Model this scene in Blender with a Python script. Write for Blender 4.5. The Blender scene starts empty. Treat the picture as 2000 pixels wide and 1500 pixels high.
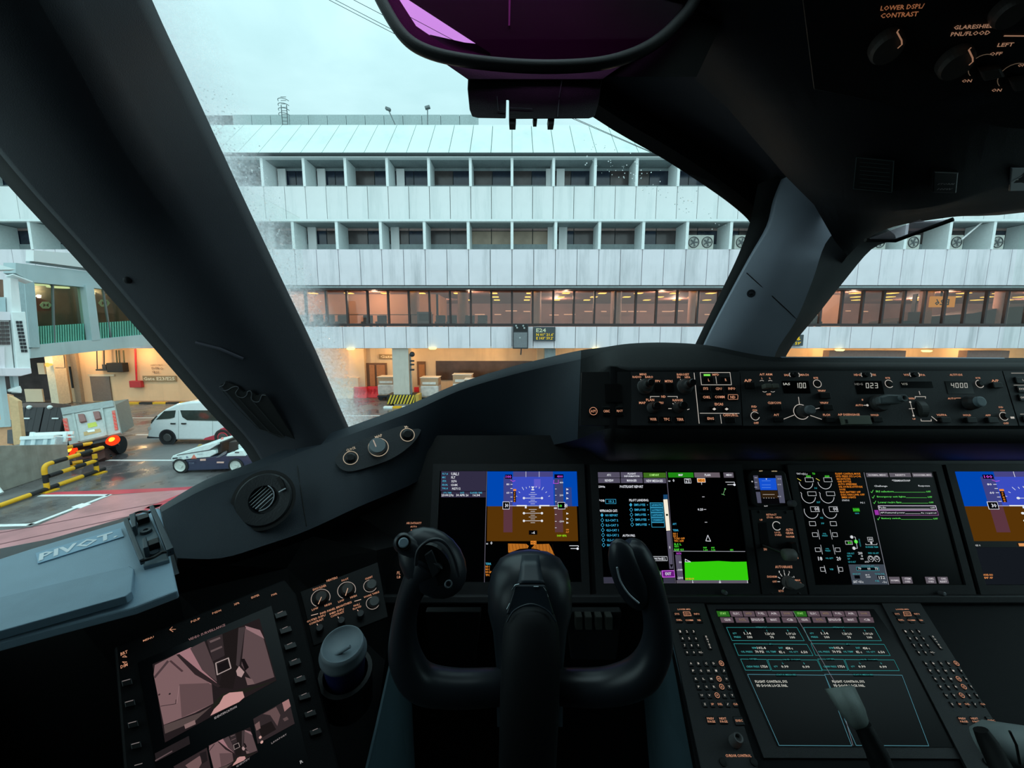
import bpy, bmesh, math, random
from mathutils import Vector as V, Matrix
from mathutils.bvhtree import BVHTree
R = math.radians
random.seed(7)
sc = bpy.context.scene
C = sc.collection
# ------------------------------------------------ camera
EYE = V((0, 0, 5.5)); PITCH = R(7.5); FP = 760.0
cd = bpy.data.cameras.new('camera'); cam = bpy.data.objects.new('camera', cd); C.objects.link(cam)
cam.location = EYE; cam.rotation_euler = (R(90) - PITCH, 0, 0)
cd.sensor_width = 36; cd.lens = FP / 2000 * 36; cd.clip_start = .02; cd.clip_end = 600
sc.camera = cam
sc.view_settings.view_transform = 'Standard'; sc.view_settings.look = 'None'
sc.view_settings.gamma = 1; sc.view_settings.use_curve_mapping = False
sc.view_settings.exposure = 0.0
sc.cycles.use_denoising = True
sc.cycles.max_bounces = 7; sc.cycles.transparent_max_bounces = 16
sc.cycles.sample_clamp_indirect = 4.0

def lin(c):
    return tuple(((x / 255) / 12.92 if x / 255 <= .04045 else ((x / 255 + .055) / 1.055) ** 2.4) for x in c[:3]) + (1,)

# ------------------------------------------------ sky: overcast, brighter towards the zenith
w = bpy.data.worlds.new('sky'); sc.world = w; w.use_nodes = True
nt = w.node_tree; nt.nodes.clear()
def N(t, typ, **k):
    n = t.nodes.new(typ)
    for a, b in k.items():
        if a == 'i':
            for x, y in b.items(): n.inputs[x].default_value = y
        else: setattr(n, a, b)
    return n
tc = N(nt, 'ShaderNodeTexCoord'); sx = N(nt, 'ShaderNodeSeparateXYZ')
ns = N(nt, 'ShaderNodeTexNoise', i={'Scale': 2.6, 'Detail': 5, 'Roughness': .5, 'Distortion': .4})
mp = N(nt, 'ShaderNodeMapping'); mp.inputs['Scale'].default_value = (1, 1, 2.6)
cr_ = N(nt, 'ShaderNodeValToRGB')
cr_.color_ramp.elements[0].position = .36; cr_.color_ramp.elements[0].color = lin((188, 228, 234))
cr_.color_ramp.elements[1].position = .66; cr_.color_ramp.elements[1].color = lin((212, 250, 255))
mr = N(nt, 'ShaderNodeMapRange', i={'From Min': .35, 'From Max': 1.0, 'To Min': 1.0, 'To Max': 1.9})
bg = N(nt, 'ShaderNodeBackground'); vm = N(nt, 'ShaderNodeVectorMath', operation='SCALE'); ow = N(nt, 'ShaderNodeOutputWorld')
L = nt.links.new
L(tc.outputs['Generated'], mp.inputs[0]); L(mp.outputs[0], ns.inputs['Vector']); L(ns.outputs[0], cr_.inputs[0])
L(tc.outputs['Generated'], sx.inputs[0]); L(sx.outputs[2], mr.inputs[0])
L(cr_.outputs[0], vm.inputs[0]); L(mr.outputs[0], vm.inputs['Scale']); L(vm.outputs[0], bg.inputs[0]); L(bg.outputs[0], ow.inputs[0])
bg.inputs[1].default_value = 1.0
# soft sun added high behind the aircraft to brighten the facade
sd = bpy.data.lights.new('sun', 'SUN'); so = bpy.data.objects.new('sun', sd); C.objects.link(so)
sd.energy = .85; sd.angle = R(120); sd.color = (.86, .98, 1.0); so.rotation_euler = (R(48), 0, R(-12)); so.location = (0, -5, 40)

# ------------------------------------------------ geometry helpers
RGT = V((1, 0, 0)); FWD = V((0, math.cos(PITCH), -math.sin(PITCH))); UPV = V((0, math.sin(PITCH), math.cos(PITCH)))
def ray(px, py): return RGT * ((px - 1000) / FP) + FWD + UPV * ((750 - py) / FP)
def W(px, py, Z): return EYE + ray(px, py) * Z            # pixel + distance along the optical axis
def A(px, py, Y): d = ray(px, py); return EYE + d * (Y / d.y)   # on the upright plane y = Y
def G(px, py, z=0.0): d = ray(px, py); return EYE + d * ((z - EYE.z) / d.z)
def zp(py, Y): return A(1000, py, Y).z
def pr(p):
    q = p - EYE; z = q.dot(FWD); return 1000 + q.dot(RGT) / z * FP, 750 - q.dot(UPV) / z * FP
ORG = {}
class MB:
    def __init__(s): s.v = []; s.f = []; s.m = []; s.s = []
    def add(s, vs, fs, m=0, sm=False):
        b = len(s.v); s.v += [V(x) for x in vs]
        for f in fs: s.f.append([b + i for i in f]); s.m.append(m); s.s.append(sm)
        return s
    def poly(s, pts, m=0): return s.add(pts, [list(range(len(pts)))], m)
    def prism(s, pts, vec, m=0):
        n = len(pts); pts = [V(p) for p in pts]; vec = V(vec)
        return s.add(pts + [p + vec for p in pts], [list(range(n))[::-1], list(range(n, 2 * n))] + [[i, (i + 1) % n, n + (i + 1) % n, n + i] for i in range(n)], m)
    def box(s, c, d, m=0, rot=None):
        c = V(c); vs = []
        for z in (-.5, .5):
            for x, y in ((-.5, -.5), (.5, -.5), (.5, .5), (-.5, .5)):
                p = V((x * d[0], y * d[1], z * d[2]))
                vs.append(c + (rot @ p if rot else p))
        return s.add(vs, [[3, 2, 1, 0], [4, 5, 6, 7], [0, 1, 5, 4], [1, 2, 6, 5], [2, 3, 7, 6], [3, 0, 4, 7]], m)
    def bb(s, a, b, m=0):
        a = V(a); b = V(b); return s.box((a + b) / 2, [abs(x) for x in (b - a)], m)
    def grid(s, rows, m=0, sm=True, closed=False):
        n = len(rows[0]); fs = []
        for i in range(len(rows) - 1):
            for j in range(n if closed else n - 1):
                k = (j + 1) % n; fs.append([i * n + j, i * n + k, (i + 1) * n + k, (i + 1) * n + j])
        return s.add([p for r in rows for p in r], fs, m, sm)
    def tube(s, path, r, seg=8, m=0, flat=None):
        path = [V(p) for p in path]; n = len(path); rs = r if isinstance(r, (list, tuple)) else [r] * n
        t0 = (path[1] - path[0]).normalized(); a = V((0, 0, 1)) if abs(t0.z) < .9 else V((1, 0, 0))
        x = t0.cross(a).normalized(); rows = []
        for i, p in enumerate(path):
            t = (path[min(i + 1, n - 1)] - path[max(i - 1, 0)]).normalized()
            x = (x - t * x.dot(t)).normalized(); y = t.cross(x)
            fx, fy = flat[i] if flat else (1, 1)
            rows.append([p + (x * math.cos(2 * math.pi * k / seg) * fx + y * math.sin(2 * math.pi * k / seg) * fy) * rs[i] for k in range(seg)])
        s.grid(rows, m, True, True); b = len(s.v)
        s.v += [v.copy() for v in rows[0]] + [v.copy() for v in rows[-1]]
        s.f += [list(range(b, b + seg))[::-1], list(range(b + seg, b + 2 * seg))]; s.m += [m, m]; s.s += [False, False]
        return s
    def lathe(s, o, ax, prof, seg=16, m=0, sm=False, xd=None):
        o = V(o); ax = V(ax).normalized(); a = V((0, 0, 1)) if abs(ax.z) < .9 else V((1, 0, 0))
        x = (V(xd) - ax * V(xd).dot(ax)).normalized() if xd else ax.cross(a).normalized(); y = ax.cross(x)
        rows = [[o + ax * h + (x * math.cos(2 * math.pi * k / seg) + y * math.sin(2 * math.pi * k / seg)) * max(r, 1e-5) for k in range(seg)] for r, h in prof]
        return s.grid(rows, m, sm, True)
    def ball(s, c, rad, m=0, seg=12, rg=7):
        rx, ry, rz = rad if isinstance(rad, (tuple, list)) else (rad,) * 3
        rows = [[V(c) + V((rx * math.sin(a) * math.cos(b), ry * math.sin(a) * math.sin(b), rz * math.cos(a))) for b in [2 * math.pi * k / seg for k in range(seg)]] for a in [max(1e-3, math.pi * i / rg) for i in range(rg + 1)]]
        return s.grid(rows, m, True, True)
    def mesh(s, name, mats, org=V((0, 0, 0)), fix=True):
        me = bpy.data.meshes.new(name); me.from_pydata([tuple(v - org) for v in s.v], [], s.f)
        for q in (mats if isinstance(mats, (list, tuple)) else [mats]): me.materials.append(q)
        me.polygons.foreach_set('material_index', s.m); me.polygons.foreach_set('use_smooth', s.s); me.update()
        if fix:
            bm = bmesh.new(); bm.from_mesh(me); bmesh.ops.recalc_face_normals(bm, faces=bm.faces); bm.to_mesh(me); bm.free()
        return me
    def build(s, name, mats, parent=None, local=False, bevel=0, solid=0, sub=0, fix=True, org=None, **tg):
        if parent is not None:
            o0 = V((0, 0, 0)) if local else ORG[parent.name]
        else:
            if org is None:
                xs = [v.x for v in s.v]; ys = [v.y for v in s.v]; zs = [v.z for v in s.v]
                org = V(((min(xs) + max(xs)) / 2, (min(ys) + max(ys)) / 2, min(zs)))
            o0 = V(org)
        o = bpy.data.objects.new(name, s.mesh(name, mats, o0, fix)); C.objects.link(o)
        if parent is not None: o.parent = parent; ORG[o.name] = ORG[parent.name]
        else: o.location = o0; ORG[o.name] = o0
        if sub: md = o.modifiers.new('sub', 'SUBSURF'); md.levels = md.render_levels = sub
        if solid: md = o.modifiers.new('solid', 'SOLIDIFY'); md.thickness = abs(solid); md.offset = 1 if solid > 0 else -1
        if bevel: md = o.modifiers.new('bevel', 'BEVEL'); md.width = bevel; md.segments = 2; md.limit_method = 'ANGLE'; md.angle_limit = R(40)
        for k, x in tg.items(): o[k] = x
        return o
def thing(name, label, cat, loc=(0, 0, 0), rz=0, group=None):
    o = bpy.data.objects.new(name, None); C.objects.link(o); o.location = loc; o.rotation_euler = (0, 0, rz); o.empty_display_size = .1
    ORG[o.name] = V(loc); o['label'] = label; o['category'] = cat
    if group: o['group'] = group
    return o
def struct(mb, name, mat, **k):
    return mb.build(name, mat, kind='structure', **k)
def dup(root, loc, label=None, rz=None):
    r = root.copy(); C.objects.link(r); r.location = loc
    if rz is not None: r.rotation_euler = (0, 0, rz)
    if label: r['label'] = label
    for ch in list(root.children):
        c = ch.copy(); C.objects.link(c); c.parent = r
        for g in ch.children:
            d = g.copy(); C.objects.link(d); d.parent = c
    return r
def crs(pts, n=4):
    pts = [tuple(p) for p in pts]; out = []
    for i in range(len(pts) - 1):
        p0 = pts[max(i - 1, 0)]; p1 = pts[i]; p2 = pts[i + 1]; p3 = pts[min(i + 2, len(pts) - 1)]
        for k in range(n):
            t = k / n
            out.append(tuple(.5 * ((2 * b) + (-a + c) * t + (2 * a - 5 * b + 4 * c - d) * t * t + (-a + 3 * b - 3 * c + d) * t ** 3) for a, b, c, d in zip(p0, p1, p2, p3)))
    out.append(pts[-1]); return out

# ------------------------------------------------ materials (all procedural)
_mc = {}
def mat(name, col, rough=.6, metal=0, var=.08, sc_=8.0, bump=0.0, spec=.5, stain=None, coat=0, lin_=False):
    if name in _mc: return _mc[name]
    m = bpy.data.materials.new(name); m.use_nodes = True; t = m.node_tree; b = t.nodes['Principled BSDF']
    c = col if lin_ else lin(col)
    tcn = N(t, 'ShaderNodeTexCoord'); no = N(t, 'ShaderNodeTexNoise', i={'Scale': sc_, 'Detail': 4})
    t.links.new(tcn.outputs['Object'], no.inputs['Vector'])
    rp = N(t, 'ShaderNodeMapRange', i={'To Min': 1 - var, 'To Max': 1 + var, 'From Min': .3, 'From Max': .7})
    sv = N(t, 'ShaderNodeVectorMath', operation='SCALE'); sv.inputs[0].default_value = c[:3]
    t.links.new(no.outputs[0], rp.inputs[0]); t.links.new(rp.outputs[0], sv.inputs['Scale'])
    out = sv.outputs[0]
    if stain:   # vertical streaks: (colour, amount, xy scale)
        mp = N(t, 'ShaderNodeMapping'); mp.inputs['Scale'].default_value = (stain[2], stain[2], stain[2] * .09)
        n2 = N(t, 'ShaderNodeTexNoise', i={'Scale': 1.0, 'Detail': 6, 'Roughness': .7})
        geo = N(t, 'ShaderNodeNewGeometry')
        t.links.new(geo.outputs['Position'], mp.inputs[0]); t.links.new(mp.outputs[0], n2.inputs['Vector'])
        m2 = N(t, 'ShaderNodeMapRange', i={'From Min': .5, 'From Max': .75, 'To Min': 0, 'To Max': stain[1]})
        mx = N(t, 'ShaderNodeMix', data_type='RGBA'); t.links.new(n2.outputs[0], m2.inputs[0]); t.links.new(m2.outputs[0], mx.inputs[0])
        t.links.new(out, mx.inputs[6]); mx.inputs[7].default_value = lin(stain[0]); out = mx.outputs[2]
    t.links.new(out, b.inputs['Base Color'])
    b.inputs['Roughness'].default_value = rough; b.inputs['Metallic'].default_value = metal
    b.inputs['Specular IOR Level'].default_value = spec; b.inputs['Coat Weight'].default_value = coat
    if bump:
        bn = N(t, 'ShaderNodeBump', i={'Strength': bump, 'Distance': .002}); n3 = N(t, 'ShaderNodeTexNoise', i={'Scale': sc_ * 40, 'Detail': 2})
        t.links.new(tcn.outputs['Object'], n3.inputs['Vector']); t.links.new(n3.outputs[0], bn.inputs['Height']); t.links.new(bn.outputs[0], b.inputs['Normal'])
    _mc[name] = m; return m
def em(col, s=1.0, name=None):
    k = name or 'glow_%d_%d_%d_%d' % (*col[:3], int(s * 100))
    if k in _mc: return _mc[k]
    m = bpy.data.materials.new(k); m.use_nodes = True; t = m.node_tree; t.nodes.clear()
    e = N(t, 'ShaderNodeEmission'); e.inputs[0].default_value = lin(col); e.inputs[1].default_value = s
    o = N(t, 'ShaderNodeOutputMaterial'); t.links.new(e.outputs[0], o.inputs[0]); _mc[k] = m; return m
def glass(name, tint, refl=.06, rough=.02, rain=None):
    m = bpy.data.materials.new(name); m.use_nodes = True; t = m.node_tree; t.nodes.clear()
    tr = N(t, 'ShaderNodeBsdfTransparent'); tr.inputs[0].default_value = tuple(tint) + (1,)
    gl = N(t, 'ShaderNodeBsdfGlossy', i={'Roughness': rough}); lw = N(t, 'ShaderNodeLayerWeight', i={'Blend': .5}); fr = N(t, 'ShaderNodeMath', operation='POWER'); fr.inputs[1].default_value = 5
    t.links.new(lw.outputs['Facing'], fr.inputs[0]); mu = N(t, 'ShaderNodeMath', operation='MULTIPLY_ADD', use_clamp=True); mu.inputs[1].default_value = .6; mu.inputs[2].default_value = refl
    mx = N(t, 'ShaderNodeMixShader'); o = N(t, 'ShaderNodeOutputMaterial')
    t.links.new(fr.outputs[0], mu.inputs[0]); t.links.new(mu.outputs[0], mx.inputs[0]); t.links.new(tr.outputs[0], mx.inputs[1]); t.links.new(gl.outputs[0], mx.inputs[2])
    out = mx.outputs[0]
    if rain: out = rain(t, out)
    t.links.new(out, o.inputs[0]); return m

# ------------------------------------------------ working planes: panels and screens drawn in their own plane
class Pl:
    """plane through three points given as (px, py, Z); n faces the viewer"""
    def __init__(s, o, a, b, ortho=True, crop=None, world=False):
        o, a, b = (o, a, b) if world else (W(*o), W(*a), W(*b))
        s.o = o; s.u = (a - o).normalized(); s.v = (b - o).normalized()
        s.n = s.u.cross(s.v).normalized()
        if s.n.dot(EYE - o) < 0: s.n = -s.n
        if ortho:
            s.v = (s.v - s.u * s.v.dot(s.u)).normalized()
        s.crop = crop or (0, 0, 1)
    def c(s, x0, y0, k): q = Pl.__new__(Pl); q.__dict__.update(s.__dict__); q.crop = (x0, y0, k); return q
    def lift(s, h): q = Pl.__new__(Pl); q.__dict__.update(s.__dict__); q.o = s.o + s.n * h; return q
    def px(s, x, y): return s.crop[0] + x / s.crop[2], s.crop[1] + y / s.crop[2]
    def at(s, x, y, h=0):
        d = ray(*s.px(x, y)); t = (s.o - EYE).dot(s.n) / d.dot(s.n); return EYE + d * t + s.n * h
    def k(s, x, y):   # metres per crop pixel along u and along v at this place
        p = s.at(x, y); a = pr(p); e = .002
        b = pr(p + s.u * e); c = pr(p + s.v * e)
        return e / math.hypot(b[0] - a[0], b[1] - a[1]) / s.crop[2], e / math.hypot(c[0] - a[0], c[1] - a[1]) / s.crop[2]
    def loc(s, p): # solve in the (possibly sheared) frame
        q = p - s.o; uv = s.u.dot(s.v); a = q.dot(s.u); b = q.dot(s.v); dt = 1 - uv * uv
        return (a - uv * b) / dt, (b - uv * a) / dt
    def P(s, a, b, h=0): return s.o + s.u * a + s.v * b + s.n * h
    # drawing (always slightly proud of the plane)
    def line(s, mb, pts, wd, m=0, h=.0004):
        for (x0, y0), (x1, y1) in zip(pts[:-1], pts[1:]):
            a = s.at(x0, y0, h); b = s.at(x1, y1, h); ku, kv = s.k((x0 + x1) / 2, (y0 + y1) / 2)
            d = (b - a).normalized(); q = d.cross(s.n) * wd * (ku + kv) / 4; e = d * wd * (ku + kv) / 8
            mb.poly([a - e - q, b + e - q, b + e + q, a - e + q], m)
    def rect(s, mb, x0, y0, x1, y1, m=0, h=.0003, th=0):
        a = s.loc(s.at(x0, y0)); b = s.loc(s.at(x1, y1))
        pts = [s.P(a[0], a[1], h), s.P(b[0], a[1], h), s.P(b[0], b[1], h), s.P(a[0], b[1], h)]
        if th: mb.prism(pts, s.n * th, m)
        else: mb.poly(pts, m)
    def quad(s, mb, pts, m=0, h=.0003, th=0):
        q = [s.at(x, y, h) for x, y in pts]
        if th: mb.prism(q, s.n * th, m)
        else: mb.poly(q, m)
    def frame(s, mb, x0, y0, x1, y1, wd, m=0, h=.0005):
        a = s.loc(s.at(x0, y0)); b = s.loc(s.at(x1, y1)); ku, kv = s.k((x0 + x1) / 2, (y0 + y1) / 2); t = wd * (ku + kv) / 4
        q = [(a[0], a[1]), (b[0], a[1]), (b[0], b[1]), (a[0], b[1])]
        for i in range(4):
            p0, p1 = V(q[i]), V(q[(i + 1) % 4]); d = (p1 - p0).normalized(); e = V((d.y, -d.x)) * t; d = d * t
            mb.poly([s.P(*(p0 - d - e), h), s.P(*(p1 + d - e), h), s.P(*(p1 + d + e), h), s.P(*(p0 - d + e), h)], m)
    def arc(s, mb, x, y, r, wd, a0=0, a1=360, m=0, h=.0005, n=None):
        c = s.loc(s.at(x, y)); ku, kv = s.k(x, y); kk = (ku + kv) / 2; r0 = (r - wd / 2) * kk; r1 = (r + wd / 2) * kk; n = n or max(8, int(abs(a1 - a0) / 15))
        A_ = [R(a0 + (a1 - a0) * i / n) for i in range(n + 1)]
        rows = [[s.P(c[0] + math.cos(t) * q, c[1] + math.sin(t) * q, h) for t in A_] for q in (r0, r1)]
        mb.grid(rows, m, False)
    def disc(s, mb, x, y, r, m=0, h=.0004, th=0, n=16):
        c = s.loc(s.at(x, y)); ku, kv = s.k(x, y)
        q = [s.P(c[0] + math.cos(2 * math.pi * i / n) * r * ku, c[1] + math.sin(2 * math.pi * i / n) * r * ku, h) for i in range(n)]
        if th: mb.prism(q, s.n * th, m)
        else: mb.poly(q, m)
    def knob(s, mb, x, y, prof, seg=20, m=0, sm=False):   # prof: (radius in crop px, height in m)
        ku, kv = s.k(x, y); mb.lathe(s.at(x, y), s.n, [(r * (ku + kv) / 2, h) for r, h in prof] + [(0, prof[-1][1])], seg, m, sm)
    def text(s, mb, t, x, y, wd, ht, m=0, h=.0006, flip=False):
        vs, fs = glyphs(t); c = s.loc(s.at(x, y)); ku, kv = s.k(x, y); q = -1 if flip else 1
        mb.add([s.P(c[0] + a * wd * ku * q, c[1] + b * ht * kv, h) for a, b in vs], fs, m)
_gc = {}
def glyphs(t):
    if t in _gc: return _gc[t]
    cu = bpy.data.curves.new('t', 'FONT'); cu.body = t; cu.resolution_u = 1; cu.size = 1; cu.fill_mode = 'FRONT' if hasattr(cu, 'fill_mode') else cu.fill_mode
    cu.offset = .018
    ob = bpy.data.objects.new('t', cu); C.objects.link(ob)
    me = bpy.data.meshes.new_from_object(ob, depsgraph=bpy.context.evaluated_depsgraph_get())
    vs = [(v.co.x, v.co.y) for v in me.vertices]; fs = [list(p.vertices) for p in me.polygons]
    bpy.data.objects.remove(ob); bpy.data.curves.remove(cu); bpy.data.meshes.remove(me)
    x0 = min(a for a, b in vs); x1 = max(a for a, b in vs); y0 = min(b for a, b in vs); y1 = max(b for a, b in vs)
    W_ = max(x1 - x0, 1e-4); H_ = max(y1 - y0, 1e-4)
    _gc[t] = ([((a - (x0 + x1) / 2) / W_, (b - (y0 + y1) / 2) / H_) for a, b in vs], fs); return _gc[t]
# ================================================ OUTSIDE: apron, terminal, vehicles
M_panel = mat('painted_panel', (238, 232, 238), .55, var=.05, sc_=.7, stain=((120, 130, 134), .5, .9), spec=.3)
M_panelb = mat('upper_panel', (238, 238, 238), .55, var=.04, sc_=.5, stain=((170, 184, 184), .45, .8), spec=.3)
M_roof = mat('roof_sheet', (216, 232, 228), .5, var=.05, sc_=.4, stain=((150, 165, 165), .3, .5), spec=.3)
M_white = mat('white_paint', (240, 248, 248), .5, var=.04)
M_joint = mat('joint_dark', (62, 72, 74), .8)
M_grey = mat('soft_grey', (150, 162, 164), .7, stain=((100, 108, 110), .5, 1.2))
M_conc = mat('concrete', (150, 150, 142), .8, var=.15, sc_=3, stain=((96, 92, 84), .5, 1.5), bump=.3)
M_peach = mat('cream_wall', (232, 208, 178), .8, var=.05, sc_=1.0, stain=((170, 140, 110), .4, .8))
M_dark = mat('dark_metal', (42, 44, 50), .5)
M_black = mat('black_rubber', (24, 24, 26), .6)
M_mull = mat('bronze_frame', (62, 50, 50), .5)
M_door = mat('brown_door', (120, 106, 98), .6)
M_tint = glass('tinted_glass', (.80, .73, .69), .07)
M_navy = mat('dark_window', (34, 44, 62), .12, var=.5, sc_=1.2, spec=.7)
M_brown = mat('brown_window', (74, 66, 66), .15, var=.4, sc_=1.0, spec=.6)
M_beige = mat('blind_window', (168, 148, 128), .4, var=.25, sc_=.8)
M_pink = mat('pink_transom', (190, 160, 154), .4, var=.1)
M_yel = mat('safety_yellow', (240, 180, 30), .45, var=.06)
M_yel2 = mat('yellow_stripe', (226, 196, 60), .5)
M_red = mat('barrier_red', (222, 40, 50), .45)
M_rail = mat('rail_grey', (110, 120, 122), .5)
M_pole = mat('pale_column', (204, 196, 184), .7, var=.05, sc_=2, stain=((140, 130, 118), .5, 2))

# ---- ground
mb = MB(); mb.bb((-90, -30, -.4), (110, 90, 0))
def asphalt():
    m = mat('wet_asphalt', (104, 104, 108), .35, var=.15, sc_=.5); t = m.node_tree; b = t.nodes['Principled BSDF']
    g = N(t, 'ShaderNodeNewGeometry'); n = N(t, 'ShaderNodeTexNoise', i={'Scale': .35, 'Detail': 6, 'Roughness': .65}); r = N(t, 'ShaderNodeMapRange', i={'From Min': .42, 'From Max': .6, 'To Min': .12, 'To Max': .62})
    t.links.new(g.outputs[0], n.inputs['Vector']); t.links.new(n.outputs[0], r.inputs[0]); t.links.new(r.outputs[0], b.inputs['Roughness'])
    mx = N(t, 'ShaderNodeMix', data_type='RGBA'); r2 = N(t, 'ShaderNodeMapRange', i={'From Min': .42, 'From Max': .58})
    mx.inputs[6].default_value = lin((84, 80, 82)); mx.inputs[7].default_value = lin((116, 114, 114)); t.links.new(n.outputs[0], r2.inputs[0]); t.links.new(r2.outputs[0], mx.inputs[0]); t.links.new(mx.outputs[2], b.inputs['Base Color'])
    return m
apron = struct(mb, 'apron', asphalt(), org=(0, 0, 0))
M_paint = mat('road_white', (225, 228, 228), .5, var=.08)
M_redp = mat('road_red', (196, 60, 78), .4, var=.25, sc_=1.2)
M_pinkp = mat('road_pink', (190, 130, 134), .35, var=.18, sc_=1.0, stain=((120, 80, 84), .5, 1))
def strip(name, pts, mt, z=.004, **k):
    m_ = MB(); m_.prism([G(x, y, 0) + V((0, 0, z * .3)) for x, y in pts], (0, 0, z), 0); return m_.build(name, mt, **k)
mk = thing('road_marking', 'white and red lines painted on the wet apron below the side window', 'road marking', G(150, 1000))
def wl(pts, wd, mt=M_paint, name='line', z=.006):
    m_ = MB(); g = [G(*p) for p in pts]
    for a, b in zip(g[:-1], g[1:]):
        d = (b - a).normalized(); q = V((-d.y, d.x, 0)) * wd / 2; a = a - d * wd * .4; b = b + d * wd * .4
        m_.prism([a - q, b - q, b + q, a + q], (0, 0, z))
    m_.build(name, mt, mk)
wl([(80, 968), (210, 967)], .14); wl([(-60, 1028), (60, 1025), (212, 967)], .14)
wl([(225, 816), (600, 816)], .12); wl([(268, 849), (300, 849)], .12); wl([(190, 899), (345, 899)], .14)
wl([(520, 812), (1000, 812)], .16); wl([(600, 835), (900, 835)], .14)
m_ = MB(); m_.prism([G(x, y) for x, y in [(-400, 1160), (-60, 1040), (62, 1031), (216, 968), (420, 950), (560, 950), (560, 1300), (-400, 1300)]], (0, 0, .003)); m_.build('painted_area', M_pinkp, mk)
m_ = MB(); m_.prism([G(x, y) for x, y in [(110, 961), (330, 953), (420, 948), (420, 953), (216, 966), (82, 966)]], (0, 0, .0035)); m_.build('painted_area', M_redp, mk)
for a, b in [((-100, 1060), (420, 962)), ((-100, 1085), (440, 968)), ((-100, 1112), (440, 985)), ((-100, 1140), (440, 1005)), ((0, 1145), (440, 1030))]:
    wl([a, b], .05, mat('groove_dark', (110, 66, 72), .6), 'groove', .008)
wl([(180, 1080), (300, 990), (400, 950)], .35, M_redp, 'curve', .007)

# ---- main terminal facade
BAY = 3.13; K0, K1 = -15, 20; YF, YA = 29.0, 31.1
tb = thing('terminal_building', 'long white panelled terminal with three window levels behind the apron', 'building', (0, YF, 0))
X0, X1 = K0 * BAY, K1 * BAY
def rowpanels(y0, y1, Y, th, mt, name='wall_panel', lean=None, step=BAY / 2, xs=None):
    za, zb = zp(y1, Y), zp(y0, lean or Y); src = None
    for i in range(int(round((X1 - X0) / step))):
        x = X0 + i * step; g = .022
        if src is None:
            m_ = MB(); yl = (lean or Y) - Y
            m_.prism([V((x + g, Y, za)), V((x + step - g, Y, za)), V((x + step - g, Y + yl, zb)), V((x + g, Y + yl, zb))], (0, th, 0))
            src = m_.build(name, mt, tb)
        else:
            o = src.copy(); o.location = (x - X0, 0, 0); C.objects.link(o)
def slab(y0, Y0, y1, Y1, z0, z1, mt, name, par=None):
    m_ = MB(); m_.bb((X0, Y0, z0), (X1, Y1, z1)); return m_.build(name, mt, par or tb)
zc = {k: zp(*v) for k, v in dict(a0=(364, YA), a1=(428, YA), b0=(433, YF), c1=(487, YF), c2=(556, YF), g0=(565, YF), g1=(634, YF), f0=(638, YF), f1=(680, YF), a2=(309, YA), a3=(302, YA)).items()}
rowpanels(364, 429, YA, .12, M_panelb); rowpanels(487, 557, YF, .12, M_panel); rowpanels(638, 680, YF, .12, M_panel)
rowpanels(244, 298, YA - .3, .12, M_roof, 'roof_panel', lean=YA + 3.2)
# joint backing behind the panels, slabs and lintels
slab(0, YA + .13, 0, YA + .3, zp(429, YA) - .2, zc['a0'], M_joint, 'panel_backing'); slab(0, YF + .13, 0, YF + .3, zc['c2'] - .05, zc['c1'] - .02, M_joint, 'panel_backing')
slab(0, YF + .13, 0, YF + .3, zc['f1'], zc['f0'], M_joint, 'panel_backing')
m_ = MB(); m_.prism([V((X0, YA - .1, zp(298, YA - .1))), V((X0, YA + 3.5, zp(244, YA + 3.5) - .1)), V((X0, YA + 5, zp(244, YA + 3.5) - .1)), V((X0, YA + .6, zp(298, YA - .1) - .1))], (X1 - X0, 0, 0)); m_.build('roof_backing', M_joint, tb)
slab(0, YA - .35, 0, YA + .4, zp(302.5, YA - .3), zp(298.5, YA - .3), M_joint, 'gutter')
slab(0, YA - .1, 0, YA + .3, zp(309, YA), zp(303.5, YA), M_white, 'lintel'); slab(0, YF - .1, 0, YF + .3, zp(433, YF), zp(428.5, YF), M_white, 'lintel')
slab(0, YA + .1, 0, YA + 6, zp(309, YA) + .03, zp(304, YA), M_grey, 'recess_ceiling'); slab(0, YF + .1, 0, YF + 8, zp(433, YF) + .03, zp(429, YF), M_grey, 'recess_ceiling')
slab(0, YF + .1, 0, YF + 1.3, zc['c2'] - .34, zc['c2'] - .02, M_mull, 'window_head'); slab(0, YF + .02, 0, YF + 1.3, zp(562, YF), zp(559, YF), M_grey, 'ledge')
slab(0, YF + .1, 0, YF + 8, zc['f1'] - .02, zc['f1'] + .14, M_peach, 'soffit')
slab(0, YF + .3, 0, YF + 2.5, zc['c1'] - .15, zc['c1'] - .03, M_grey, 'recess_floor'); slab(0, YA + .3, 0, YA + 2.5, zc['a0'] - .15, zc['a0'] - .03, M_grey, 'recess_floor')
slab(0, 36.5, 0, 37, zc['c1'], zp(302, YA), M_grey, 'rear_wall')
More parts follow.
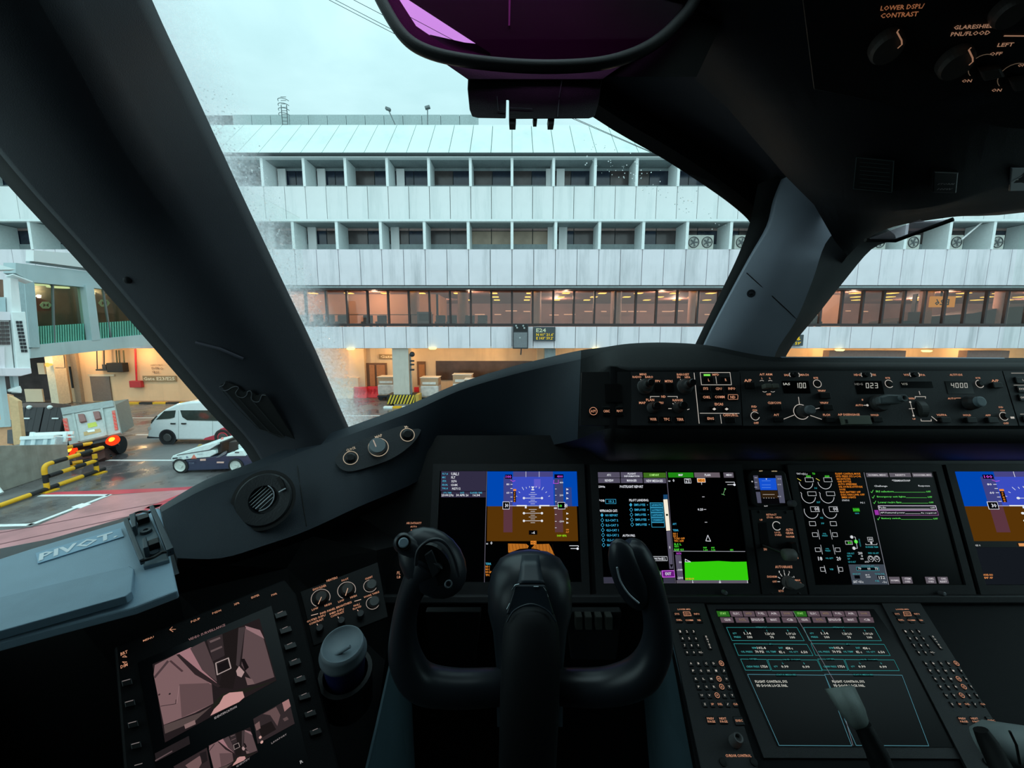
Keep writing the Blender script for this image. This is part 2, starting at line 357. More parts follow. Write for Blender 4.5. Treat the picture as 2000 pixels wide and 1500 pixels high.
# fins, panes
def copies(src, n, dx, skip=()):
    for i in range(1, n):
        if i in skip: continue
        o = src.copy(); o.location = (dx * i, 0, 0); C.objects.link(o)
nb = K1 - K0
for Y, z0, z1 in ((YA, zc['a0'], zp(309, YA)), (YF, zc['c1'], zp(433, YF))):
    m_ = MB(); m_.bb((X0 - .1, Y - .05, z0), (X0 + .1, Y + 1.75, z1)); f = m_.build('fin', M_white, tb); copies(f, nb + 1, BAY)
def band(Y, z0, z1, mts, name, half=True, y_th=.05, inset=.03):
    for j in range(nb * 2):
        mt = mts(j)
        if mt is None: continue
        x = X0 + j * BAY / 2; key = (name, mt.name, Y)
        if key not in _bc:
            m_ = MB(); m_.bb((inset, 0, z0), (BAY / 2 - inset, y_th, z1)); me = m_.mesh(name, mt, V((0, 0, 0))); _bc[key] = me
        o = bpy.data.objects.new(name, _bc[key]); C.objects.link(o); o.parent = tb; o.location = V((x, Y, 0)) - ORG[tb.name]
_bc = {}
rnd = random.Random(3)
pat = {}
def aw(j):
    k = j // 2 + K0
    if k in (0, -1, 1): return M_brown if rnd.random() < .8 else M_navy
    return M_navy if rnd.random() < .75 else M_brown
def bw(j):
    k = j // 2 + K0
    if k in (-1, 0, -2): return M_beige if k > -2 else M_brown
    return M_brown if rnd.random() < .6 else M_navy
# recess back walls with windows standing in them
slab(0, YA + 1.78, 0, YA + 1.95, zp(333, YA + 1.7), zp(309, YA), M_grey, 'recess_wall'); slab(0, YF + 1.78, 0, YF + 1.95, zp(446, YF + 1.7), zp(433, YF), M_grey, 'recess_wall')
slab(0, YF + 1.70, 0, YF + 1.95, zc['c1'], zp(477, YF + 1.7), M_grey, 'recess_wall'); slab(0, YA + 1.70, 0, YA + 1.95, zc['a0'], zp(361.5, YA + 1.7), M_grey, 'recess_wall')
band(YA + 1.8, zp(361.5, YA + 1.8), zp(333, YA + 1.8), aw, 'window_pane'); band(YF + 1.8, zp(477, YF + 1.8), zp(452, YF + 1.8), bw, 'window_pane')
band(YF + 1.8, zp(450.5, YF + 1.8), zp(445.5, YF + 1.8), lambda j: M_pink, 'transom_pane')
slab(0, YF + 1.9, 0, YF + 2.0, zc['c1'], zp(433, YF), M_joint, 'window_backing'); slab(0, YA + 1.9, 0, YA + 2.0, zc['a0'], zp(309, YA), M_joint, 'window_backing')
for k in (-5, -3, 0.78, -6, 1.05):   # white service panels standing in some of the recesses
    m_ = MB(); x = k * BAY + .25; m_.bb((x, YF + 1.55, zc['c1']), (x + .62, YF + 1.7, zp(443, YF + 1.7))); m_.build('service_panel', M_panelb, tb)
    m_ = MB(); m_.bb((x, YA + 1.55, zc['a0']), (x + .62, YA + 1.7, zp(331, YA + 1.7))); m_.build('service_panel', M_panelb, tb)
# glazed concourse level: mullions and tinted panes
YG = YF + 1.1
m_ = MB(); m_.bb((X0 - .07, YG - .1, zp(633, YG)), (X0 + .07, YG + .12, zp(563, YG))); ml = m_.build('mullion', M_mull, tb); copies(ml, nb * 2 + 1, BAY / 2)
band(YG, zp(633, YG), zp(564, YG), lambda j: M_tint, 'glass_pane', y_th=.02, inset=.05)
slab(0, YG - .15, 0, YG + .2, zp(637, YG), zp(632, YG), M_mull, 'window_sill')
zfl, zce = zp(638, YG) - .1, zp(561, YG)
M_ceil = mat('concourse_ceiling', (150, 110, 96), .7); M_wallw = mat('concourse_wall', (222, 172, 136), .8, var=.15, sc_=.4); M_wallp = mat('concourse_back', (168, 132, 124), .8, var=.25, sc_=.3)
M_carpet = mat('concourse_carpet', (110, 84, 78), .8)
slab(0, YG + .2, 0, 47, zfl - .2, zfl, M_carpet, 'concourse_floor'); slab(0, YG + .2, 0, 47, zce, zce + .1, M_ceil, 'concourse_ceiling')
slab(0, 46.8, 0, 47, zfl, zce, M_wallp, 'concourse_wall')
m_ = MB(); m_.bb((X0, 35.5, zfl), (-6.6, 35.7, zce)); m_.bb((-6.8, 35.5, zfl), (-6.6, 40, zce)); m_.build('partition_wall', M_wallw, tb)
m_ = MB(); m_.bb((21, 36, zfl), (30, 36.3, zce)); m_.build('partition_wall', M_wallw, tb)
cols = MB()
for x in (-7.8, -3.9, 1.9, 8.3, 14.5, 20.6, 33, 39):
    m_ = MB(); m_.lathe((x, 31.6, zfl), (0, 0, 1), [(.42, 0), (.42, zce - zfl)], 16, 0, True); m_.build('concourse_column', mat('column_buff', (196, 150, 128), .6), tb)
# ceiling lights: rows running away from the glass
lm = em((255, 206, 96), 3.2, 'ceiling_light_glow'); lsrc = None; n_l = 0
for xi in range(-14, 19):
    for yi in range(4):
        x = 1.55 + BAY * xi; y = 30.9 + 3.5 * yi
        if x < -6.6 and yi > 1: continue
        if n_l == 0:
            m_ = MB(); m_.bb((-.3, -.35, -.02), (.3, .35, .02)); 
            lsrc = m_.build('ceiling_light', lm, None, org=(0, 0, 0)); lsrc.location = (x, y, zce - .03); lsrc['category'] = 'ceiling light'
            lsrc['group'] = 'concourse ceiling lights'; lsrc['label'] = 'square yellow ceiling light in rows inside the glazed concourse'
        else:
            o = lsrc.copy(); o.location = (x, y, zce - .03); C.objects.link(o)
        n_l += 1
def lamp(x, y, z, e, col, r=.1, typ='POINT', name='lamp'):
    ld = bpy.data.lights.new(name, typ); lo = bpy.data.objects.new(name, ld); ld.energy = e; ld.color = col
    if typ == 'POINT': ld.shadow_soft_size = r
    lo.location = (x, y, z); C.objects.link(lo); return lo
for x in range(-36, 60, 8): lamp(x + .5, 33.2, zce - .5, 300, (1, .80, .66), .12)
for x in range(-32, 60, 12): lamp(x + .5, 40, zce - .6, 480, (1, .80, .68), .12)
# thin lit strips far inside the hall
for i in range(26):
    x = -4 + i * 1.7 + rnd.uniform(-.5, .5); z = zp(rnd.choice([608, 609, 615, 616]), 44)
    m_ = MB(); m_.bb((x, 44, z), (x + rnd.uniform(.5, 1.3), 44.1, z + .09)); o = m_.build('light_strip', em((255, 200, 160), 1.1), None)
    o['label'] = 'short pink strip light glowing far inside the concourse'; o['category'] = 'strip light'; o['group'] = 'strip lights at the back of the concourse'
# inside: railing, seats, kiosk, gate desk
def setl(o, label, cat, group=None):
    o['label'] = label; o['category'] = cat
    if group: o['group'] = group
    return o
rl = thing('concourse_railing', 'thin dark handrail inside the left end of the glazed concourse', 'railing', (-12, 31.2, zfl))
m_ = MB(); m_.tube([V((-18.5, 31.2, zfl + 1.05)), V((-6.2, 31.2, zfl + 1.05))], .03); m_.build('handrail', M_mull, rl)
for x in (-18, -15.4, -12.9, -10.4, -8, -6.3):
    m_ = MB(); m_.bb((x - .03, 31.17, zfl), (x + .03, 31.23, zfl + 1.05)); m_.build('post', M_mull, rl)
M_seat = mat('seat_dark', (52, 44, 48), .6)
seats = [(-17.2, 0), (-16.3, 0), (-15.2, 0), (-14.3, 0), (-13.3, 0), (-11.3, 1), (-10.2, 1), (-5.6, 1), (-4.7, 1), (-3.3, 1), (-2.3, 0), (22.5, 0), (23.6, 0)]
st = None
for x, q in seats:
    lo_ = V((x, 30.7, zfl))
    if st is None:
        st = thing('waiting_seat', 'dark padded waiting seat seen through the concourse glass', 'seat', lo_, 0, 'waiting seats behind the concourse glass')
        m_ = MB(); m_.bb((-.38, -.3, .35), (.38, .3, .5)); m_.build('seat', M_seat, st, local=True, bevel=.04)
        m_ = MB(); m_.bb((-.38, .2, .5), (.38, .34, 1.0)); m_.build('backrest', M_seat, st, local=True, bevel=.05)
        for sx_ in (-.3, .3): m_ = MB(); m_.bb((sx_ - .03, -.25, 0), (sx_ + .03, .25, .35)); m_.build('leg', M_mull, st, local=True)
    else: dup(st, lo_)
p = A(828, 615, 30.6); kt = thing('info_kiosk', 'dark upright kiosk behind the concourse glass left of the pale column', 'kiosk', (p.x, 30.8, zfl))
m_ = MB(); m_.bb((p.x - .55, 30.6, zfl), (p.x + .55, 31, zfl + 1.25)); m_.build('body', mat('kiosk_grey', (90, 92, 98), .5), kt, bevel=.03)
m_ = MB(); m_.bb((p.x - .4, 30.57, zfl + .55), (p.x + .4, 30.6, zfl + 1.1)); m_.build('screen', M_black, kt)
# E26 gate sign seen from behind, dark jet bridge shape reflected beyond: the reflected shape built as a dark solid
Pg = Pl((1837, 589, 33), (1900, 589, 33), (1837, 500, 33)); Pg = Pl(A(1837, 589, 31), A(1900, 589, 31), A(1837, 500, 31), world=True).c(1500, 400, 4)
gs = thing('gate_sign', 'yellow E26 gate sign hanging inside the glass, reading backwards', 'sign', A(1837, 600, 31))
m_ = MB(); Pg.rect(m_, 1270, 715, 1455, 800, 0, -.05, .06); m_.build('board', em((236, 168, 60), .95), gs)
m_ = MB(); Pg.text(m_, 'E26', 1358, 760, 112, 50, 0, .02, flip=True); m_.build('lettering', M_black, gs)
m_ = MB(); a = Pg.at(1360, 715); m_.bb((a.x - .05, 31.02, a.z), (a.x + .05, 31.1, zce)); m_.build('hanger', M_mull, gs)
m_ = MB(); a0 = [A(*q) for q in [(1752, 634, 31.5), (1752, 628, 31.5), (1790, 620, 31.5), (1900, 612, 31.5), (1955, 601, 31.5), (2020, 597, 31.5), (2060, 597, 31.5), (2060, 634, 31.5)]]
m_.prism(a0, (0, 2.5, 0)); setl(m_.build('bridge_reflection', mat('bridge_reflection_brown', (84, 70, 68), .7)), 'long dark sloping shape of a jet bridge reflected in the glass right of the E26 sign', 'reflection')
m_ = MB(); q0 = A(1772, 627, 30.9); q1 = A(1800, 609, 30.9); m_.bb((q0.x, 30.9, q0.z), (q1.x, 31.4, q1.z)); setl(m_.build('gate_desk', mat('desk_brown', (104, 74, 66), .6), bevel=.03), 'brown boxy gate desk inside the glass below left of the E26 sign', 'desk')
m_ = MB(); q0 = A(1786, 609, 31.0); q1 = A(1793, 574, 31.0); m_.bb((q0.x, 31.0, q0.z), (q1.x, 31.3, q1.z)); setl(m_.build('dark_pillar', M_mull), 'thin dark pillar rising behind the brown gate desk', 'pillar')
# ---- wall lamps along the soffit edge
for i, (x, y) in enumerate([(845, 680), (1164, 681), (685, 681), (1810, 685), (1440, 682), (1640, 683)]):
    p = A(x, y, YF - .05); m_ = MB(); m_.lathe((p.x, p.y, p.z), (0, 0, -1), [(.02, -.06), (.28, -.04), (.3, .03), (.2, .1)], 16, 0, True)
    setl(m_.build('soffit_lamp', em((255, 236, 150), 2.0), None), ['round yellow lamp on the soffit edge right of the white column', 'round yellow lamp on the soffit right of the docking sign', 'small bright lamp on the soffit edge beside the windshield post', 'tiny white lamp on the soffit below the gate E26 sign', 'round lamp on the soffit behind the glareshield hump', 'round lamp on the soffit right of the centre post'][i], 'lamp')
for x in range(-34, 44, 4): lamp(x + .3, 31.0 + (x % 3) * .6, zc['f1'] - .35, 105, (1, .62, .28), .12)
# ---- ground floor wall
YW = 33.6
gf = thing('ground_floor_wall', 'cream ground floor wall with doorways under the terminal soffit', 'wall', (0, YW, 0))
def gbox(x0, y0, x1, y1, Y, th, name, mt, par=gf, **k):
    a = A(x0, y0, Y); b = A(x1, y1, Y); m_ = MB(); m_.bb((a.x, Y, a.z), (b.x, Y + th, b.z)); return m_.build(name, mt, par, **k)
m_ = MB(); m_.bb((X0, YW, 0), (X1, YW + .4, zc['f1'])); m_.build('wall_face', M_peach, gf)
gbox(715, 709, 757, 760, YW - .12, .12, 'door_frame', mat('bronze_door', (116, 84, 62), .5)); gbox(721, 713, 733, 760, YW - .2, .1, 'door_leaf', mat('amber_glass', (176, 122, 80), .3)); gbox(735, 713, 753, 760, YW - .2, .1, 'door_leaf', mat('amber_glass', (176, 122, 80), .3))
gbox(814, 706, 832, 752, YW - .12, .12, 'door_frame', mat('bronze_door', (116, 84, 62), .5)); gbox(818, 712, 830, 752, YW - .2, .1, 'door_leaf', mat('amber_glass', (176, 122, 80), .3))
gbox(851, 705, 1040, 742, YW - .1, .1, 'window_pane', mat('dim_window', (76, 60, 52), .2, var=.4, sc_=.8)); gbox(1085, 703, 1200, 742, YW - .1, .1, 'window_pane', mat('dim_window', (76, 60, 52), .2))
gbox(680, 681, 714, 760, YW - .5, .5, 'wall_pier', M_peach); gbox(1049, 681, 1062, 760, YW - 1.5, .8, 'wall_pier', M_peach); gbox(1064, 681, 1084, 760, YF + .6, .8, 'concrete_pier', M_grey)
for x0, x1 in ((1620, 1760), (1890, 1960)): gbox(x0, 685, x1, 760, YF + .8, .6, 'concrete_pier', mat('pier_mauve', (150, 124, 116), .7))
gbox(560, 738, 700, 760, YW - .9, .9, 'plinth', M_peach)
def board(name, x0, y0, x1, y1, Y, mt, label, txt, tm, th=.06, par=None):
    t_ = thing(name, label, 'sign', A((x0 + x1) / 2, y1, Y)); P_ = Pl(A(x0, y1, Y), A(x1, y1, Y), A(x0, y0, Y), world=True)
    m_ = MB(); P_.rect(m_, x0, y0, x1, y1, 0, -th, th); m_.build('board', mt, t_)
    m_ = MB()
    for s_, x, y, wd, ht in txt: P_.text(m_, s_, x, y, wd, ht, 0, .01)
    m_.build('lettering', tm, t_); return t_, P_
M_sign = mat('sign_tan', (150, 126, 92), .6); M_let = mat('letter_cream', (240, 226, 200), .5)
board('gate_name_sign', 740, 692, 790, 701, YW - .15, M_sign, 'tan Gate E24 wall sign partly behind the white column', [('Gate E24', 766, 696.5, 46, 5.5)], M_let)
# ---- docking guidance box and E24 display on the fascia
dk = thing('docking_display', 'black docking guidance cabinet with grey lower screen on the fascia', 'display', A(1016, 680, YF - .6))
Pd = Pl(A(1001, 680, YF - .6), A(1031, 680, YF - .6), A(1001, 632, YF - .6), world=True).c(950, 540, 4)
m_ = MB(); Pd.rect(m_, 206, 368, 326, 565, 0, -.35, .35); m_.build('cabinet', M_dark, dk, bevel=.02)
m_ = MB(); Pd.rect(m_, 214, 437, 318, 556, 0, .005, .01); m_.build('screen', mat('display_grey', (120, 124, 128), .4), dk)
m_ = MB(); Pd.rect(m_, 216, 374, 318, 428, 0, .005, .01); m_.build('lamp_panel', M_black, dk)
m_ = MB(); [Pd.disc(m_, x, y, 7, 0, .02) for x, y in ((232, 385), (240, 400), (288, 385), (296, 402), (262, 478))]; m_.build('lens', mat('lens_pale', (170, 176, 176), .3), dk)
m_ = MB(); m_.tube([A(1018, 681, YF - .5), A(1017, 693, YF - .5)], .05); m_.build('sensor_stem', M_dark, dk)
m_ = MB(); m_.bb(A(1004, 645, YF - .3), A(1028, 670, YF - .3) + V((0, .35, 0))); m_.build('bracket', M_dark, dk)
es = thing('stand_number_sign', 'dark stand sign reading E24 with yellow coordinates below', 'sign', A(1063, 667, YF - .25))
Pe = Pl(A(1042, 666, YF - .25), A(1085, 666, YF - .25), A(1042, 638, YF - .25), world=True).c(950, 540, 4)
m_ = MB(); Pe.rect(m_, 370, 394, 538, 505, 0, -.2, .2); m_.build('board', mat('board_slate', (66, 74, 78), .5), es, bevel=.01)
m_ = MB(); Pe.text(m_, 'E24', 427, 420, 76, 30, 0, .01); m_.build('stand_number', mat('letter_pale', (226, 226, 190), .5), es)
m_ = MB(); Pe.text(m_, "N 01\u00b0 21.6'", 457, 454, 134, 22, 0, .01); Pe.text(m_, "E 103\u00b0 59.2'", 455, 482, 130, 22, 0, .01); m_.build('coordinates', em((250, 220, 40), .9), es)
es2 = thing('stand_number_sign', 'dark stand sign with yellow figures half hidden by the centre post', 'sign', A(1560, 676, YF - .25))
Pe2 = Pl(A(1535, 676, YF - .25), A(1567, 676, YF - .25), A(1535, 655, YF - .25), world=True).c(1500, 400, 4)
m_ = MB(); Pe2.rect(m_, 110, 1015, 272, 1102, 0, -.2, .2); m_.build('board', mat('board_slate', (66, 74, 78), .5), es2)
m_ = MB(); Pe2.text(m_, 'E26', 200, 1045, 110, 28, 0, .01); Pe2.text(m_, "103\u00b0 59'", 195, 1082, 120, 24, 0, .01); m_.build('lettering', em((250, 220, 40), .9), es2)
# ---- rooftop: parapet, ladder cage, floodlights
rp_ = thing('roof_parapet', 'grey low panelled parapet above the sloping roof at left', 'parapet', A(700, 243, 36)); za, zb = zp(246, 36), zp(224, 36)
xs = [A(455, 240, 36).x + i * 1.62 for i in range(15)]
for x in xs[:-1]:
    if x > A(916, 240, 36).x: break
    m_ = MB(); m_.bb((x + .02, 36, za), (x + 1.6, 36.2, zb)); m_.build('parapet_panel', mat('parapet_grey', (176, 194, 194), .7, stain=((130, 144, 144), .4, .6)), rp_)
m_ = MB(); m_.bb((-46, 36.1, za), (A(455, 240, 36).x, 36.3, zb)); m_.bb((A(455, 240, 36).x, 36.12, za), (A(916, 240, 36).x, 36.18, zb - .03)); m_.build('backing', M_joint, rp_)
ld_ = thing('roof_ladder', 'thin caged steel ladder standing up from the roof edge', 'ladder', A(557, 243, 34.6))
p = A(557, 243, 34.6); top = A(557, 205, 34.6).z
for dx in (-.22, .22):
    m_ = MB(); m_.tube([p + V((dx, 0, -.4)), V((p.x + dx, p.y, top))], .035, 6); m_.build('rail', M_rail, ld_)
for i in range(9):
    m_ = MB(); z = p.z + i * .26; m_.tube([V((p.x - .22, p.y, z)), V((p.x + .22, p.y, z))], .022, 5); m_.build('rung', M_rail, ld_)
for i in range(4):
    m_ = MB(); z = p.z + .7 + i * .36; m_.tube([V((p.x + .42 * math.cos(a), p.y - .42 * abs(math.sin(a)), z)) for a in [math.pi * j / 8 for j in range(9)]], .025, 5); m_.build('cage_hoop', M_rail, ld_)
for q, (a, b) in enumerate([((773, 239), (758, 213)), ((835, 241), (835, 210))]):
    fl_ = thing('roof_floodlight', ['small floodlight on a slanting pole at the roof edge', 'small lamp on an upright pole at the roof edge'][q], 'floodlight', A(*a, 34.6))
    m_ = MB(); m_.tube([A(*a, 34.6) - V((0, 0, .3)), A(*b, 34.6)], .045, 6); m_.build('pole', M_rail, fl_)
    m_ = MB(); c_ = A(*b, 34.6); m_.box(c_, (.42, .3, .2), 0, Matrix.Rotation(R(20 - 35 * q), 3, 'Y')); m_.build('lamp_head', M_rail, fl_, bevel=.04)
# ---- overhead cables across the sky
for i, (y0, y1) in enumerate([(-22, 296), (-40, 283), (-14, 312), (-52, 290)]):
    m_ = MB(); a = A(600 + i * 14, y0, 20); b = A(1290 + i * 20, y1 + 10, 20); mid = (a + b) / 2 - V((0, 0, .25)); m_.tube([V(q) for q in crs([a, mid, b], 6)], .012, 5)
    setl(m_.build('overhead_cable', M_dark), ['third thin cable from the top crossing the sky', 'second thin cable from the top crossing the sky', 'lowest thin cable crossing the sky toward the roof', 'topmost thin cable crossing the sky'][i], 'cable', 'cables across the sky')
# ---- condenser units standing in the second row recesses
M_ac = mat('condenser_case', (206, 208, 200), .5)
def condenser(px, fans=1, label=''):
    p = A(px, 487, YF + .75); t_ = thing('air_conditioner', label, 'air conditioner', p); s_ = .95; w_ = .98 * fans
    m_ = MB(); m_.bb((-w_ / 2, 0, 0), (w_ / 2, .45, 1.02)); m_.build('case', M_ac, t_, local=True, bevel=.03)
    for k in range(fans):
        cx = (k - (fans - 1) / 2) * .98; m_ = MB(); m_.lathe((cx, -.005, .5), (0, -1, 0), [(.4, -.1), (.4, .03), (.35, .03), (.35, -.02), (0, -.02)], 20); m_.build('fan_shroud', M_dark, t_, local=True)
        m_ = MB()
        for b_ in range(5): m_.box((cx + .16 * math.cos(b_ * 1.257), -.04, .5 + .16 * math.sin(b_ * 1.257)), (.26, .02, .1), 0, Matrix.Rotation(-b_ * 1.257, 3, 'Y'))
        m_.lathe((cx, -.03, .5), (0, -1, 0), [(.07, 0), (.07, .04), (0, .04)], 10); m_.build('fan', mat('fan_grey', (90, 96, 98), .5), t_, local=True)
        m_ = MB(); m_.lathe((cx, -.05, .5), (0, -1, 0), [(.28, 0), (.295, .005), (.28, .01)], 20); m_.box((cx, -.05, .5), (.76, .01, .012)); m_.box((cx, -.05, .5), (.012, .01, .76)); m_.build('guard', mat('guard_grey', (130, 134, 134), .5), t_, local=True)
    return t_
condenser(1367, 2, 'twin-fan condenser in the recess just left of the centre post'); condenser(1460, 2, 'twin-fan condenser cut by the windshield edge at the centre post')
condenser(1782, 1, 'single-fan condenser leftmost in the right windshield'); condenser(1866, 1, 'single-fan condenser with a pipe across it in the right windshield'); condenser(1946, 1, 'single-fan condenser nearest the right edge of the photo'); condenser(1716, 1, 'single-fan condenser half behind the header at the right windshield')
m_ = MB(); m_.tube([A(1878, 468, YF + .3), A(1918, 434, YF + .3)], .06, 8); setl(m_.build('drain_pipe', M_panelb), 'slanting pale pipe in the recess beside a condenser', 'pipe')
for k in (7, 8, 9):
    m_ = MB(); x = k * BAY + .5; m_.bb((x, YF + 1.45, zp(451, YF + 1.5)), (x + .9, YF + 1.5, zp(446, YF + 1.5)))
    setl(m_.build('window_blind', em((246, 150, 120), .9)), ['orange lit blind behind the leftmost single-fan condenser', 'orange lit blind beside the slanting drain pipe', 'orange lit blind above the condenser nearest the right edge'][k - 7], 'blind', 'lit blinds behind the condensers')
# ---- column with hazard striped base, guide post
cp = thing('striped_column', 'square pale column with yellow and black hazard base in front of the doors', 'column', A(784, 792, YF - .1) * 1)
b0 = G(784, 792); Yc = b0.y; a = A(769, 770, Yc); b = A(797, 680, Yc)
m_ = MB(); m_.bb((a.x, Yc, 0), (b.x, Yc + 1.0, zc['f1'] + .2)); m_.build('shaft', M_pole, cp)
a = A(757, 790, Yc); b = A(811, 771, Yc - .12); hb = a.z; ht = b.z
m_ = MB(); m_.bb((a.x, Yc - .12, 0.12), (b.x, Yc + 1.15, ht)); m_.build('base', M_black, cp, bevel=.03)
n = 9; wd = (b.x - a.x) / n
for i in range(n):
    x = a.x + i * wd; m_ = MB(); sl = .3; m_.prism([V((x, Yc - .14, .14)), V((x + wd * .5, Yc - .14, .14)), V((min(x + wd * .5 + sl, b.x), Yc - .14, ht - .02)), V((min(x + sl, b.x - .01), Yc - .14, ht - .02))], (0, .03, 0)); m_.build('stripe', M_yel2, cp)
m_ = MB(); m_.bb((b.x, Yc - .1, .2), (b.x + .25, Yc + .9, ht)); m_.build('side_pad', mat('pad_ochre', (196, 160, 70), .6), cp)
kb = thing('kerb_island', 'low white and yellow kerb around the striped column base', 'kerb', G(790, 797))
for i, (x0, x1) in enumerate(((750, 768), (768, 786), (786, 806), (806, 824))):
    a = G(x0, 797); b = G(x1, 797); m_ = MB(); m_.bb((a.x, a.y - .15, 0), (b.x - .02, a.y + .15, .13)); m_.build('kerb_stone', M_yel if i % 2 else M_white, kb)
gp = thing('camera_post', 'thin dark post with camera head beside the white column', 'post', G(799, 790)); p = G(806, 790) + V((0, -.3, 0))
m_ = MB(); m_.tube([p, V((p.x, p.y, A(799, 692, p.y).z))], .06, 8); m_.build('post', M_rail, gp)
m_ = MB(); q = A(805, 692, p.y); m_.ball(q, .2); m_.build('head', M_dark, gp)
for y in (705, 712, 722): m_ = MB(); q = A(805, y, p.y); m_.box(q, (.3, .2, .12)); m_.build('bracket', M_dark, gp, bevel=.01)
# ---- barriers
def barrier(px0, px1, py, Yv, mt, label, h=.95):
    a = A(px0, py, Yv); b = A(px1, py, Yv); L_ = b.x - a.x; t_ = thing('plastic_barrier', label, 'barrier', ((a.x + b.x) / 2, Yv, 0), 0, None)
    m_ = MB(); m_.prism([V((-L_ / 2, -.28, 0)), V((-L_ / 2, -.12, h * .5)), V((-L_ / 2, -.08, h)), V((-L_ / 2, .08, h)), V((-L_ / 2, .12, h * .5)), V((-L_ / 2, .28, 0))], (L_, 0, 0)); m_.build('shell', mt, t_, local=True, bevel=.03)
    for i in range(3):
        x = -L_ / 2 + L_ * (i + 1) / 4; m_ = MB(); m_.box((x, -.15, h * .5), (.12, .06, h * .6)); m_.build('rib', mt, t_, local=True, bevel=.02)
    return t_
Yb = G(720, 777).y
barrier(693, 718, 777, Yb, M_red, 'red plastic barrier beside the cream barriers at the doorway'); barrier(719, 746, 775, Yb + .3, M_red, 'red plastic barrier touching the wrapped cart left of the column')
barrier(660, 692, 779, Yb - .2, mat('barrier_cream', (236, 222, 196), .5), 'cream plastic barrier left of the red ones, next to the windshield post'); barrier(628, 659, 780, Yb - .3, mat('barrier_cream', (236, 222, 196), .5), 'cream plastic barrier partly behind the windshield post')
barrier(809, 818, 757, 32.6, M_red, 'small piece of red barrier right of the white column'); barrier(884, 890, 760, 32.4, M_red, 'narrow red barrier end between two wrapped carts')
# ---- wrapped cargo carts
M_film = mat('plastic_film', (214, 206, 200), .25, var=.15, sc_=4, spec=.8); M_crate = mat('crate_tan', (196, 160, 128), .6); M_label = mat('paper_white', (232, 228, 222), .6)
def cart(px, py, Yv, wd, ht, label, wrap=True):
    p = A(px, py, Yv); t_ = thing('cargo_cart', label, 'cart', (p.x, Yv, 0))
    m_ = MB(); m_.bb((-wd / 2, -.7, .3), (wd / 2, .7, .42)); m_.build('deck', M_dark, t_, local=True)
    m_ = MB(); m_.bb((-wd / 2 + .05, -.62, .42), (wd / 2 - .05, .62, .42 + ht)); m_.build('crate', M_crate, t_, local=True, bevel=.04)
    if wrap: m_ = MB(); m_.bb((-wd / 2 + .02, -.66, .46), (wd / 2 - .02, .66, .42 + ht * .62)); m_.build('film', M_film, t_, local=True, bevel=.12)
    m_ = MB(); m_.bb((-wd * .35, -.69, .42 + ht * .68), (wd * .35, -.64, .42 + ht * .8)); m_.build('label', M_label, t_, local=True)
    m_ = MB(); m_.bb((-wd / 2, -.66, .42 + ht), (wd / 2, .66, .46 + ht)); m_.build('lid', M_label, t_, local=True, bevel=.01)
    for x in (-wd * .35, wd * .35):
        for y in (-.55, .55): m_ = MB(); m_.lathe((x, y - .06, .2), (0, 1, 0), [(0, 0), (.2, 0), (.2, .12), (0, .12)], 14); m_.build('wheel', M_black, t_, local=True)
    return t_
cart(760, 770, 32.0, 1.5, 1.5, 'tan crate on a cart partly hidden left of the white column'); cart(842, 765, 31.0, 1.5, 1.55, 'film-wrapped crate on a cart right of the white column')
cart(905, 765, 31.4, 1.6, 1.75, 'tall cream crate on a cart, third from the column'); cart(928, 765, 30.2, 1.6, 1.5, 'pale crate with white notice standing in front of the tall cream crate'); cart(973, 765, 31.0, 1.7, 1.75, 'cream crate on a cart nearest the glareshield edge'); cart(1015, 765, 31.4, 1.5, 1.6, 'cream crate mostly hidden by the glareshield, rightmost')
# ================================================ LEFT SIDE: wing of the terminal, vehicles, railings
M_wing = mat('wing_blue_grey', (186, 206, 210), .6, var=.05, sc_=.8, stain=((140, 156, 160), .4, 1.0))
wg = thing('terminal_wing', 'blue-grey wing with a green fritted window band beyond the left side window', 'building', W(180, 700, 24) * 1)
Pw = Pl(W(60, 650, 20), W(300, 650, 27), W(60, 600, 20), world=True)
Pc = Pw.c(0, 500, 7.5)
def wq(pts, name, mt, h=0, th=.25, par=wg, P_=Pc, **k):
    m_ = MB(); q = [P_.at(x, y, h) for x, y in pts]; m_.prism(q, -P_.n * th); return m_.build(name, mt, par, **k)
wq([(450, -85), (2350, 60), (2350, 320), (450, 75)], 'upper_parapet', M_panelb, .15, .4)
wq([(450, 75), (2350, 325), (2350, 355), (450, 100)], 'parapet_shadow_gap', M_grey, -.05, .2)
wq([(230, 100), (2350, 350), (2350, 560), (480, 385), (230, 250)], 'beam', M_wing, .0, .6)
wq([(430, 1360), (560, 1300), (2350, 1130), (2350, 1290), (430, 1500)], 'lower_beam', M_wing, .05, .8)
wq([(1230, 425), (1350, 430), (1455, 1225), (1330, 1240)], 'pier', M_wing, .08, .5)
wq([(310, 340), (470, 385), (560, 1340), (400, 1340)], 'corrugated_panel', mat('corrugated_grey', (150, 168, 172), .5), .1, .3)
for i in range(11):
    x = 318 + i * 14; m_ = MB(); m_.tube([Pc.at(x, 350 + i * 4, .12), Pc.at(x + 85, 1340, .12)], .03, 4); m_.build('corrugation', M_wing, wg)
M_wg = glass('wing_glass', (.62, .72, .64), .06)
for q in ([(470, 385), (835, 405), (860, 1280), (555, 1310)], [(835, 405), (1240, 425), (1330, 1240), (860, 1280)], [(1350, 430), (1560, 445), (1680, 1210), (1455, 1225)], [(1560, 445), (2100, 480), (2200, 1170), (1680, 1210)]):
    wq(q, 'window_pane', M_wg, -.25, .03)
wq([(825, 405), (845, 405), (870, 1280), (850, 1280)], 'mullion', M_rail, -.2, .1)
wq([(1550, 445), (1568, 445), (1690, 1210), (1672, 1210)], 'mullion', M_rail, -.2, .1)
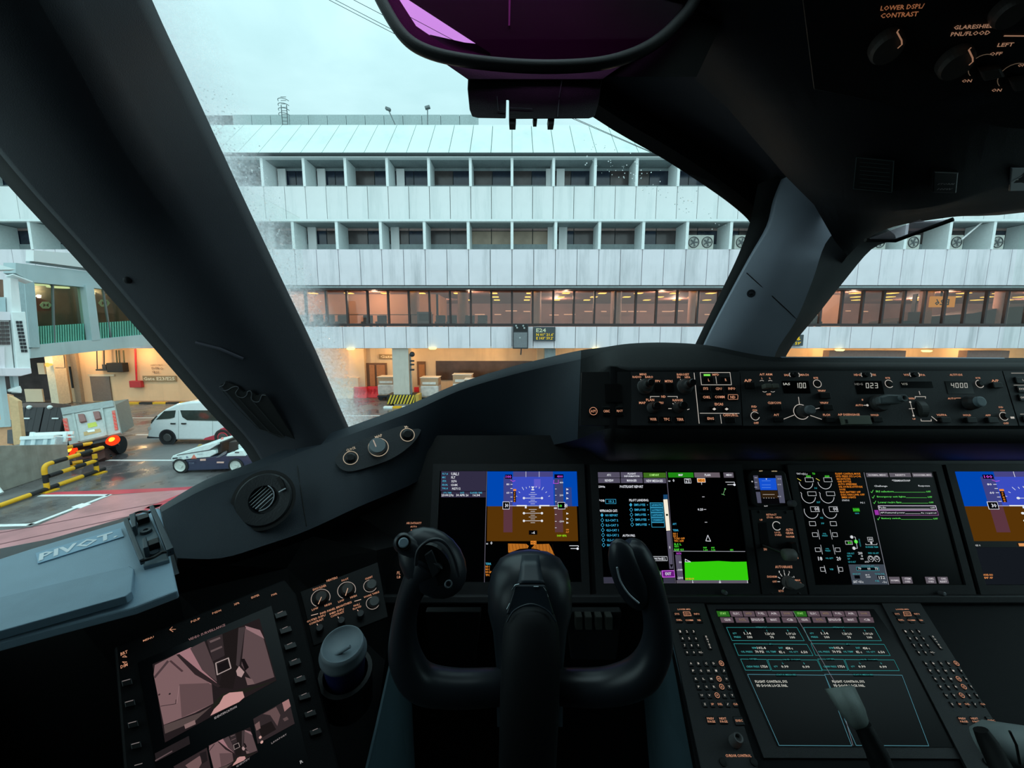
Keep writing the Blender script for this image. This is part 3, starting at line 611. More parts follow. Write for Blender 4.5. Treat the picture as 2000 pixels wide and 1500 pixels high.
# green fritted lower band: individual ribs on each pane
M_frit = mat('frit_green', (110, 190, 168), .4, var=.08); M_fritd = mat('frit_gap', (58, 128, 112), .4)
wq([(535, 1035), (1290, 990), (1330, 1240), (555, 1305)], 'frit_panel', M_fritd, -.3, .03); wq([(1425, 985), (2200, 930), (2200, 1170), (1455, 1225)], 'frit_panel', M_fritd, -.3, .03)
for i in range(46):
    x = 545 + i * 36
    if 1285 < x < 1430 or x > 2150: continue
    y0 = 1035 - (x - 535) * .06; y1 = 1303 - (x - 555) * .085
    wq([(x, y0), (x + 19, y0 - 1), (x + 28, y1 - 1), (x + 9, y1)], 'frit_rib', M_frit, -.22, .03)
# shop interior
M_shop = mat('shop_wall', (118, 96, 84), .7, var=.3, sc_=.7)
wq([(300, 300), (2700, 560), (2700, 1300), (300, 1400)], 'interior_wall', M_shop, -2.6, .1)
wq([(300, 1290), (2700, 1100), (2700, 1220), (300, 1400)], 'interior_skirt', mat('shop_dark', (50, 62, 56), .6), -1.5, .1)
Ps = Pw.lift(-2.3).c(0, 500, 7.5)
m_ = MB(); Ps.quad(m_, [(1395, 530), (1690, 640), (1690, 850), (1395, 820)], 0, 0, .03); m_.build('sign_wall', mat('shop_pink', (150, 116, 106), .6), wg)
def hexlogo(x, y, r, rh, t_):
    m_ = MB(); Ps.quad(m_, [(x - r, y), (x - r * .5, y - rh), (x + r * .5, y - rh), (x + r, y), (x + r * .5, y + rh), (x - r * .5, y + rh)], 0, .06, .02)
    m_.build('logo_panel', mat('logo_cream', (206, 214, 180), .5), t_)
    m_ = MB(); k = .42
    Ps.quad(m_, [(x - r * .5, y - rh), (x, y), (x - r * .5, y + rh)], 0, .09) if 0 else None
    Ps.quad(m_, [(x - r * k, y - rh * .55), (x, y), (x - r * k, y + rh * .55)], 0, .09); Ps.quad(m_, [(x + r * k, y - rh * .55), (x, y), (x + r * k, y + rh * .55)], 0, .09)
    m_.build('logo_triangles', mat('logo_red', (120, 70, 62), .5), t_)
l1 = thing('bank_logo_sign', 'cream hexagon logo sign on the pink shop wall right of the grey pier', 'sign', Ps.at(1510, 740)); hexlogo(1510, 690, 88, 52, l1)
l2 = thing('bank_logo_sign', 'cream hexagon logo with red band inside the left shop window', 'sign', Ps.at(660, 760)); hexlogo(650, 720, 90, 50, l2)
m_ = MB(); Ps.quad(m_, [(470, 590), (640, 640), (760, 690), (760, 800), (500, 810)], 0, .0, .02); m_.build('band', mat('shop_red', (130, 64, 58), .6), l2)
for x, y, lb in ((540, 408, 'leftmost glowing downlight inside the green-banded window'), (850, 450, 'middle glowing downlight above the logo window'), (1385, 455, 'glowing downlight just right of the grey pier')):
    p = Pw.lift(-1.0).c(0, 500, 7.5).at(x, y); m_ = MB(); m_.lathe(p, (0, 0, -1), [(0, .0), (.45, 0), (.45, .06), (0, .06)], 16); setl(m_.build('downlight', em((255, 240, 190), 1.8)), lb, 'downlight')
p = Ps.at(900, 600); lamp(p.x, p.y - 1.0, p.z + .4, 60, (1, .85, .65), .1); p = Ps.at(1700, 650); lamp(p.x, p.y - 1.0, p.z + .4, 60, (1, .8, .6), .1)
# ---- ground floor of the wing
YL = G(225, 785).y
gw = thing('wing_ground_wall', 'cream lit wall with door and pipes below the wing at left', 'wall', (A(200, 785, YL).x, YL, 0))
def lq(x0, y0, x1, y1, Y, th, name, mt, par=gw, **k):
    a = A(x0, y0, Y); b = A(x1, y1, Y); m_ = MB(); m_.bb((a.x, Y, a.z), (b.x, Y + th, b.z)); return m_.build(name, mt, par, **k)
zt = A(100, 660, YL).z
m_ = MB(); a = A(130, 700, YL).x; b = A(560, 700, YL).x; m_.bb((a, YL, 0), (b, YL + .3, zt)); m_.build('wall_face', mat('warm_wall', (236, 196, 156), .8, var=.06, sc_=.8, stain=((190, 150, 118), .35, 1)), gw)
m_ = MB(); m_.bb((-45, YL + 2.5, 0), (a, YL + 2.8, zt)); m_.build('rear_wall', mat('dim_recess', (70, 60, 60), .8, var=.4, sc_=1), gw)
lq(134, 690, 160, 786, YL - .25, .24, 'pilaster', mat('pilaster_grey', (158, 142, 124), .7)); lq(112, 690, 134, 790, YL - .1, .4, 'pilaster', M_peach)
lq(175, 735, 219, 783, YL - .08, .08, 'door', M_door); lq(171, 731, 223, 735, YL - .1, .1, 'door_frame', M_peach)
lq(86, 695, 116, 790, YL - 1.6, .8, 'front_column', mat('column_cream', (232, 214, 186), .7))
lq(225, 785, 560, 797, YL - .55, .5, 'plinth', mat('plinth_brown', (150, 120, 98), .7, stain=((110, 84, 66), .4, 1)))
lq(137, 716, 140, 758, YL - .3, .05, 'slot', M_black)
ks = thing('kerb_line', 'black and yellow painted kerb along the wing wall', 'kerb', A(330, 797, YL - .7))
for i in range(11):
    x0 = 222 + i * 26; a = A(x0, 797, YL - .9); b = A(x0 + 25, 797, YL - .9); m_ = MB(); m_.bb((a.x, YL - .95, 0), (b.x, YL - .7, .14)); m_.build('kerb_stone', M_yel if i % 2 else M_black, ks)
lq(47, 760, 85, 785, YL - .6, .1, 'panel_card', M_peach); lq(72, 709, 88, 731, YL - .5, .1, 'panel_card', M_peach)
rd = thing('fire_hose_pipe', 'red pipe with red hose box on the cream wall above the van', 'pipe', A(265, 757, YL - .2))
m_ = MB(); m_.tube([A(264, 682, YL - .15), A(267, 750, YL - .15)], .06, 8); m_.build('pipe', M_red, rd); a = A(253, 757, YL - .3); b = A(274, 744, YL - .3); m_ = MB(); m_.bb((a.x, YL - .3, a.z), (b.x, YL - .02, b.z)); m_.build('hose_box', mat('hose_red', (190, 40, 44), .5), rd, bevel=.03)
tv = thing('monitor_box', 'black boxed monitor hanging on pipes from the wing ceiling', 'monitor', A(223, 727, YL - .6)); a = A(209, 727, YL - .6); b = A(238, 709, YL - .6); m_ = MB(); m_.bb((a.x, YL - .6, a.z), (b.x, YL - .1, b.z)); m_.build('case', M_black, tv, bevel=.03)
for x in (227, 232, 241): m_ = MB(); m_.tube([A(x, 684, YL - .3), A(x + 2, 711, YL - .3)], .05, 6); m_.build('hanger_pipe', mat('pipe_olive', (96, 96, 74), .6), tv)
sp = thing('speaker_bracket', 'thin dark bracket with small box left of the boxed monitor', 'bracket', A(198, 724, YL - .3))
for x in (189, 203): m_ = MB(); m_.tube([A(x, 684, YL - .3), A(x + 1, 722, YL - .3)], .035, 6); m_.build('rod', M_dark, sp)
m_ = MB(); m_.bb(A(187, 724, YL - .5), A(208, 721, YL - .5) + V((0, .4, 0))); m_.build('shelf', M_dark, sp); m_ = MB(); m_.bb(A(200, 721, YL - .45), A(206, 712, YL - .45) + V((0, .2, 0))); m_.build('box', M_dark, sp)
board('gate_name_sign', 278, 734, 344, 745, YL - .1, M_sign, 'tan sign reading Gate E23/E25 on the cream wall', [('Gate E23/E25', 311, 739.5, 61, 6.5)], M_let)
m_ = MB(); P_ = Pl(A(293, 730, YL - .05), A(320, 730, YL - .05), A(293, 712, YL - .05), world=True)
for x, y, t in ((299, 719, 'f i'), (307, 719, 'E8'), (316, 720, 'O'), (300, 727, 'q'), (308, 727, '20')): P_.text(m_, t, x, y, 6, 5, 0, .01)
P_.text(m_, 'SAFETY FIRST', 306, 713, 24, 2.5, 0, .01); setl(m_.build('wall_stencil', mat('stencil_brown', (150, 120, 96), .7)), 'faint brown stencilled symbols on the wall above the gate sign', 'stencil')
p = A(101, 712, YL - 1.75); wl_ = thing('wall_lamp', 'small lit wall lamp on the cream front column', 'lamp', p); m_ = MB(); m_.lathe(p, (0, -1, 0), [(.08, 0), (.1, .2), (.16, .25), (.16, .3), (0, .3)], 12); m_.build('head', em((255, 190, 90), 1.5), wl_)
m_ = MB(); m_.tube([p + V((.2, .05, -.25)), p + V((.9, .05, -.25)), p + V((.95, .05, .7))], .025, 6); m_.build('conduit', M_mull, wl_)
lamp(p.x, p.y - .6, p.z + .2, 60, (1, .62, .25), .1)
for x in (150, 260, 380): p = A(x, 690, YL - 1.2); lamp(p.x, p.y, p.z, 110, (1, .64, .32), .15)

# ---- white minivan
Mw = mat('van_white', (232, 240, 242), .25, var=.03, coat=.5); Mgl = mat('van_glass', (46, 58, 56), .08, var=.3, spec=.8)
Yv = G(330, 868).y; K = (260, 760, 8.333)
def vpt(x, y, Y): return A(K[0] + x / K[2], K[1] + y / K[2], Y)
def extr(pts, Y, th, name, mt, par, **k):
    m_ = MB(); m_.prism([vpt(x, y, Y) for x, y in pts], (0, th, 0)); return m_.build(name, mt, par, **k)
van = thing('minivan', 'white high-roof minivan with a red swoosh driving past the cream wall', 'van', V((vpt(1100, 895, Yv).x, Yv + .9, 0)))
extr([(240, 815), (228, 740), (262, 600), (300, 500), (385, 420), (520, 322), (700, 240), (900, 205), (1150, 196), (1980, 205), (2140, 270), (2190, 520), (2190, 820), (1600, 828), (700, 828), (320, 826)], Yv, 1.75, 'body', Mw, van, bevel=.09)
for q in ([(372, 498), (505, 358), (690, 345), (672, 462), (600, 482)], [(765, 345), (1300, 345), (2050, 352), (2090, 525), (1450, 520), (880, 508), (800, 455)]):
    extr(q, Yv - .015, .05, 'side_window', Mgl, van)
extr([(380, 432), (300, 508), (290, 560), (300, 560), (392, 440)], Yv - .005, .02, 'windscreen_edge', Mgl, van)
extr([(1140, 826), (1170, 795), (1320, 750), (1420, 645), (1520, 610), (1640, 640), (1820, 750), (2190, 800), (2190, 826)], Yv - .012, .03, 'red_swoosh', mat('swoosh_red', (206, 60, 80), .35), van)
for x in (555, 1455):
    m_ = MB(); c_ = vpt(x, 790, Yv - .03); r = c_.z if c_.z > .2 else .34; c_.z = r
    m_.lathe(c_, (0, 1, 0), [(0, 0), (r * .6, 0), (r * .62, .03), (r, 0), (r, .22), (0, .22)], 24); m_.build('wheel', M_black, van)
    m_ = MB(); m_.lathe(c_ - V((0, .02, 0)), (0, 1, 0), [(0, 0), (r * .5, 0), (r * .58, .03)], 18); m_.build('hub_cap', mat('hub_dark', (74, 74, 74), .4), van)
    m_ = MB(); m_.lathe(c_ + V((0, .005, 0)), (0, 1, 0), [(r * 1.0, 0), (r * 1.18, 0), (r * 1.18, .02), (r, .02)], 24); m_.build('wheel_arch', M_dark, van)
for x, y in ((645, 562), (820, 562)): extr([(x - 40, y - 10), (x + 40, y - 10), (x + 40, y + 12), (x - 40, y + 12)], Yv - .04, .04, 'door_handle', mat('chrome', (150, 156, 158), .2, 1), van)
extr([(236, 620), (290, 600), (300, 660), (236, 668)], Yv - .01, .1, 'headlamp', mat('lamp_clear', (214, 206, 200), .15), van, bevel=.02)
extr([(228, 770), (430, 785), (430, 800), (228, 800)], Yv - .01, .05, 'bumper_line', M_dark, van)
extr([(760, 250), (1900, 252), (1900, 262), (760, 262)], Yv + .12, .1, 'roof_seam', M_grey, van)
for x in (735, 1290): extr([(x, 350), (x + 6, 350), (x + 6, 810), (x, 810)], Yv - .004, .02, 'door_seam', M_grey, van)

# ---- baggage tractor
Yt = G(400, 924).y; tg = thing('baggage_tractor', 'low white and navy baggage tractor in front of the minivan', 'tractor', V((vpt(1250, 1390, Yt).x, Yt + .6, 0)))
Mn = mat('tug_navy', (44, 50, 78), .35, coat=.3)
extr([(632, 1180), (1000, 1140), (1350, 1090), (1500, 1075), (1900, 1075), (1922, 1100), (1932, 1250), (1900, 1290), (900, 1330), (660, 1320), (640, 1300)], Yt, 1.25, 'chassis', Mn, tg, bevel=.04)
extr([(612, 1125), (640, 1085), (715, 1060), (1080, 930), (1365, 862), (1375, 905), (1250, 985), (1340, 1000), (1345, 1050), (1240, 1108), (900, 1140), (630, 1182)], Yt - .03, 1.3, 'hood', mat('tug_white', (226, 240, 238), .35), tg, bevel=.03)
extr([(712, 1072), (1250, 985), (1375, 910), (1378, 922), (1255, 996), (712, 1082)], Yt - .04, .05, 'hood_gap', M_dark, tg)
extr([(1508, 1095), (1530, 1052), (1635, 1040), (1660, 1000), (1780, 1000), (1832, 1090)], Yt - .04, 1.3, 'rear_fender', mat('tug_white', 0), tg, bevel=.02)
extr([(1655, 1025), (1720, 1025), (1720, 1040), (1655, 1040)], Yt - .06, .05, 'fender_slot', M_dark, tg)
extr([(1700, 905), (1820, 900), (1905, 960), (1915, 1030), (1850, 1050), (1800, 985), (1710, 975)], Yt + .3, .7, 'rear_deck', mat('tug_white', 0), tg, bevel=.02)
extr([(1375, 860), (1440, 870), (1440, 1040), (1375, 1030)], Yt + .1, .9, 'dashboard', M_black, tg, bevel=.02)
extr([(1560, 860), (1690, 850), (1700, 960), (1640, 1030), (1540, 1040)], Yt + .25, .6, 'driver_seat', M_black, tg, bevel=.03)
extr([(1340, 1120), (1480, 1020), (1520, 1010), (1500, 1060), (1400, 1110)], Yt - .02, .04, 'step_guard', mat('step_grey', (110, 112, 120), .5), tg)
m_ = MB(); c_ = vpt(1490, 890, Yt + .5); m_.lathe(c_, V((-.6, 0, 1)), [(.15, 0), (.17, .02), (.15, .04), (.13, .02), (.15, 0)], 20, 0, True); m_.build('steering_wheel', M_dark, tg)
m_ = MB(); m_.tube([c_, vpt(1440, 980, Yt + .5)], .03, 8); m_.build('steering_column', M_rail, tg)
m_ = MB(); m_.lathe(vpt(1455, 850, Yt + .6), (0, 0, 1), [(.05, 0), (.06, .08), (.03, .16), (0, .17)], 12); m_.build('beacon', mat('beacon_pink', (226, 130, 120), .3), tg)
m_ = MB(); c_ = vpt(1095, 935, Yt + .4); m_.lathe(c_, (0, 0, 1), [(.09, -.03), (.1, .03), (.04, .1), (0, .11)], 12); m_.build('hood_lamp', mat('lamp_amber', (150, 120, 60), .3), tg)
for x, y in ((765, 1295), (1665, 1247)):
    r = .30; m_ = MB(); c_ = vpt(x, y, Yt - .05); c_.z = r; m_.lathe(c_, (0, 1, 0), [(0, .05), (r * .7, .04), (r * .75, 0), (r, .02), (r, .26), (0, .26)], 26); m_.build('wheel', M_black, tg)
    m_ = MB(); m_.lathe(c_ + V((0, -.005, 0)), (0, 1, 0), [(0, .02), (r * .25, .01), (r * .3, .05), (r * .6, .04), (r * .72, 0), (r * .72, .05)], 22); m_.build('hub', mat('hub_pale', (206, 212, 206), .4), tg)
extr([(940, 1135), (985, 1065), (1028, 1130)], Yt - .05, .03, 'warning_triangle', mat('tri_orange', (226, 130, 110), .5), tg)
for q in ([(1090, 1138), (1180, 1135), (1180, 1165), (1090, 1168)], [(1360, 1182), (1475, 1182), (1475, 1205), (1360, 1205)]):
    extr(q, Yt - .02, .04, 'side_reflector', mat('reflector_pale', (236, 190, 176), .4), tg)
extr([(640, 1120), (718, 1112), (718, 1130), (640, 1140)], Yt - .05, .04, 'vent_slot', M_dark, tg)
m_ = MB(); PT = Pl(vpt(620, 1150, Yt - .05), vpt(900, 1150, Yt - .05), vpt(620, 1050, Yt - .05), world=True).c(*K)
PT.text(m_, 'TPL', 765, 1115, 56, 22); PT.text(m_, 'B', 880, 1108, 36, 32); PT.text(m_, 'LOTUS 7', 1090, 1060, 90, 16); PT.text(m_, 'E 245', 955, 1205, 80, 26); m_.build('side_lettering', mat('letter_slate', (110, 120, 140), .5), tg)

# ---- truck with grey tail lift
tk = thing('tail_lift_truck', 'grey tail lift truck with red chevrons and glowing rear lamps', 'truck', G(190, 905))
Pt = Pl((137, 869, 16.4), (235, 844, 17.0), (118, 797, 17.3), ortho=False).c(0, 680, 7.5)
def tq(pts, name, mt, h=0, th=.06, **k): m_ = MB(); m_.prism([Pt.at(x, y, h) for x, y in pts], -Pt.n * th); return m_.build(name, mt, tk, **k)
M_gr = mat('lift_grey', (170, 178, 176), .45, var=.08, stain=((130, 134, 130), .4, 2)); M_chr = mat('chevron_red', (226, 60, 50), .4)
tq([(885, 880), (1660, 765), (1765, 1235), (1010, 1420)], 'tail_lift', M_gr, 0, .12, bevel=.02)
tq([(900, 885), (1655, 772), (1680, 860), (925, 985)], 'upper_ledge', mat('ledge_grey', (150, 158, 158), .5), .05, .06)
tq([(1080, 965), (1500, 885), (1560, 1280), (1160, 1370)], 'inner_panel', mat('panel_grey', (184, 188, 186), .5), .02, .03)
for q in ([(1070, 970), (1100, 965), (1180, 1370), (1150, 1375)], [(1485, 890), (1515, 885), (1580, 1280), (1550, 1285)]): tq(q, 'panel_rib', M_gr, .06, .06)
tq([(925, 1040), (985, 1030), (1048, 1350), (990, 1362)], 'reflector_board', mat('chevron_base', (206, 110, 96), .5), .04, .04); tq([(1645, 925), (1688, 915), (1735, 1195), (1690, 1205)], 'reflector_board', mat('chevron_base', 0), .04, .04)
for i in range(5):
    y = 1060 + i * 58; x = 935 + i * 12; tq([(x, y), (x + 50, y + 26), (x + 52, y + 52), (x + 2, y + 26)], 'chevron', M_chr, .055, .02)
    y = 945 + i * 50; x = 1655 + i * 9; tq([(x, y), (x + 36, y + 20), (x + 38, y + 44), (x + 2, y + 24)], 'chevron', M_chr, .055, .02)
for q in ([(1165, 985), (1250, 980), (1285, 1085), (1195, 1105)], [(1385, 950), (1470, 940), (1500, 1045), (1420, 1070)]): tq(q, 'step_pad', mat('pad_maroon', (140, 96, 92), .6), .12, .1, bevel=.01)
tq([(1285, 1110), (1410, 1085), (1435, 1145), (1300, 1175)], 'warning_label', mat('label_lime', (196, 204, 80), .5), .03, .02)
tq([(1230, 1235), (1470, 1180), (1490, 1230), (1240, 1290)], 'tan_smear', mat('label_tan', (190, 160, 110), .5), .03, .015); tq([(1280, 1215), (1390, 1195), (1400, 1225), (1300, 1240)], 'white_label', M_white, .045, .015)
tq([(1020, 1400), (1600, 1280), (1620, 1330), (1040, 1450)], 'chassis_bar', M_dark, -.1, .5); tq([(960, 1440), (1400, 1340), (1420, 1520), (1000, 1700)], 'chassis', mat('chassis_brown', (70, 44, 40), .6), -.5, 1.5)
for x, y in ((1660, 1355), (1030, 1510)):
    m_ = MB(); c_ = Pt.at(x, y, .05); m_.lathe(c_, Pt.n, [(.22, -.1), (.24, .02), (.12, .04), (0, .05)], 16, 0, True); m_.build('lamp_surround', em((255, 70, 30), 1.1), tk)
    m_ = MB(); m_.lathe(c_ + Pt.n * .05, Pt.n, [(.11, 0), (.08, .05), (0, .06)], 12, 0, True); m_.build('lamp_bulb', em((255, 190, 60), 2.2), tk)
    lamp(*(c_ + Pt.n * .5), 9, (1, .3, .1), .08)
b0 = G(150, 905); b1 = G(203, 893)
for q in (b0, b1):
    m_ = MB(); m_.lathe(q + V((0, .5, .4)), (1, .3, 0), [(0, 0), (.4, 0), (.4, .28), (0, .28)], 20); m_.build('wheel', M_black, tk)
m_ = MB(); q = [Pt.at(900, 900, -.2), Pt.at(1655, 790, -.2), Pt.at(1740, 1220, -.2), Pt.at(1010, 1390, -.2)]; m_.prism(q, V((-.9, 1.5, 0))); m_.build('cargo_box', mat('box_grey', (120, 118, 112), .6), tk)
# black cage truck body
cg = thing('cage_trailer', 'black slatted cage trailer left of the tail lift truck', 'trailer', G(80, 880))
Pg2 = Pl((44, 842, 18.6), (122, 842, 18.4), (44, 800, 18.8)).c(0, 680, 7.5)
def cq(x0, y0, x1, y1, name, mt, h=0, th=.06): m_ = MB(); Pg2.rect(m_, x0, y0, x1, y1, 0, h - th, th); return m_.build(name, mt, cg)
cq(310, 870, 920, 1225, 'back_panel', mat('cage_back', (112, 106, 106), .7, var=.4, sc_=4), -.25, .05)
for i in range(9): cq(310, 885 + i * 40, 920, 900 + i * 40, 'cage_slat', mat('cage_black', (40, 38, 42), .5), .0)
for x in (320, 400, 480, 570, 690, 780, 880): cq(x, 870, x + 24, 1225, 'cage_post', mat('cage_black', 0), .08)
for x in (430, 850): cq(x - 45, 1022, x + 45, 1040, 'white_plate', M_white, .12, .03)
cq(300, 800, 700, 872, 'load_top', mat('load_mauve', (110, 92, 88), .7), -.1, .8); cq(310, 1225, 920, 1250, 'sill', M_dark, .05, .8)
for x in (330, 470, 770): m_ = MB(); m_.ball(Pg2.at(x, 870, .1), .1, 0, 8, 5); m_.build('cage_lamp', M_white, cg)
for x in (420, 820): m_ = MB(); q = Pg2.at(x, 1300, 0); q.z = .42; m_.lathe(q, (0, 1, 0), [(0, 0), (.42, 0), (.42, .25), (0, .25)], 18); m_.build('wheel', M_black, cg)
# ---- concrete wall, cabinet, white fence, cable loop
cw = thing('concrete_wall', 'low stained concrete wall behind the yellow railing', 'wall', G(60, 937))
bl = G(-60, 977); br = G(125, 915)
tl = V((bl.x, bl.y, A(-60, 872, bl.y).z)); tr = V((br.x, br.y, A(125, 868, br.y).z))
nrm = (br - bl).cross(V((0, 0, 1))).normalized(); nrm = nrm if nrm.y > 0 else -nrm
m_ = MB(); m_.prism([bl, br, tr, tl], nrm * .25); m_.build('wall_body', M_conc, cw, bevel=.02)
m_ = MB(); m_.tube([A(x, y, bl.y + (br.y - bl.y) * (x + 60) / 185 - .06) for x, y in crs([(18, 882), (28, 884), (38, 894), (48, 898), (60, 898), (78, 895), (74, 883)], 4)], .018, 6); setl(m_.build('hanging_cable', M_black), 'black cable looping down the concrete wall', 'cable')
cb = thing('service_cabinet', 'pale blue ribbed service cabinet standing on the concrete wall', 'cabinet', G(75, 930))
Pk = Pl((43, 884, 15.2), (108, 881, 15.4), (43, 855, 15.3)).c(0, 840, 7.5)
def kq(x0, y0, x1, y1, name, mt, h=0, th=.1, t_=None): m_ = MB(); Pk.rect(m_, x0, y0, x1, y1, 0, h - th, th); return m_.build(name, mt, t_ or cb)
M_cab = mat('cabinet_blue', (178, 198, 206), .4)
kq(325, 120, 800, 305, 'body', M_cab, 0, .5)
for x in (325, 480, 655, 770): kq(x, 125, x + 28, 302, 'rib', mat('rib_white', (214, 230, 234), .4), .05, .05)
kq(325, 95, 810, 125, 'lid', M_white, .08, .6)
wf = thing('white_fence', 'short white two-rail fence above the service cabinet', 'fence', G(90, 925))
kq(330, 30, 960, 52, 'rail', M_white, -.3, .06, wf); kq(860, 85, 970, 100, 'rail', M_white, -.3, .06, wf)
for x in (330, 830): kq(x, 20, x + 30, 165, 'post', M_white, -.28, .08, wf)
# ---- yellow and black railing
def railing(f0, f1, h, ext, label, n0=1):
    t_ = thing('crash_railing', label, 'railing', (f0 + f1) / 2); d = (f1 - f0).normalized(); r = .075
    def seg(a, b, k, name='rail'):
        m_ = MB(); m_.tube([a, b], r, 10); m_.build(name, M_yel if k % 2 == 0 else M_black, t_)
    def run(a, b, z, k, n):
        for i in range(n): seg(a.lerp(b, i / n) + V((0, 0, z)), a.lerp(b, (i + 1) / n) + V((0, 0, z)), k + i)
    for q, f in enumerate((f0, f1)):
        zs = [.08, .32, .62, h - .16]
        for i in range(3): seg(f + V((0, 0, zs[i])), f + V((0, 0, zs[i + 1])), i, 'post')
    m_ = MB(); m_.tube([V(p) for p in crs([f0 + V((0, 0, h - .2)), f0 + V((0, 0, h - .08)) + d * .03, f0 + V((0, 0, h - .01)) + d * .12, f0 + d * .28 + V((0, 0, h))], 5)], r, 10); m_.build('bend', M_yel, t_)
    run(f0 + d * .28, f1 + d * .35, h, 1, 4); run(f0 + d * .1, f1, .52, 1, 4)
    a = f0 - d * ext; n = 6
    run(a, f1 + d * .3, .1, 0, n)
    for f in (f0, f1): m_ = MB(); m_.box(f + V((0, 0, .02)), (.4, .4, .04)); m_.build('foot_plate', M_yel, t_)
    return t_
railing(G(93, 960), G(190, 925), .95, 3.1, 'yellow and black tubular railing in front of the concrete wall')
railing(G(128, 912), G(200, 898), .8, .4, 'smaller yellow and black railing under the tail lift truck')
m_ = MB(); q = G(3, 968); m_.tube([q + V((-.3, .05, .45)), q + V((0, 0, .08))], .07, 10); setl(m_.build('white_pipe', M_white), 'white pipe end leaning against the concrete wall', 'pipe')
m_ = MB(); m_.prism([G(x, y) for x, y in [(140, 991), (160, 984), (178, 985), (158, 993)]], (0, 0, .02)); setl(m_.build('painted_number_plate', M_white), 'small white plate lying on the red painted apron', 'plate')
# ---- boarding bridge equipment at the far left
br_ = thing('boarding_bridge', 'white boarding bridge end with louvred cooling boxes at the left edge', 'boarding bridge', G(20, 900))
Pb = Pl((0, 740, 13.0), (58, 740, 13.6), (0, 600, 13.0)).c(0, 500, 7.5)
def bq(pts, name, mt, h=0, th=.4, **k): m_ = MB(); m_.prism([Pb.at(x, y, h) for x, y in pts], -Pb.n * th); return m_.build(name, mt, br_, **k)
bq([(-300, -500), (115, -500), (125, 150), (180, 580), (-300, 580)], 'tower', M_panelb, -1.2, 1.0); bq([(-300, 60), (170, 75), (420, 150), (-300, 155)], 'cornice', M_white, -1.0, .5)
bq([(190, 310), (300, 330), (350, 810), (215, 810)], 'leg_panel', M_panelb, -.2, .6); bq([(190, 260), (480, 370), (480, 385), (185, 275)], 'canopy_edge', M_white, 0, .6)
bq([(-300, 580), (190, 580), (200, 800), (-300, 800)], 'recess_panel', M_wing, -.6, .4); bq([(-300, 590), (40, 590), (40, 740), (-300, 740)], 'small_window', M_navy, -.5, .05)
bq([(150, 820), (355, 820), (440, 1680), (240, 1720)], 'louvred_box', M_white, .1, .6, bevel=.02); bq([(-300, 800), (150, 820), (155, 940), (-300, 940)], 'box_top', M_panel, .0, .6)
bq([(-300, 940), (140, 945), (215, 1660), (-300, 1640)], 'cooling_box', M_panelb, -.05, .5)
for i in range(9):
    for j in range(2):
        x = 210 + j * 50 + i * 9.5; y = 955 + i * 52; bq([(x, y), (x + 40, y), (x + 44, y + 40), (x + 4, y + 40)], 'louvre', M_dark, .13, .02)
for i in range(6):
    for j in range(5):
        x = -180 + j * 64 + i * 4; y = 960 + i * 58; bq([(x, y), (x + 54, y), (x + 56, y + 48), (x + 2, y + 48)], 'louvre', mat('louvre_brown', (84, 74, 74), .6), 0, .02)
bq([(-300, 1330), (60, 1330), (70, 1640), (-300, 1640)], 'door', M_panel, .02, .03)
bq([(-300, 1640), (430, 1640), (440, 1720), (280, 1760), (-300, 1760)], 'platform', M_panel, .15, .9, bevel=.02)
bq([(20, 1720), (100, 1720), (200, 2480), (110, 2480)], 'support_leg', M_wing, -.2, .3); bq([(220, 1720), (300, 1720), (325, 2010), (260, 2010)], 'short_leg', M_wing, -.2, .3)
bq([(150, 1960), (300, 1900), (325, 1960), (320, 2010), (250, 2000), (160, 1990)], 'camera_housing', M_white, .0, .3, bevel=.02)
pb = thing('peach_hoarding', 'peach painted hoarding at the left edge below the boarding bridge', 'hoarding', G(20, 905))
Pp = Pl((0, 870, 15.8), (42, 868, 15.9), (0, 780, 15.8)).c(0, 680, 7.5)
def pq(pts, name, mt, h=0, th=.1): m_ = MB(); m_.prism([Pp.at(x, y, h) for x, y in pts], -Pp.n * th); return m_.build(name, mt, pb)
M_hd = mat('hoarding_peach', (226, 170, 130), .7)
pq([(130, 700), (260, 775), (330, 1400), (200, 1420)], 'side_board', mat('hoarding_tan', (226, 186, 140), .7), 0, .15); pq([(-300, 600), (120, 690), (150, 1700), (-300, 1700)], 'front_board', M_hd, -.1, .1)
pq([(90, 1200), (180, 1190), (195, 1400), (90, 1400)], 'grey_inset', mat('inset_grey', (96, 96, 100), .6), -.04, .04); pq([(-300, 1050), (150, 1050), (160, 1150), (-300, 1180)], 'cross_rail', M_wing, 0, .1)
# ================================================ COCKPIT SHELL
M_trim = mat('cockpit_trim', (48, 51, 58), .6, var=.04, sc_=20, bump=.25, spec=.35)
M_trimd = mat('cockpit_trim_dark', (30, 32, 36), .65, var=.05, sc_=20, bump=.25, spec=.3)
M_coam = mat('coaming_vinyl', (34, 43, 52), .5, var=.05, sc_=30, bump=.35, spec=.4)
M_seal = mat('window_seal', (12, 12, 13), .7)
M_frame = mat('frame_bronze', (44, 34, 30), .5)
M_post = mat('post_lining', (158, 166, 180), .55, var=.03, sc_=20, bump=.2, spec=.35)
M_plate = mat('mount_grey', (146, 172, 190), .42, var=.04, sc_=30, bump=.15, spec=.5)
M_blk = mat('panel_black', (16, 16, 18), .5, var=.1, sc_=40, bump=.3, spec=.4)
M_pan = mat('panel_charcoal', (44, 44, 46), .5, var=.06, sc_=40, bump=.3, spec=.4)
M_knobg = mat('knob_grey', (150, 150, 150), .45, spec=.4); M_knobd = mat('knob_dark', (46, 46, 48), .45); M_knobm = mat('knob_metal', (120, 122, 126), .35, .4)
M_btn = mat('button_black', (10, 10, 11), .4, spec=.4)
M_liner = mat('cabin_liner', (52, 54, 58), .7)
E0 = EYE
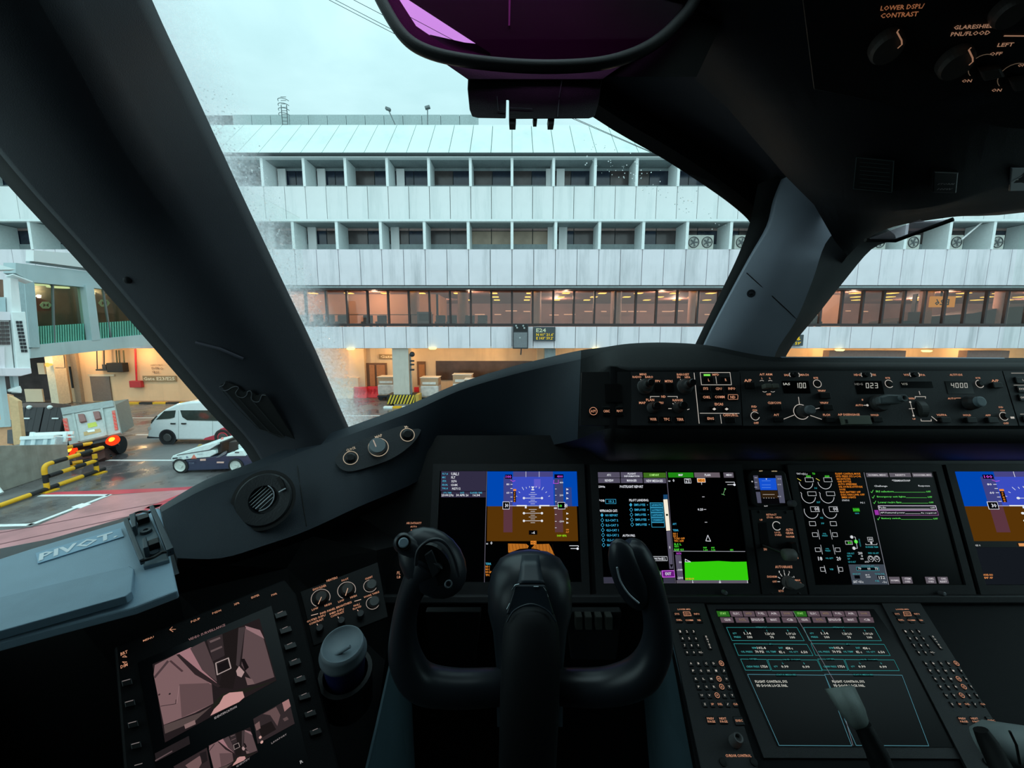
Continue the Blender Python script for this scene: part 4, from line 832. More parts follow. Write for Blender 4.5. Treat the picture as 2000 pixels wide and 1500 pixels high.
def cbox(x0, y0, z0, x1, y1, z1, name, mt, lab=None):
    m_ = MB(); m_.bb(E0 + V((x0, y0, z0)), E0 + V((x1, y1, z1))); return struct(m_, name, mt)
cbox(-1.0, -1.7, .52, 2.05, .36, .60, 'ceiling', M_liner); cbox(-1.0, -1.7, -1.3, 2.05, 1.6, -1.22, 'floor', M_trimd); cbox(-1.0, -1.78, -1.3, 2.05, -1.7, .6, 'wall_back', M_liner)
for nm, x in (('wall_left', -.80), ('wall_right', 1.85)):
    m_ = MB()
    for a, b in (((x, -1.7, -1.3), (x + .05, 1.5, -.40)), ((x, -1.7, -.40), (x + .05, -.22, .6)), ((x, -.22, .42), (x + .05, .5, .6))): m_.bb(E0 + V(a), E0 + V(b))
    struct(m_, nm, M_liner)
m_ = MB(); pf = [(-.9, -1.3), (2.0, -1.3), (2.0, -.12), (.4, -.12), (.1, -.15), (-.15, -.235), (-.5, -.42), (-.9, -.52)]
m_.prism([E0 + V((x, 1.28, z)) for x, z in pf], (0, .06, 0)); struct(m_, 'wall_front', M_trimd)
def translucent(name, col):
    m = bpy.data.materials.new(name); m.use_nodes = True; t = m.node_tree; t.nodes.clear(); a = N(t, 'ShaderNodeBsdfTranslucent'); a.inputs[0].default_value = lin(col); b = N(t, 'ShaderNodeBsdfTransparent'); b.inputs[0].default_value = lin(col); x = N(t, 'ShaderNodeMixShader', i={0: .75}); o = N(t, 'ShaderNodeOutputMaterial')
    t.links.new(a.outputs[0], x.inputs[1]); t.links.new(b.outputs[0], x.inputs[2]); t.links.new(x.outputs[0], o.inputs[0]); return m
# ------------------------------------------------ window panes
rr = random.Random(5)
def rainmix(p0, perp, w0):
    def f(t, out):
        geo = N(t, 'ShaderNodeNewGeometry'); sb = N(t, 'ShaderNodeVectorMath', operation='SUBTRACT'); sb.inputs[1].default_value = p0
        dt = N(t, 'ShaderNodeVectorMath', operation='DOT_PRODUCT'); dt.inputs[1].default_value = perp
        m1 = N(t, 'ShaderNodeMapRange', i={'From Min': 0, 'From Max': w0, 'To Min': .95, 'To Max': 0})
        n1 = N(t, 'ShaderNodeTexNoise', i={'Scale': 150, 'Detail': 5, 'Roughness': .7}); m2 = N(t, 'ShaderNodeMapRange', i={'From Min': .3, 'From Max': .65, 'To Min': .45, 'To Max': 1.1})
        mu = N(t, 'ShaderNodeMath', operation='MULTIPLY', use_clamp=True)
        tl_ = N(t, 'ShaderNodeBsdfTranslucent'); tl_.inputs[0].default_value = (.9, .95, 1, 1); mx = N(t, 'ShaderNodeMixShader'); Lk = t.links.new
        Lk(geo.outputs['Position'], sb.inputs[0]); Lk(sb.outputs[0], dt.inputs[0]); Lk(dt.outputs['Value'], m1.inputs[0]); Lk(geo.outputs['Position'], n1.inputs['Vector']); Lk(n1.outputs[0], m2.inputs[0])
        Lk(m1.outputs[0], mu.inputs[0]); Lk(m2.outputs[0], mu.inputs[1]); Lk(mu.outputs[0], mx.inputs[0]); Lk(out, mx.inputs[1]); Lk(tl_.outputs[0], mx.inputs[2]); return mx.outputs[0]
    return f
def pane(name, pts, pl3, mt):
    P_ = Pl(*pl3, ortho=True); m_ = MB(); q = [P_.at(x, y) for x, y in pts]; m_.poly(q); o = struct(m_, name, mt, fix=False); return o, P_
wpl = ((660, 840, 1.02), (1360, 700, 1.12), (400, 100, .66))
Pwd = Pl(*wpl); pa = Pwd.at(378, 170); pb_ = Pwd.at(660, 790); dl = (pb_ - pa).normalized(); pp = Pwd.n.cross(dl); pp = pp if pp.x > 0 else -pp
g_wind = glass('windshield_glass', (.97, .99, .98), .02, .01, rainmix(pa - pp * .012, pp, .095)); g_plain = glass('cockpit_glass', (.97, .99, .98), .02, .01)
pane('window_1', [(60, -320), (1400, -320), (1560, 400), (1420, 760), (640, 900), (420, 400)], wpl, g_wind)
pane('window_2', [(1480, 760), (2400, 760), (2400, 250), (1640, 380)], ((1500, 720, 1.12), (2200, 720, 1.12), (1700, 430, .98)), g_plain)
m_ = MB(); m_.bb(E0 + V((-.785, -.22, -.40)), E0 + V((-.780, 1.5, .42))); m_.bb(E0 + V((1.88, -.22, -.40)), E0 + V((1.885, 1.5, .42))); struct(m_, 'window_3', g_plain)
# raindrops caught beside the left pillar, and some along the top right of the windshield
m_ = MB()
for i in range(520):
    if i < 420: t = rr.random(); s_ = abs(rr.gauss(0, .024)) + .001; c_ = pa.lerp(pb_, t) + pp * s_
    else:
        t = rr.random(); c_ = Pwd.at(1180 + 250 * t + rr.uniform(-60, 5), 262 + 150 * t + rr.uniform(0, 50))
    r = rr.uniform(.0006, .0018); nn = Pwd.n
    m_.lathe(c_, nn, [(r, 0), (r * .8, r * .45), (r * .3, r * .7), (0, r * .72)], 6, 0, True, xd=dl)
gd = bpy.data.materials.new('water_drop'); gd.use_nodes = True; b_ = gd.node_tree.nodes['Principled BSDF']; b_.inputs['Transmission Weight'].default_value = 1; b_.inputs['Roughness'].default_value = .02; b_.inputs['IOR'].default_value = 1.33
o = m_.build('raindrops', gd); o['kind'] = 'stuff'; o['label'] = 'small raindrops caught on the windshield beside the left pillar'; o['category'] = 'raindrops'

# ------------------------------------------------ pillars and header
def loftpx(rows, n=4, **k):   # rows: list of [(px,py,Z)...]; each row smoothed along its length
    out = []
    for r in rows: out.append([W(*p) for p in crs(r, n)])
    return out
S = [((-420, -150), (-60, -220), (195, -250), .38), ((-200, 112), (110, 60), (297, 0), .45), ((0, 345), (245, 300), (376, 170), .55), ((150, 508), (345, 440), (468, 370), .64), ((290, 668), (440, 590), (548, 540), .71), ((400, 795), (520, 705), (618, 688), .77), ((478, 880), (600, 815), (680, 832), .82), ((520, 960), (650, 920), (730, 930), .84)]
def lp(a, b, t): return (a[0] + (b[0] - a[0]) * t, a[1] + (b[1] - a[1]) * t)
pil = MB()
R_ = [[(*lp(l, m, .25), z + .13) for l, m, r, z in S], [(*l, z + .035) for l, m, r, z in S], [(*lp(l, m, .13), z + .02) for l, m, r, z in S], [(*lp(l, m, .17), z - .005) for l, m, r, z in S], [(*lp(l, m, .6), z - .022) for l, m, r, z in S], [(*m, z - .015) for l, m, r, z in S], [(*lp(m, r, .35), z + .015) for l, m, r, z in S], [(*lp(m, r, .85), z + .05) for l, m, r, z in S], [(*r, z + .07) for l, m, r, z in S], [(*lp(m, r, .8), z + .16) for l, m, r, z in S]]
g = loftpx(R_); pil.grid(g[:3], 1); pil.grid(g[2:], 0)
wp = struct(pil, 'windshield_pillar', [M_trim, M_seal], fix=True)
bvh_p = BVHTree.FromPolygons([tuple(v) for v in pil.v], [tuple(f) for f in pil.f])
def hit(bvh, px, py):
    h = bvh.ray_cast(EYE, ray(px, py).normalized(), 5); return (h[0], h[1]) if h[0] is not None else (None, None)
def surfpl(bvh, x, y, dx=20, tilt=None):
    a, _ = hit(bvh, x, y); b, _ = hit(bvh, x + dx, y - (tilt or 0) * dx); c, _ = hit(bvh, x, y - dx); return Pl(a, b, c, world=True)
# pocket with wavy lip, strap edge and small knob on the pillar
pk = thing('pillar_pocket', 'black ribbed pocket with a wavy light lip on the left pillar', 'pocket', hit(bvh_p, 480, 770)[0])
Pq = Pl(hit(bvh_p, 440, 760)[0], hit(bvh_p, 500, 800)[0] , hit(bvh_p, 450, 690)[0], world=True).c(380, 640, 5.769)
Pq = Pq.lift(.004)
m_ = MB(); Pq.quad(m_, [(300, 640), (360, 600), (480, 650), (560, 720), (640, 700), (700, 760), (800, 740), (860, 830), (1150, 1265), (960, 1225), (740, 1130)], 0, .0, .003); m_.build('recess', M_seal, pk)
wav = crs([(360, 603), (340, 640), (298, 655), (330, 695), (390, 690), (440, 660), (490, 650), (512, 670), (480, 720), (500, 760), (560, 775), (605, 745), (610, 712), (640, 700), (660, 730), (655, 790), (690, 822), (740, 820), (760, 780), (775, 748), (815, 750)], 3)
m_ = MB(); m_.tube([Pq.at(x, y, .005) for x, y in wav], .0007, 6); m_.build('lip', mat('lip_grey', (100, 102, 108), .5), pk)
for ln in ([(325, 690), (480, 880), (740, 1135)], [(485, 755), (660, 950), (860, 1165)], [(665, 810), (850, 1030), (1020, 1215)]):
    m_ = MB(); m_.tube([Pq.at(x, y, .005) for x, y in ln], .0006, 6); m_.build('rib_edge', mat('lip_dim', (60, 62, 62), .5), pk)
m_ = MB(); m_.tube([Pq.at(x, y, .003) for x, y in ((740, 1135), (860, 1170), (1000, 1225), (1145, 1268))], .0006, 6); m_.build('stitching', mat('lip_dim', 0), pk)
m_ = MB(); q = [hit(bvh_p, x, y)[0] for x, y in ((384, 668), (430, 680), (476, 700))]; m_.tube([p + Pq.n * .002 for p in q], .0028, 8); 
setl(m_.build('grip_edge', mat('grip_grey', (74, 74, 86), .5)), 'raised grey seam edge on the left pillar above the pocket', 'seam')
c_, n_ = hit(bvh_p, 250, 547); n_ = n_ if n_.dot(EYE - c_) > 0 else -n_
m_ = MB(); m_.lathe(c_, n_, [(.006, 0), (.005, .004), (.002, .006), (0, .006)], 14, 0, True); setl(m_.build('pillar_stud', M_trimd), 'small dark stud on the left pillar beside the side window', 'stud')

ED = [(830, -60, .60), (1000, 105, .68), (1160, 230, .76), (1300, 313, .86), (1400, 379, .93), (1452, 420, .965), (1468, 440, .975)]
ds = [(0, 0, .16, 14, -14), (1, 0, 0, 0, 0), (1, 1, -.02, 16, -20), (2, 1, .0, 34, -34), (2, 2, .02, 48, -44), (3, 3, -.025, 62, -56)]
hd = MB(); rows = [[(x + d[3], y + d[4], z + d[2]) for x, y, z in ED] for d in ds]
F = [(1060, -140, .52), (1130, -20, .58), (1240, 60, .63), (1420, 190, .70), (1545, 285, .75), (1620, 385, .80), (1640, 430, .83)]
rows += [[tuple(.5 * (a + b) for a, b in zip(p, q)) for p, q in zip(rows[-1], F)], F]
g = loftpx(rows); hd.grid(g[:2], 1); hd.grid(g[1:3], 2); hd.grid(g[2:5], 1); hd.grid(g[4:], 0)
struct(hd, 'windshield_header', [M_trim, M_seal, M_frame])
PS = [((1330, 735), (1356, 740), (1505, 760), (1530, 765), 1.02), ((1360, 668), (1380, 668), (1515, 690), (1536, 694), .99), ((1407, 572), (1428, 575), (1555, 625), (1602, 608), .96), ((1442, 498), (1468, 503), (1588, 545), (1648, 550), .93), ((1463, 440), (1505, 442), (1612, 476), (1702, 487), .90), ((1470, 410), (1520, 385), (1650, 430), (1750, 465), .88), ((1480, 360), (1545, 330), (1660, 380), (1722, 440), .86)]
ps = MB(); rows = [[(a[0] + 14, a[1], z + .16) for a, b, c, d, z in PS], [(*a, z + .03) for a, b, c, d, z in PS], [(*lp(a, b, .8), z + .02) for a, b, c, d, z in PS], [(*b, z - .005) for a, b, c, d, z in PS], [(*lp(b, c, .5), z - .02) for a, b, c, d, z in PS], [(*c, z - .01) for a, b, c, d, z in PS], [(*lp(c, d, .4), z + .02) for a, b, c, d, z in PS], [(*d, z + .06) for a, b, c, d, z in PS], [(d[0] - 14, d[1], z + .18) for a, b, c, d, z in PS]]
g = loftpx(rows); ps.grid(g[:3], 1); ps.grid(g[2:6], 0); ps.grid(g[5:], 2)  # right flank in dark trim: its shade is put into the colour
struct(ps, 'centre_post', [M_post, M_seal, M_trimd])
bvh_c = BVHTree.FromPolygons([tuple(v) for v in ps.v], [tuple(f) for f in ps.f])
q = [hit(bvh_c, x, y)[0] for x, y in ((1458, 533), (1480, 553), (1510, 580), (1540, 608), (1556, 624))]
m_ = MB(); m_.tube([p + (EYE - p).normalized() * .0002 for p in q], .0011, 6); struct(m_, 'trim_1', M_seal)
c_, n_ = hit(bvh_c, 1467, 573); n_ = n_ if n_.dot(EYE - c_) > 0 else -n_
m_ = MB(); m_.lathe(c_, n_, [(.0095, 0), (.009, .0015), (.006, .0015), (.005, .0005), (.0025, .0025), (0, .0025)], 18, 0, False); setl(m_.build('post_screw', M_trim), 'round recessed screw on the grey centre post', 'screw')
# overhead console
OC = [[(1640, 520, .97), (1688, 468, .95), (1745, 442, .92), (1850, 424, .9), (2000, 415, .88), (2300, 360, .86)],
      [(1655, 500, .90), (1688, 470, .86), (1745, 443, .83), (1850, 425, .80), (2000, 407, .78), (2300, 350, .76)],
      [(1630, 470, .86), (1678, 450, .82), (1745, 428, .79), (1850, 408, .76), (2000, 388, .74), (2300, 330, .72)],
      [(1590, 400, .79), (1650, 408, .74), (1740, 412, .69), (1850, 398, .66), (2000, 352, .64), (2300, 290, .62)],
      [(1540, 350, .76), (1620, 370, .69), (1730, 375, .63), (1850, 345, .60), (2000, 290, .58), (2300, 230, .56)],
      [(1420, 210, .68), (1520, 215, .61), (1680, 215, .55), (1830, 205, .52), (2000, 190, .50), (2300, 160, .48)],
      [(1250, 60, .60), (1400, 60, .53), (1600, 60, .50), (1810, 60, .47), (2000, 50, .45), (2300, 40, .44)],
      [(1100, -160, .52), (1300, -160, .46), (1600, -160, .44), (1810, -160, .43), (2000, -160, .41), (2300, -160, .40)]]
oc = MB(); g = loftpx(OC); oc.grid(g, 0); struct(oc, 'overhead_console', M_trimd)
vz = thing('sun_visor', 'pale translucent visor blade at the top of the right windshield', 'visor', W(1770, 466, .72))
m_ = MB(); Pz = Pl((1697, 465, .72), (1747, 466, .72), (1800, 428, .66), ortho=False); Pz.quad(m_, [(1699, 465), (1797, 429), (1806, 432), (1852, 428), (1747, 467)], 0, .0, .002); m_.build('blade', translucent('visor_pale', (236, 230, 236)), vz)
m_ = MB(); m_.tube([Pz.at(1690, 468, .001), Pz.at(1749, 469, .001), Pz.at(1862, 427, .001)], .0035, 8); m_.build('frame', M_seal, vz)

# ------------------------------------------------ glareshield and left coaming
ST = [  # silhouette, lower edge
 ((-160, 1190, .44), (-120, 1260, .40)), ((160, 1062, .56), (190, 1150, .50)), ((312, 990, .64), (346, 1090, .56)), ((400, 938, .71), (432, 1090, .62)), ((490, 905, .78), (520, 1064, .68)), ((580, 868, .82), (600, 1036, .72)), ((680, 834, .86), (700, 990, .76)), ((800, 790, .90), (800, 948, .86)), ((900, 747, .92), (880, 905, .94)), ((1000, 716, .92), (975, 884, .96)), ((1080, 696, .91), (1062, 872, .92)), ((1135, 684, .89), (1128, 858, .82)),
 ((1180, 678, .87), (1180, 838, .687)), ((1230, 671, .855), (1232, 838, .687)), ((1300, 669, .85), (1300, 838, .687)), ((1380, 674, .86), (1380, 838, .687)), ((1450, 688, .90), (1450, 838, .687)), ((1500, 696, .93), (1500, 838, .687)), ((1560, 698, .93), (1560, 838, .687)), ((1800, 699, .93), (1800, 838, .687)), ((2300, 699, .93), (2300, 838, .687))]
ST = ST[2:]
rows = [[] for _ in range(8)]
for i, (s, l) in enumerate(ST):
    L3 = lambda t: tuple(a + (b - a) * t for a, b in zip(s, l))
    rows[0].append((s[0], s[1] + 10, s[2] + .32)); rows[1].append(s)
    if l[2] != .687:
        a = L3(.1); rows[2].append((a[0], a[1], a[2] - .012)); a = L3(.45); rows[3].append((a[0], a[1], a[2] - .014)); a = L3(.9); rows[4].append((a[0], a[1], a[2] - .004)); rows[5].append(l)
        rows[6].append((l[0], l[1] + 14, l[2] + .03)); rows[7].append((l[0], l[1] + 30, l[2] + .22))
    else:
        rows[2].append((s[0], s[1] + 9, s[2] - .03)); rows[3].append((s[0], 716, .725)); rows[4].append((s[0], 724, .712)); rows[5].append(l); rows[6].append((s[0], 866, .69)); rows[7].append((s[0], 900, .875))
gs_ = MB(); g = loftpx(rows, 4); q_ = 36; gs_.grid([r[:q_ + 1] for r in g[:3]], 0); gs_.grid([r[q_:] for r in g[:3]], 2); gs_.grid([r[:q_ + 1] for r in g[2:6]], 0); gs_.grid([r[q_:] for r in g[2:6]], 2); gs_.grid(g[5:], 1)
cap = [r[0] for r in g[1:8]]; gs_.poly(cap, 0)
glare = thing('glareshield', 'dark padded glareshield sweeping from the side window over the panels', 'glareshield', W(900, 900, .85))
gs_.build('hood', [M_coam, M_blk, mat('hood_black', (9, 10, 12), .7, sc_=30, bump=.3, spec=.15)], glare)
bvh_g = BVHTree.FromPolygons([tuple(v) for v in gs_.v], [tuple(f) for f in gs_.f])
q = [hit(bvh_g, x, y)[0] for x, y in ((578, 878), (582, 920), (588, 960), (594, 1000), (599, 1028))]
m_ = MB(); m_.tube(q, .0011, 6); m_.build('seam', M_seal, glare)
# lit far edge of the hood, its light put into a pale blue tube
m_ = MB(); m_.tube([W(1525, 700, .93), W(1700, 700, .93), (W(1960, 702, .93))], .004, 8); m_.build('lit_edge', mat('lit_edge_blue', (140, 156, 180), .4), glare)
# gasper vent
Pv = Pl((515, 976, .703), (560, 956, .716), (503, 920, .718))
vt = thing('air_vent', 'round black gasper air vent with slatted opening in the left coaming', 'vent', Pv.at(515, 1030))
m_ = MB(); Pv.knob(m_, 515, 976, [(54, -.010), (54, .0005), (51, .0025), (29, .0010), (27, -.012)], 40, 0, False); m_.build('bezel', mat('vent_black', (26, 30, 34), .5, bump=.2), vt)
m_ = MB(); Pv.arc(m_, 515, 976, 57, 8, 0, 360, 0, -.0005, n=40); m_.build('shadow_gap', M_seal, vt); m_ = MB(); Pv.disc(m_, 508, 972, 27, 0, -.010); m_.build('duct', M_seal, vt)
for i, y in enumerate((-18, -11, -4, 3, 10, 17)):
    hw = math.sqrt(26 ** 2 - y * y) * .95; c0 = Pv.loc(Pv.at(508, 972)); ku, kv = Pv.k(508, 972); d = V((math.cos(R(22)), math.sin(R(22))))
    e = V((-d.y, d.x)); a_ = V(c0) + e * y * ku - d * hw * ku; b2 = V(c0) + e * y * ku + d * hw * ku
    m_ = MB(); m_.tube([Pv.P(a_.x, a_.y, -.004), Pv.P(b2.x, b2.y, -.004)], .0006 if i != 1 else .0012, 6); m_.build('slat', mat('slat_metal', (200, 208, 214), .3, .3), vt)
m_ = MB(); Pv.arc(m_, 508, 972, 26.5, 2, -110, 40, 0, .0012); m_.build('chrome_rim', mat('rim_metal', (190, 198, 206), .3, .4), vt)
m_ = MB(); Pv.line(m_, [(545, 934), (550, 942), (554, 952), (556, 958)], 7, 0, .004); m_.build('lever_slot', M_seal, vt); m_ = MB(); a = Pv.at(547, 962, .006); b = Pv.at(560, 955, .006); m_.tube([a, b], .0015, 6); m_.build('lever', mat('slat_metal', 0), vt)
# light and mic control plate
Pn = surfpl(bvh_g, 738, 880, 40, .36).lift(.0035)
Pn = Pl(hit(bvh_g, 690, 900)[0], hit(bvh_g, 790, 862)[0], hit(bvh_g, 735, 850)[0], world=True).lift(.005)
lc = thing('map_light_panel', 'dark oval plate with clock, map and mic controls on the coaming', 'control plate', Pn.at(738, 925))
el = crs([(660, 888), (680, 872), (740, 846), (795, 829), (815, 826), (823, 834), (818, 850), (800, 872), (765, 896), (715, 914), (682, 921), (663, 914), (655, 900), (660, 888)], 4)
m_ = MB(); Pn.quad(m_, el[:-1], 0, -.006, .007); m_.build('plate', mat('plate_slate', (48, 52, 56), .5, bump=.2), lc)
M_leg = em((205, 190, 175), .62, 'legend_white'); M_ora = em((230, 160, 125), .62, 'legend_peach')
m_ = MB(); Pn.text(m_, 'CLOCK', 685.5, 877.5, 19, 5); Pn.text(m_, 'MAP', 739.5, 852.5, 15, 5); Pn.text(m_, 'MIC', 796, 833, 12, 5)
Pn.arc(m_, 685, 895, 13.5, 1.3, h=.0013); Pn.arc(m_, 739, 874, 18.5, 1.3, h=.0013); Pn.arc(m_, 795.5, 850, 13, 1.3, h=.0013); Pn.arc(m_, 795.5, 849, 7.5, 1.2, 0, 200, h=.0013); m_.v = [v + Pn.n * .0012 for v in m_.v]; m_.build('legend', em((205, 190, 165), .7), lc)
for x, y, r in ((685, 895, 9), (795.5, 850, 10)): m_ = MB(); Pn.knob(m_, x, y, [(r, .001), (r, .006), (r * .7, .0075)], 20); m_.build('push_button', M_btn, lc)
m_ = MB(); Pn.knob(m_, 736, 875, [(16, .001), (15.5, .016), (14.5, .018)], 28); kn = m_.build('map_knob', mat('knob_blue_grey', (128, 138, 142), .45), lc)
m_ = MB(); a = Pn.at(733, 874, .0188); Pn.line(m_, [(728, 866), (733, 878)], 2.2, 0, .0185); m_.build('pointer', M_leg, kn)
# ================================================ INSTRUMENT PANEL
class Pal:
    def __init__(s, name='px'): s.i = {}; s.mats = []
    def __call__(s, c, k=1.0):
        key = (c, k)
        if key not in s.i: s.i[key] = len(s.mats); s.mats.append(em(c, k))
        return s.i[key]
PM = Pl((1000, 1030, .85), (1500, 1030, .85), (1000, 920, .880))
ip = thing('instrument_panel', 'wide black main instrument panel holding the large displays', 'instrument panel', PM.at(1200, 1175))
m_ = MB(); PM.rect(m_, 700, 850, 2400, 1174, 0, -.045, .042); m_.build('panel_plate', M_blk, ip)
m_ = MB(); PM.rect(m_, 700, 1160, 2400, 1176, 0, -.002, .014); m_.build('lower_lip', M_pan, ip, bevel=.003)
scr_mat = mat('screen_glass', (3, 4, 7), .3, var=0, spec=.16)
def display(x0, y0, x1, y1, label, bx=(14, 14, 14, 20)):
    t_ = thing('display_unit', label, 'display', PM.at((x0 + x1) / 2, y1 + bx[3]))
    a = PM.loc(PM.at(x0, y0)); b = PM.loc(PM.at(x1, y1)); ku, kv = PM.k((x0 + x1) / 2, y0)
    A0 = (a[0] - bx[0] * ku, a[1] + bx[1] * kv); B0 = (b[0] + bx[2] * ku, b[1] - bx[3] * kv)
    m_ = MB(); h = -.003
    for p, q in (((A0[0], A0[1]), (B0[0], a[1])), ((A0[0], b[1]), (B0[0], B0[1])), ((A0[0], a[1]), (a[0], b[1])), ((b[0], a[1]), (B0[0], b[1]))):
        m_.prism([PM.P(p[0], p[1], h), PM.P(q[0], p[1], h), PM.P(q[0], q[1], h), PM.P(p[0], q[1], h)], PM.n * .006)
    m_.build('bezel', M_pan, t_)
    m_ = MB(); m_.prism([PM.P(a[0], a[1], h), PM.P(b[0], a[1], h), PM.P(b[0], b[1], h), PM.P(a[0], b[1], h)], PM.n * .002); sc1 = m_.build('screen', scr_mat, t_)
    return t_, sc1
def finish(mb, pal, par, name='screen_graphics'):
    return mb.build(name, pal.mats, par, fix=False)
WHT = (225, 228, 235); CYA = (70, 170, 200); GRN = (80, 230, 60); ORG_ = (235, 140, 50); MAG = (200, 80, 220); GRY = (82, 78, 96)
def pfd(P_, mb, c, full=True):
    """attitude display graphics in the crop frame of the captain's primary display"""
    R4 = lambda x0, y0, x1, y1, col, h=.0004: P_.rect(mb, x0, y0, x1, y1, c(col), h)
    R4(645, 120, 1668, 512, (0, 70, 175)); R4(645, 512, 1668, 905, (84, 50, 8))
    R4(935, 122, 1385, 180, (70, 68, 130), .0006); R4(930, 180, 1395, 500, (58, 76, 190), .0006)
    R4(828, 180, 928, 512, (62, 66, 130), .0007); R4(828, 512, 928, 805, (88, 52, 62), .0007); R4(1400, 200, 1505, 512, (62, 66, 110), .0007); R4(1400, 512, 1500, 805, (88, 56, 58), .0007)
    R4(1520, 300, 1600, 512, (44, 66, 140), .0007); R4(1170, 205, 1245, 300, (92, 90, 200), .0008)
    w_ = c(WHT)
    for x in (1080, 1229): P_.line(mb, [(x, 122), (x, 182)], 4, w_, .001)
    R4(845, 155, 923, 203, (8, 0, 20), .001); P_.text(mb, '100', 884, 179, 60, 32, c(MAG), .0012); R4(1400, 152, 1503, 196, (8, 0, 20), .001); P_.text(mb, '4000', 1462, 176, 64, 26, c(MAG), .0012)
    P_.line(mb, [(905, 215), (930, 232), (958, 225)], 5, c(MAG), .001); P_.line(mb, [(1395, 215), (1390, 255), (1445, 255), (1445, 215)], 5, c(MAG), .001)
    for y, t in ((265, '80'), (360, '60')): P_.text(mb, t, 877, y, 34, 24, w_, .001)
    for y in (265, 312, 360, 408, 456): P_.line(mb, [(907, y), (928, y)], 6, w_, .001)
    for y, t in ((245, '400'), (388, '200'), (682, '-200')): P_.text(mb, t, 1480, y, 42 if len(t) == 3 else 56, 20, w_, .001)
    for y in (317, 388, 460, 604, 682, 754): P_.line(mb, [(1408, y), (1424, y)], 5, w_, .001)
    R4(1395, 526, 1428, 540, WHT, .0011)
    # pitch ladder
    for i, y in enumerate((358, 379, 400, 443, 463, 485, 548, 569, 612, 633, 655, 697)): hw = 44 if i in (1, 4, 6, 9) else 24; P_.line(mb, [(1157 - hw, y), (1157 + hw, y)], 4, w_, .001)
    for y in (420, 590, 676): P_.line(mb, [(1060, y), (1255, y)], 5, w_, .001); [P_.disc(mb, x, y, 13, w_, .0012) for x in (1057, 1260)]
    R4(975, 498, 1090, 512, WHT, .0013); R4(1230, 498, 1345, 512, WHT, .0013); P_.line(mb, [(830, 507), (1480, 507)], 4, w_, .001); R4(1068, 510, 1088, 535, WHT, .0013); R4(1228, 510, 1248, 535, WHT, .0013)
    for a in (-60, -45, -30, -20, -10, 10, 20, 30, 45, 60):
        ra = R(90 - a); r0, r1 = 205, (240 if a in (-30, 30) else 222); P_.line(mb, [(1157 + r0 * math.cos(ra), 505 - r0 * math.sin(ra)), (1157 + r1 * math.cos(ra), 505 - r1 * math.sin(ra))], 5, w_, .001)
    P_.quad(mb, [(1157, 318), (1138, 290), (1176, 290)], w_, .0012); R4(1142, 318, 1172, 332, WHT, .0012)
    R4(818, 460, 895, 547, WHT, .0011); R4(822, 465, 891, 542, (5, 5, 8), .0013); P_.text(mb, '30', 862, 503, 36, 42, w_, .0015)
    R4(1438, 466, 1522, 546, WHT, .0011); R4(1442, 470, 1519, 541, (5, 5, 8), .0013); P_.text(mb, '10', 1465, 507, 40, 30, c(GRN), .0015); P_.text(mb, '80', 1530, 505, 34, 50, w_, .0015)
    R4(937, 318, 970, 340, ORG_, .0011); R4(935, 342, 968, 466, (20, 8, 0), .0011)
    for y, t in zip((360, 385, 410, 435, 458), 'SPEED'): P_.text(mb, t, 952, y, 14, 16, c(ORG_), .0013)
    for y in (320, 362, 422, 592, 652, 696): P_.quad(mb, [(1535, y - 11), (1562, y + 3), (1535, y + 13)], w_, .0012)
    R4(1112, 783, 1208, 832, (5, 5, 8), .001); P_.text(mb, '-6', 1163, 808, 38, 30, w_, .0013)
    P_.text(mb, 'GW', 1547, 775, 36, 18, c(ORG_), .001); P_.text(mb, 'ALT', 1547, 802, 36, 18, c(ORG_), .001); P_.text(mb, '1009 HPA', 1484, 843, 108, 26, c((150, 230, 30)), .001)
# ---- captain's primary display
d1, s1 = display(860, 920, 1136, 1137, "leftmost large display with blue and brown attitude picture")
P1 = PM.c(840, 900, 5.769); c = Pal(); mb = MB(); w_ = c(WHT)
P1.rect(mb, 127, 118, 628, 342, c((48, 44, 66)), .0003); P1.rect(mb, 127, 348, 628, 412, c((48, 44, 66)), .0003); P1.line(mb, [(640, 120), (622, 900), (612, 1370)], 5, c((110, 105, 120)), .0014)
for t, x, y, wd, ht, col in (('FLT #', 170, 148, 62, 22, CYA), ('UAL1', 281, 148, 84, 34, WHT), ('MIC', 157, 187, 38, 22, CYA), ('FLT', 262, 188, 46, 26, WHT), ('XPDR', 160, 228, 46, 22, CYA), ('3276', 270, 230, 60, 26, WHT), ('SELCAL', 168, 270, 66, 20, CYA), ('CS-BK', 274, 272, 78, 24, WHT), ('TAIL #', 167, 311, 66, 20, CYA), ('N27112', 296, 313, 94, 26, WHT), ('UTC TIME', 196, 360, 90, 18, CYA), ('DATE', 362, 360, 44, 18, CYA), ('ELAPSED TIME', 520, 360, 134, 18, CYA), ('23:00:29z', 197, 387, 136, 26, WHT), ('30 APR 26', 364, 387, 138, 26, WHT), ('16:34', 522, 387, 78, 26, WHT)):
    P1.text(mb, t, x, y, wd, ht, c(col), .0008)
pfd(P1, mb, c)
P1.text(mb, 'GS', 642, 934, 24, 16, w_); P1.text(mb, '0', 691, 926, 22, 34, w_); P1.text(mb, 'HDG', 1166, 921, 56, 26, c((20, 8, 0)), .0012); P1.rect(mb, 1132, 902, 1198, 942, c(ORG_), .0008)
P1.quad(mb, [(878, 932), (1085, 936), (1112, 960), (1100, 985), (1010, 992), (890, 1035), (880, 1030)], c((200, 120, 40), .75), .0007); P1.quad(mb, [(1140, 985), (1180, 940), (1340, 935), (1365, 980), (1412, 1085), (1400, 1105), (1330, 1052), (1220, 998)], c((200, 120, 40), .75), .0007)
for i in range(14): P1.line(mb, [(885 + i * 38, 938), (900 + i * 38, 1010 + max(0, i - 7) * 14)], 3, c((40, 20, 4)), .0009) if i != 6 else None
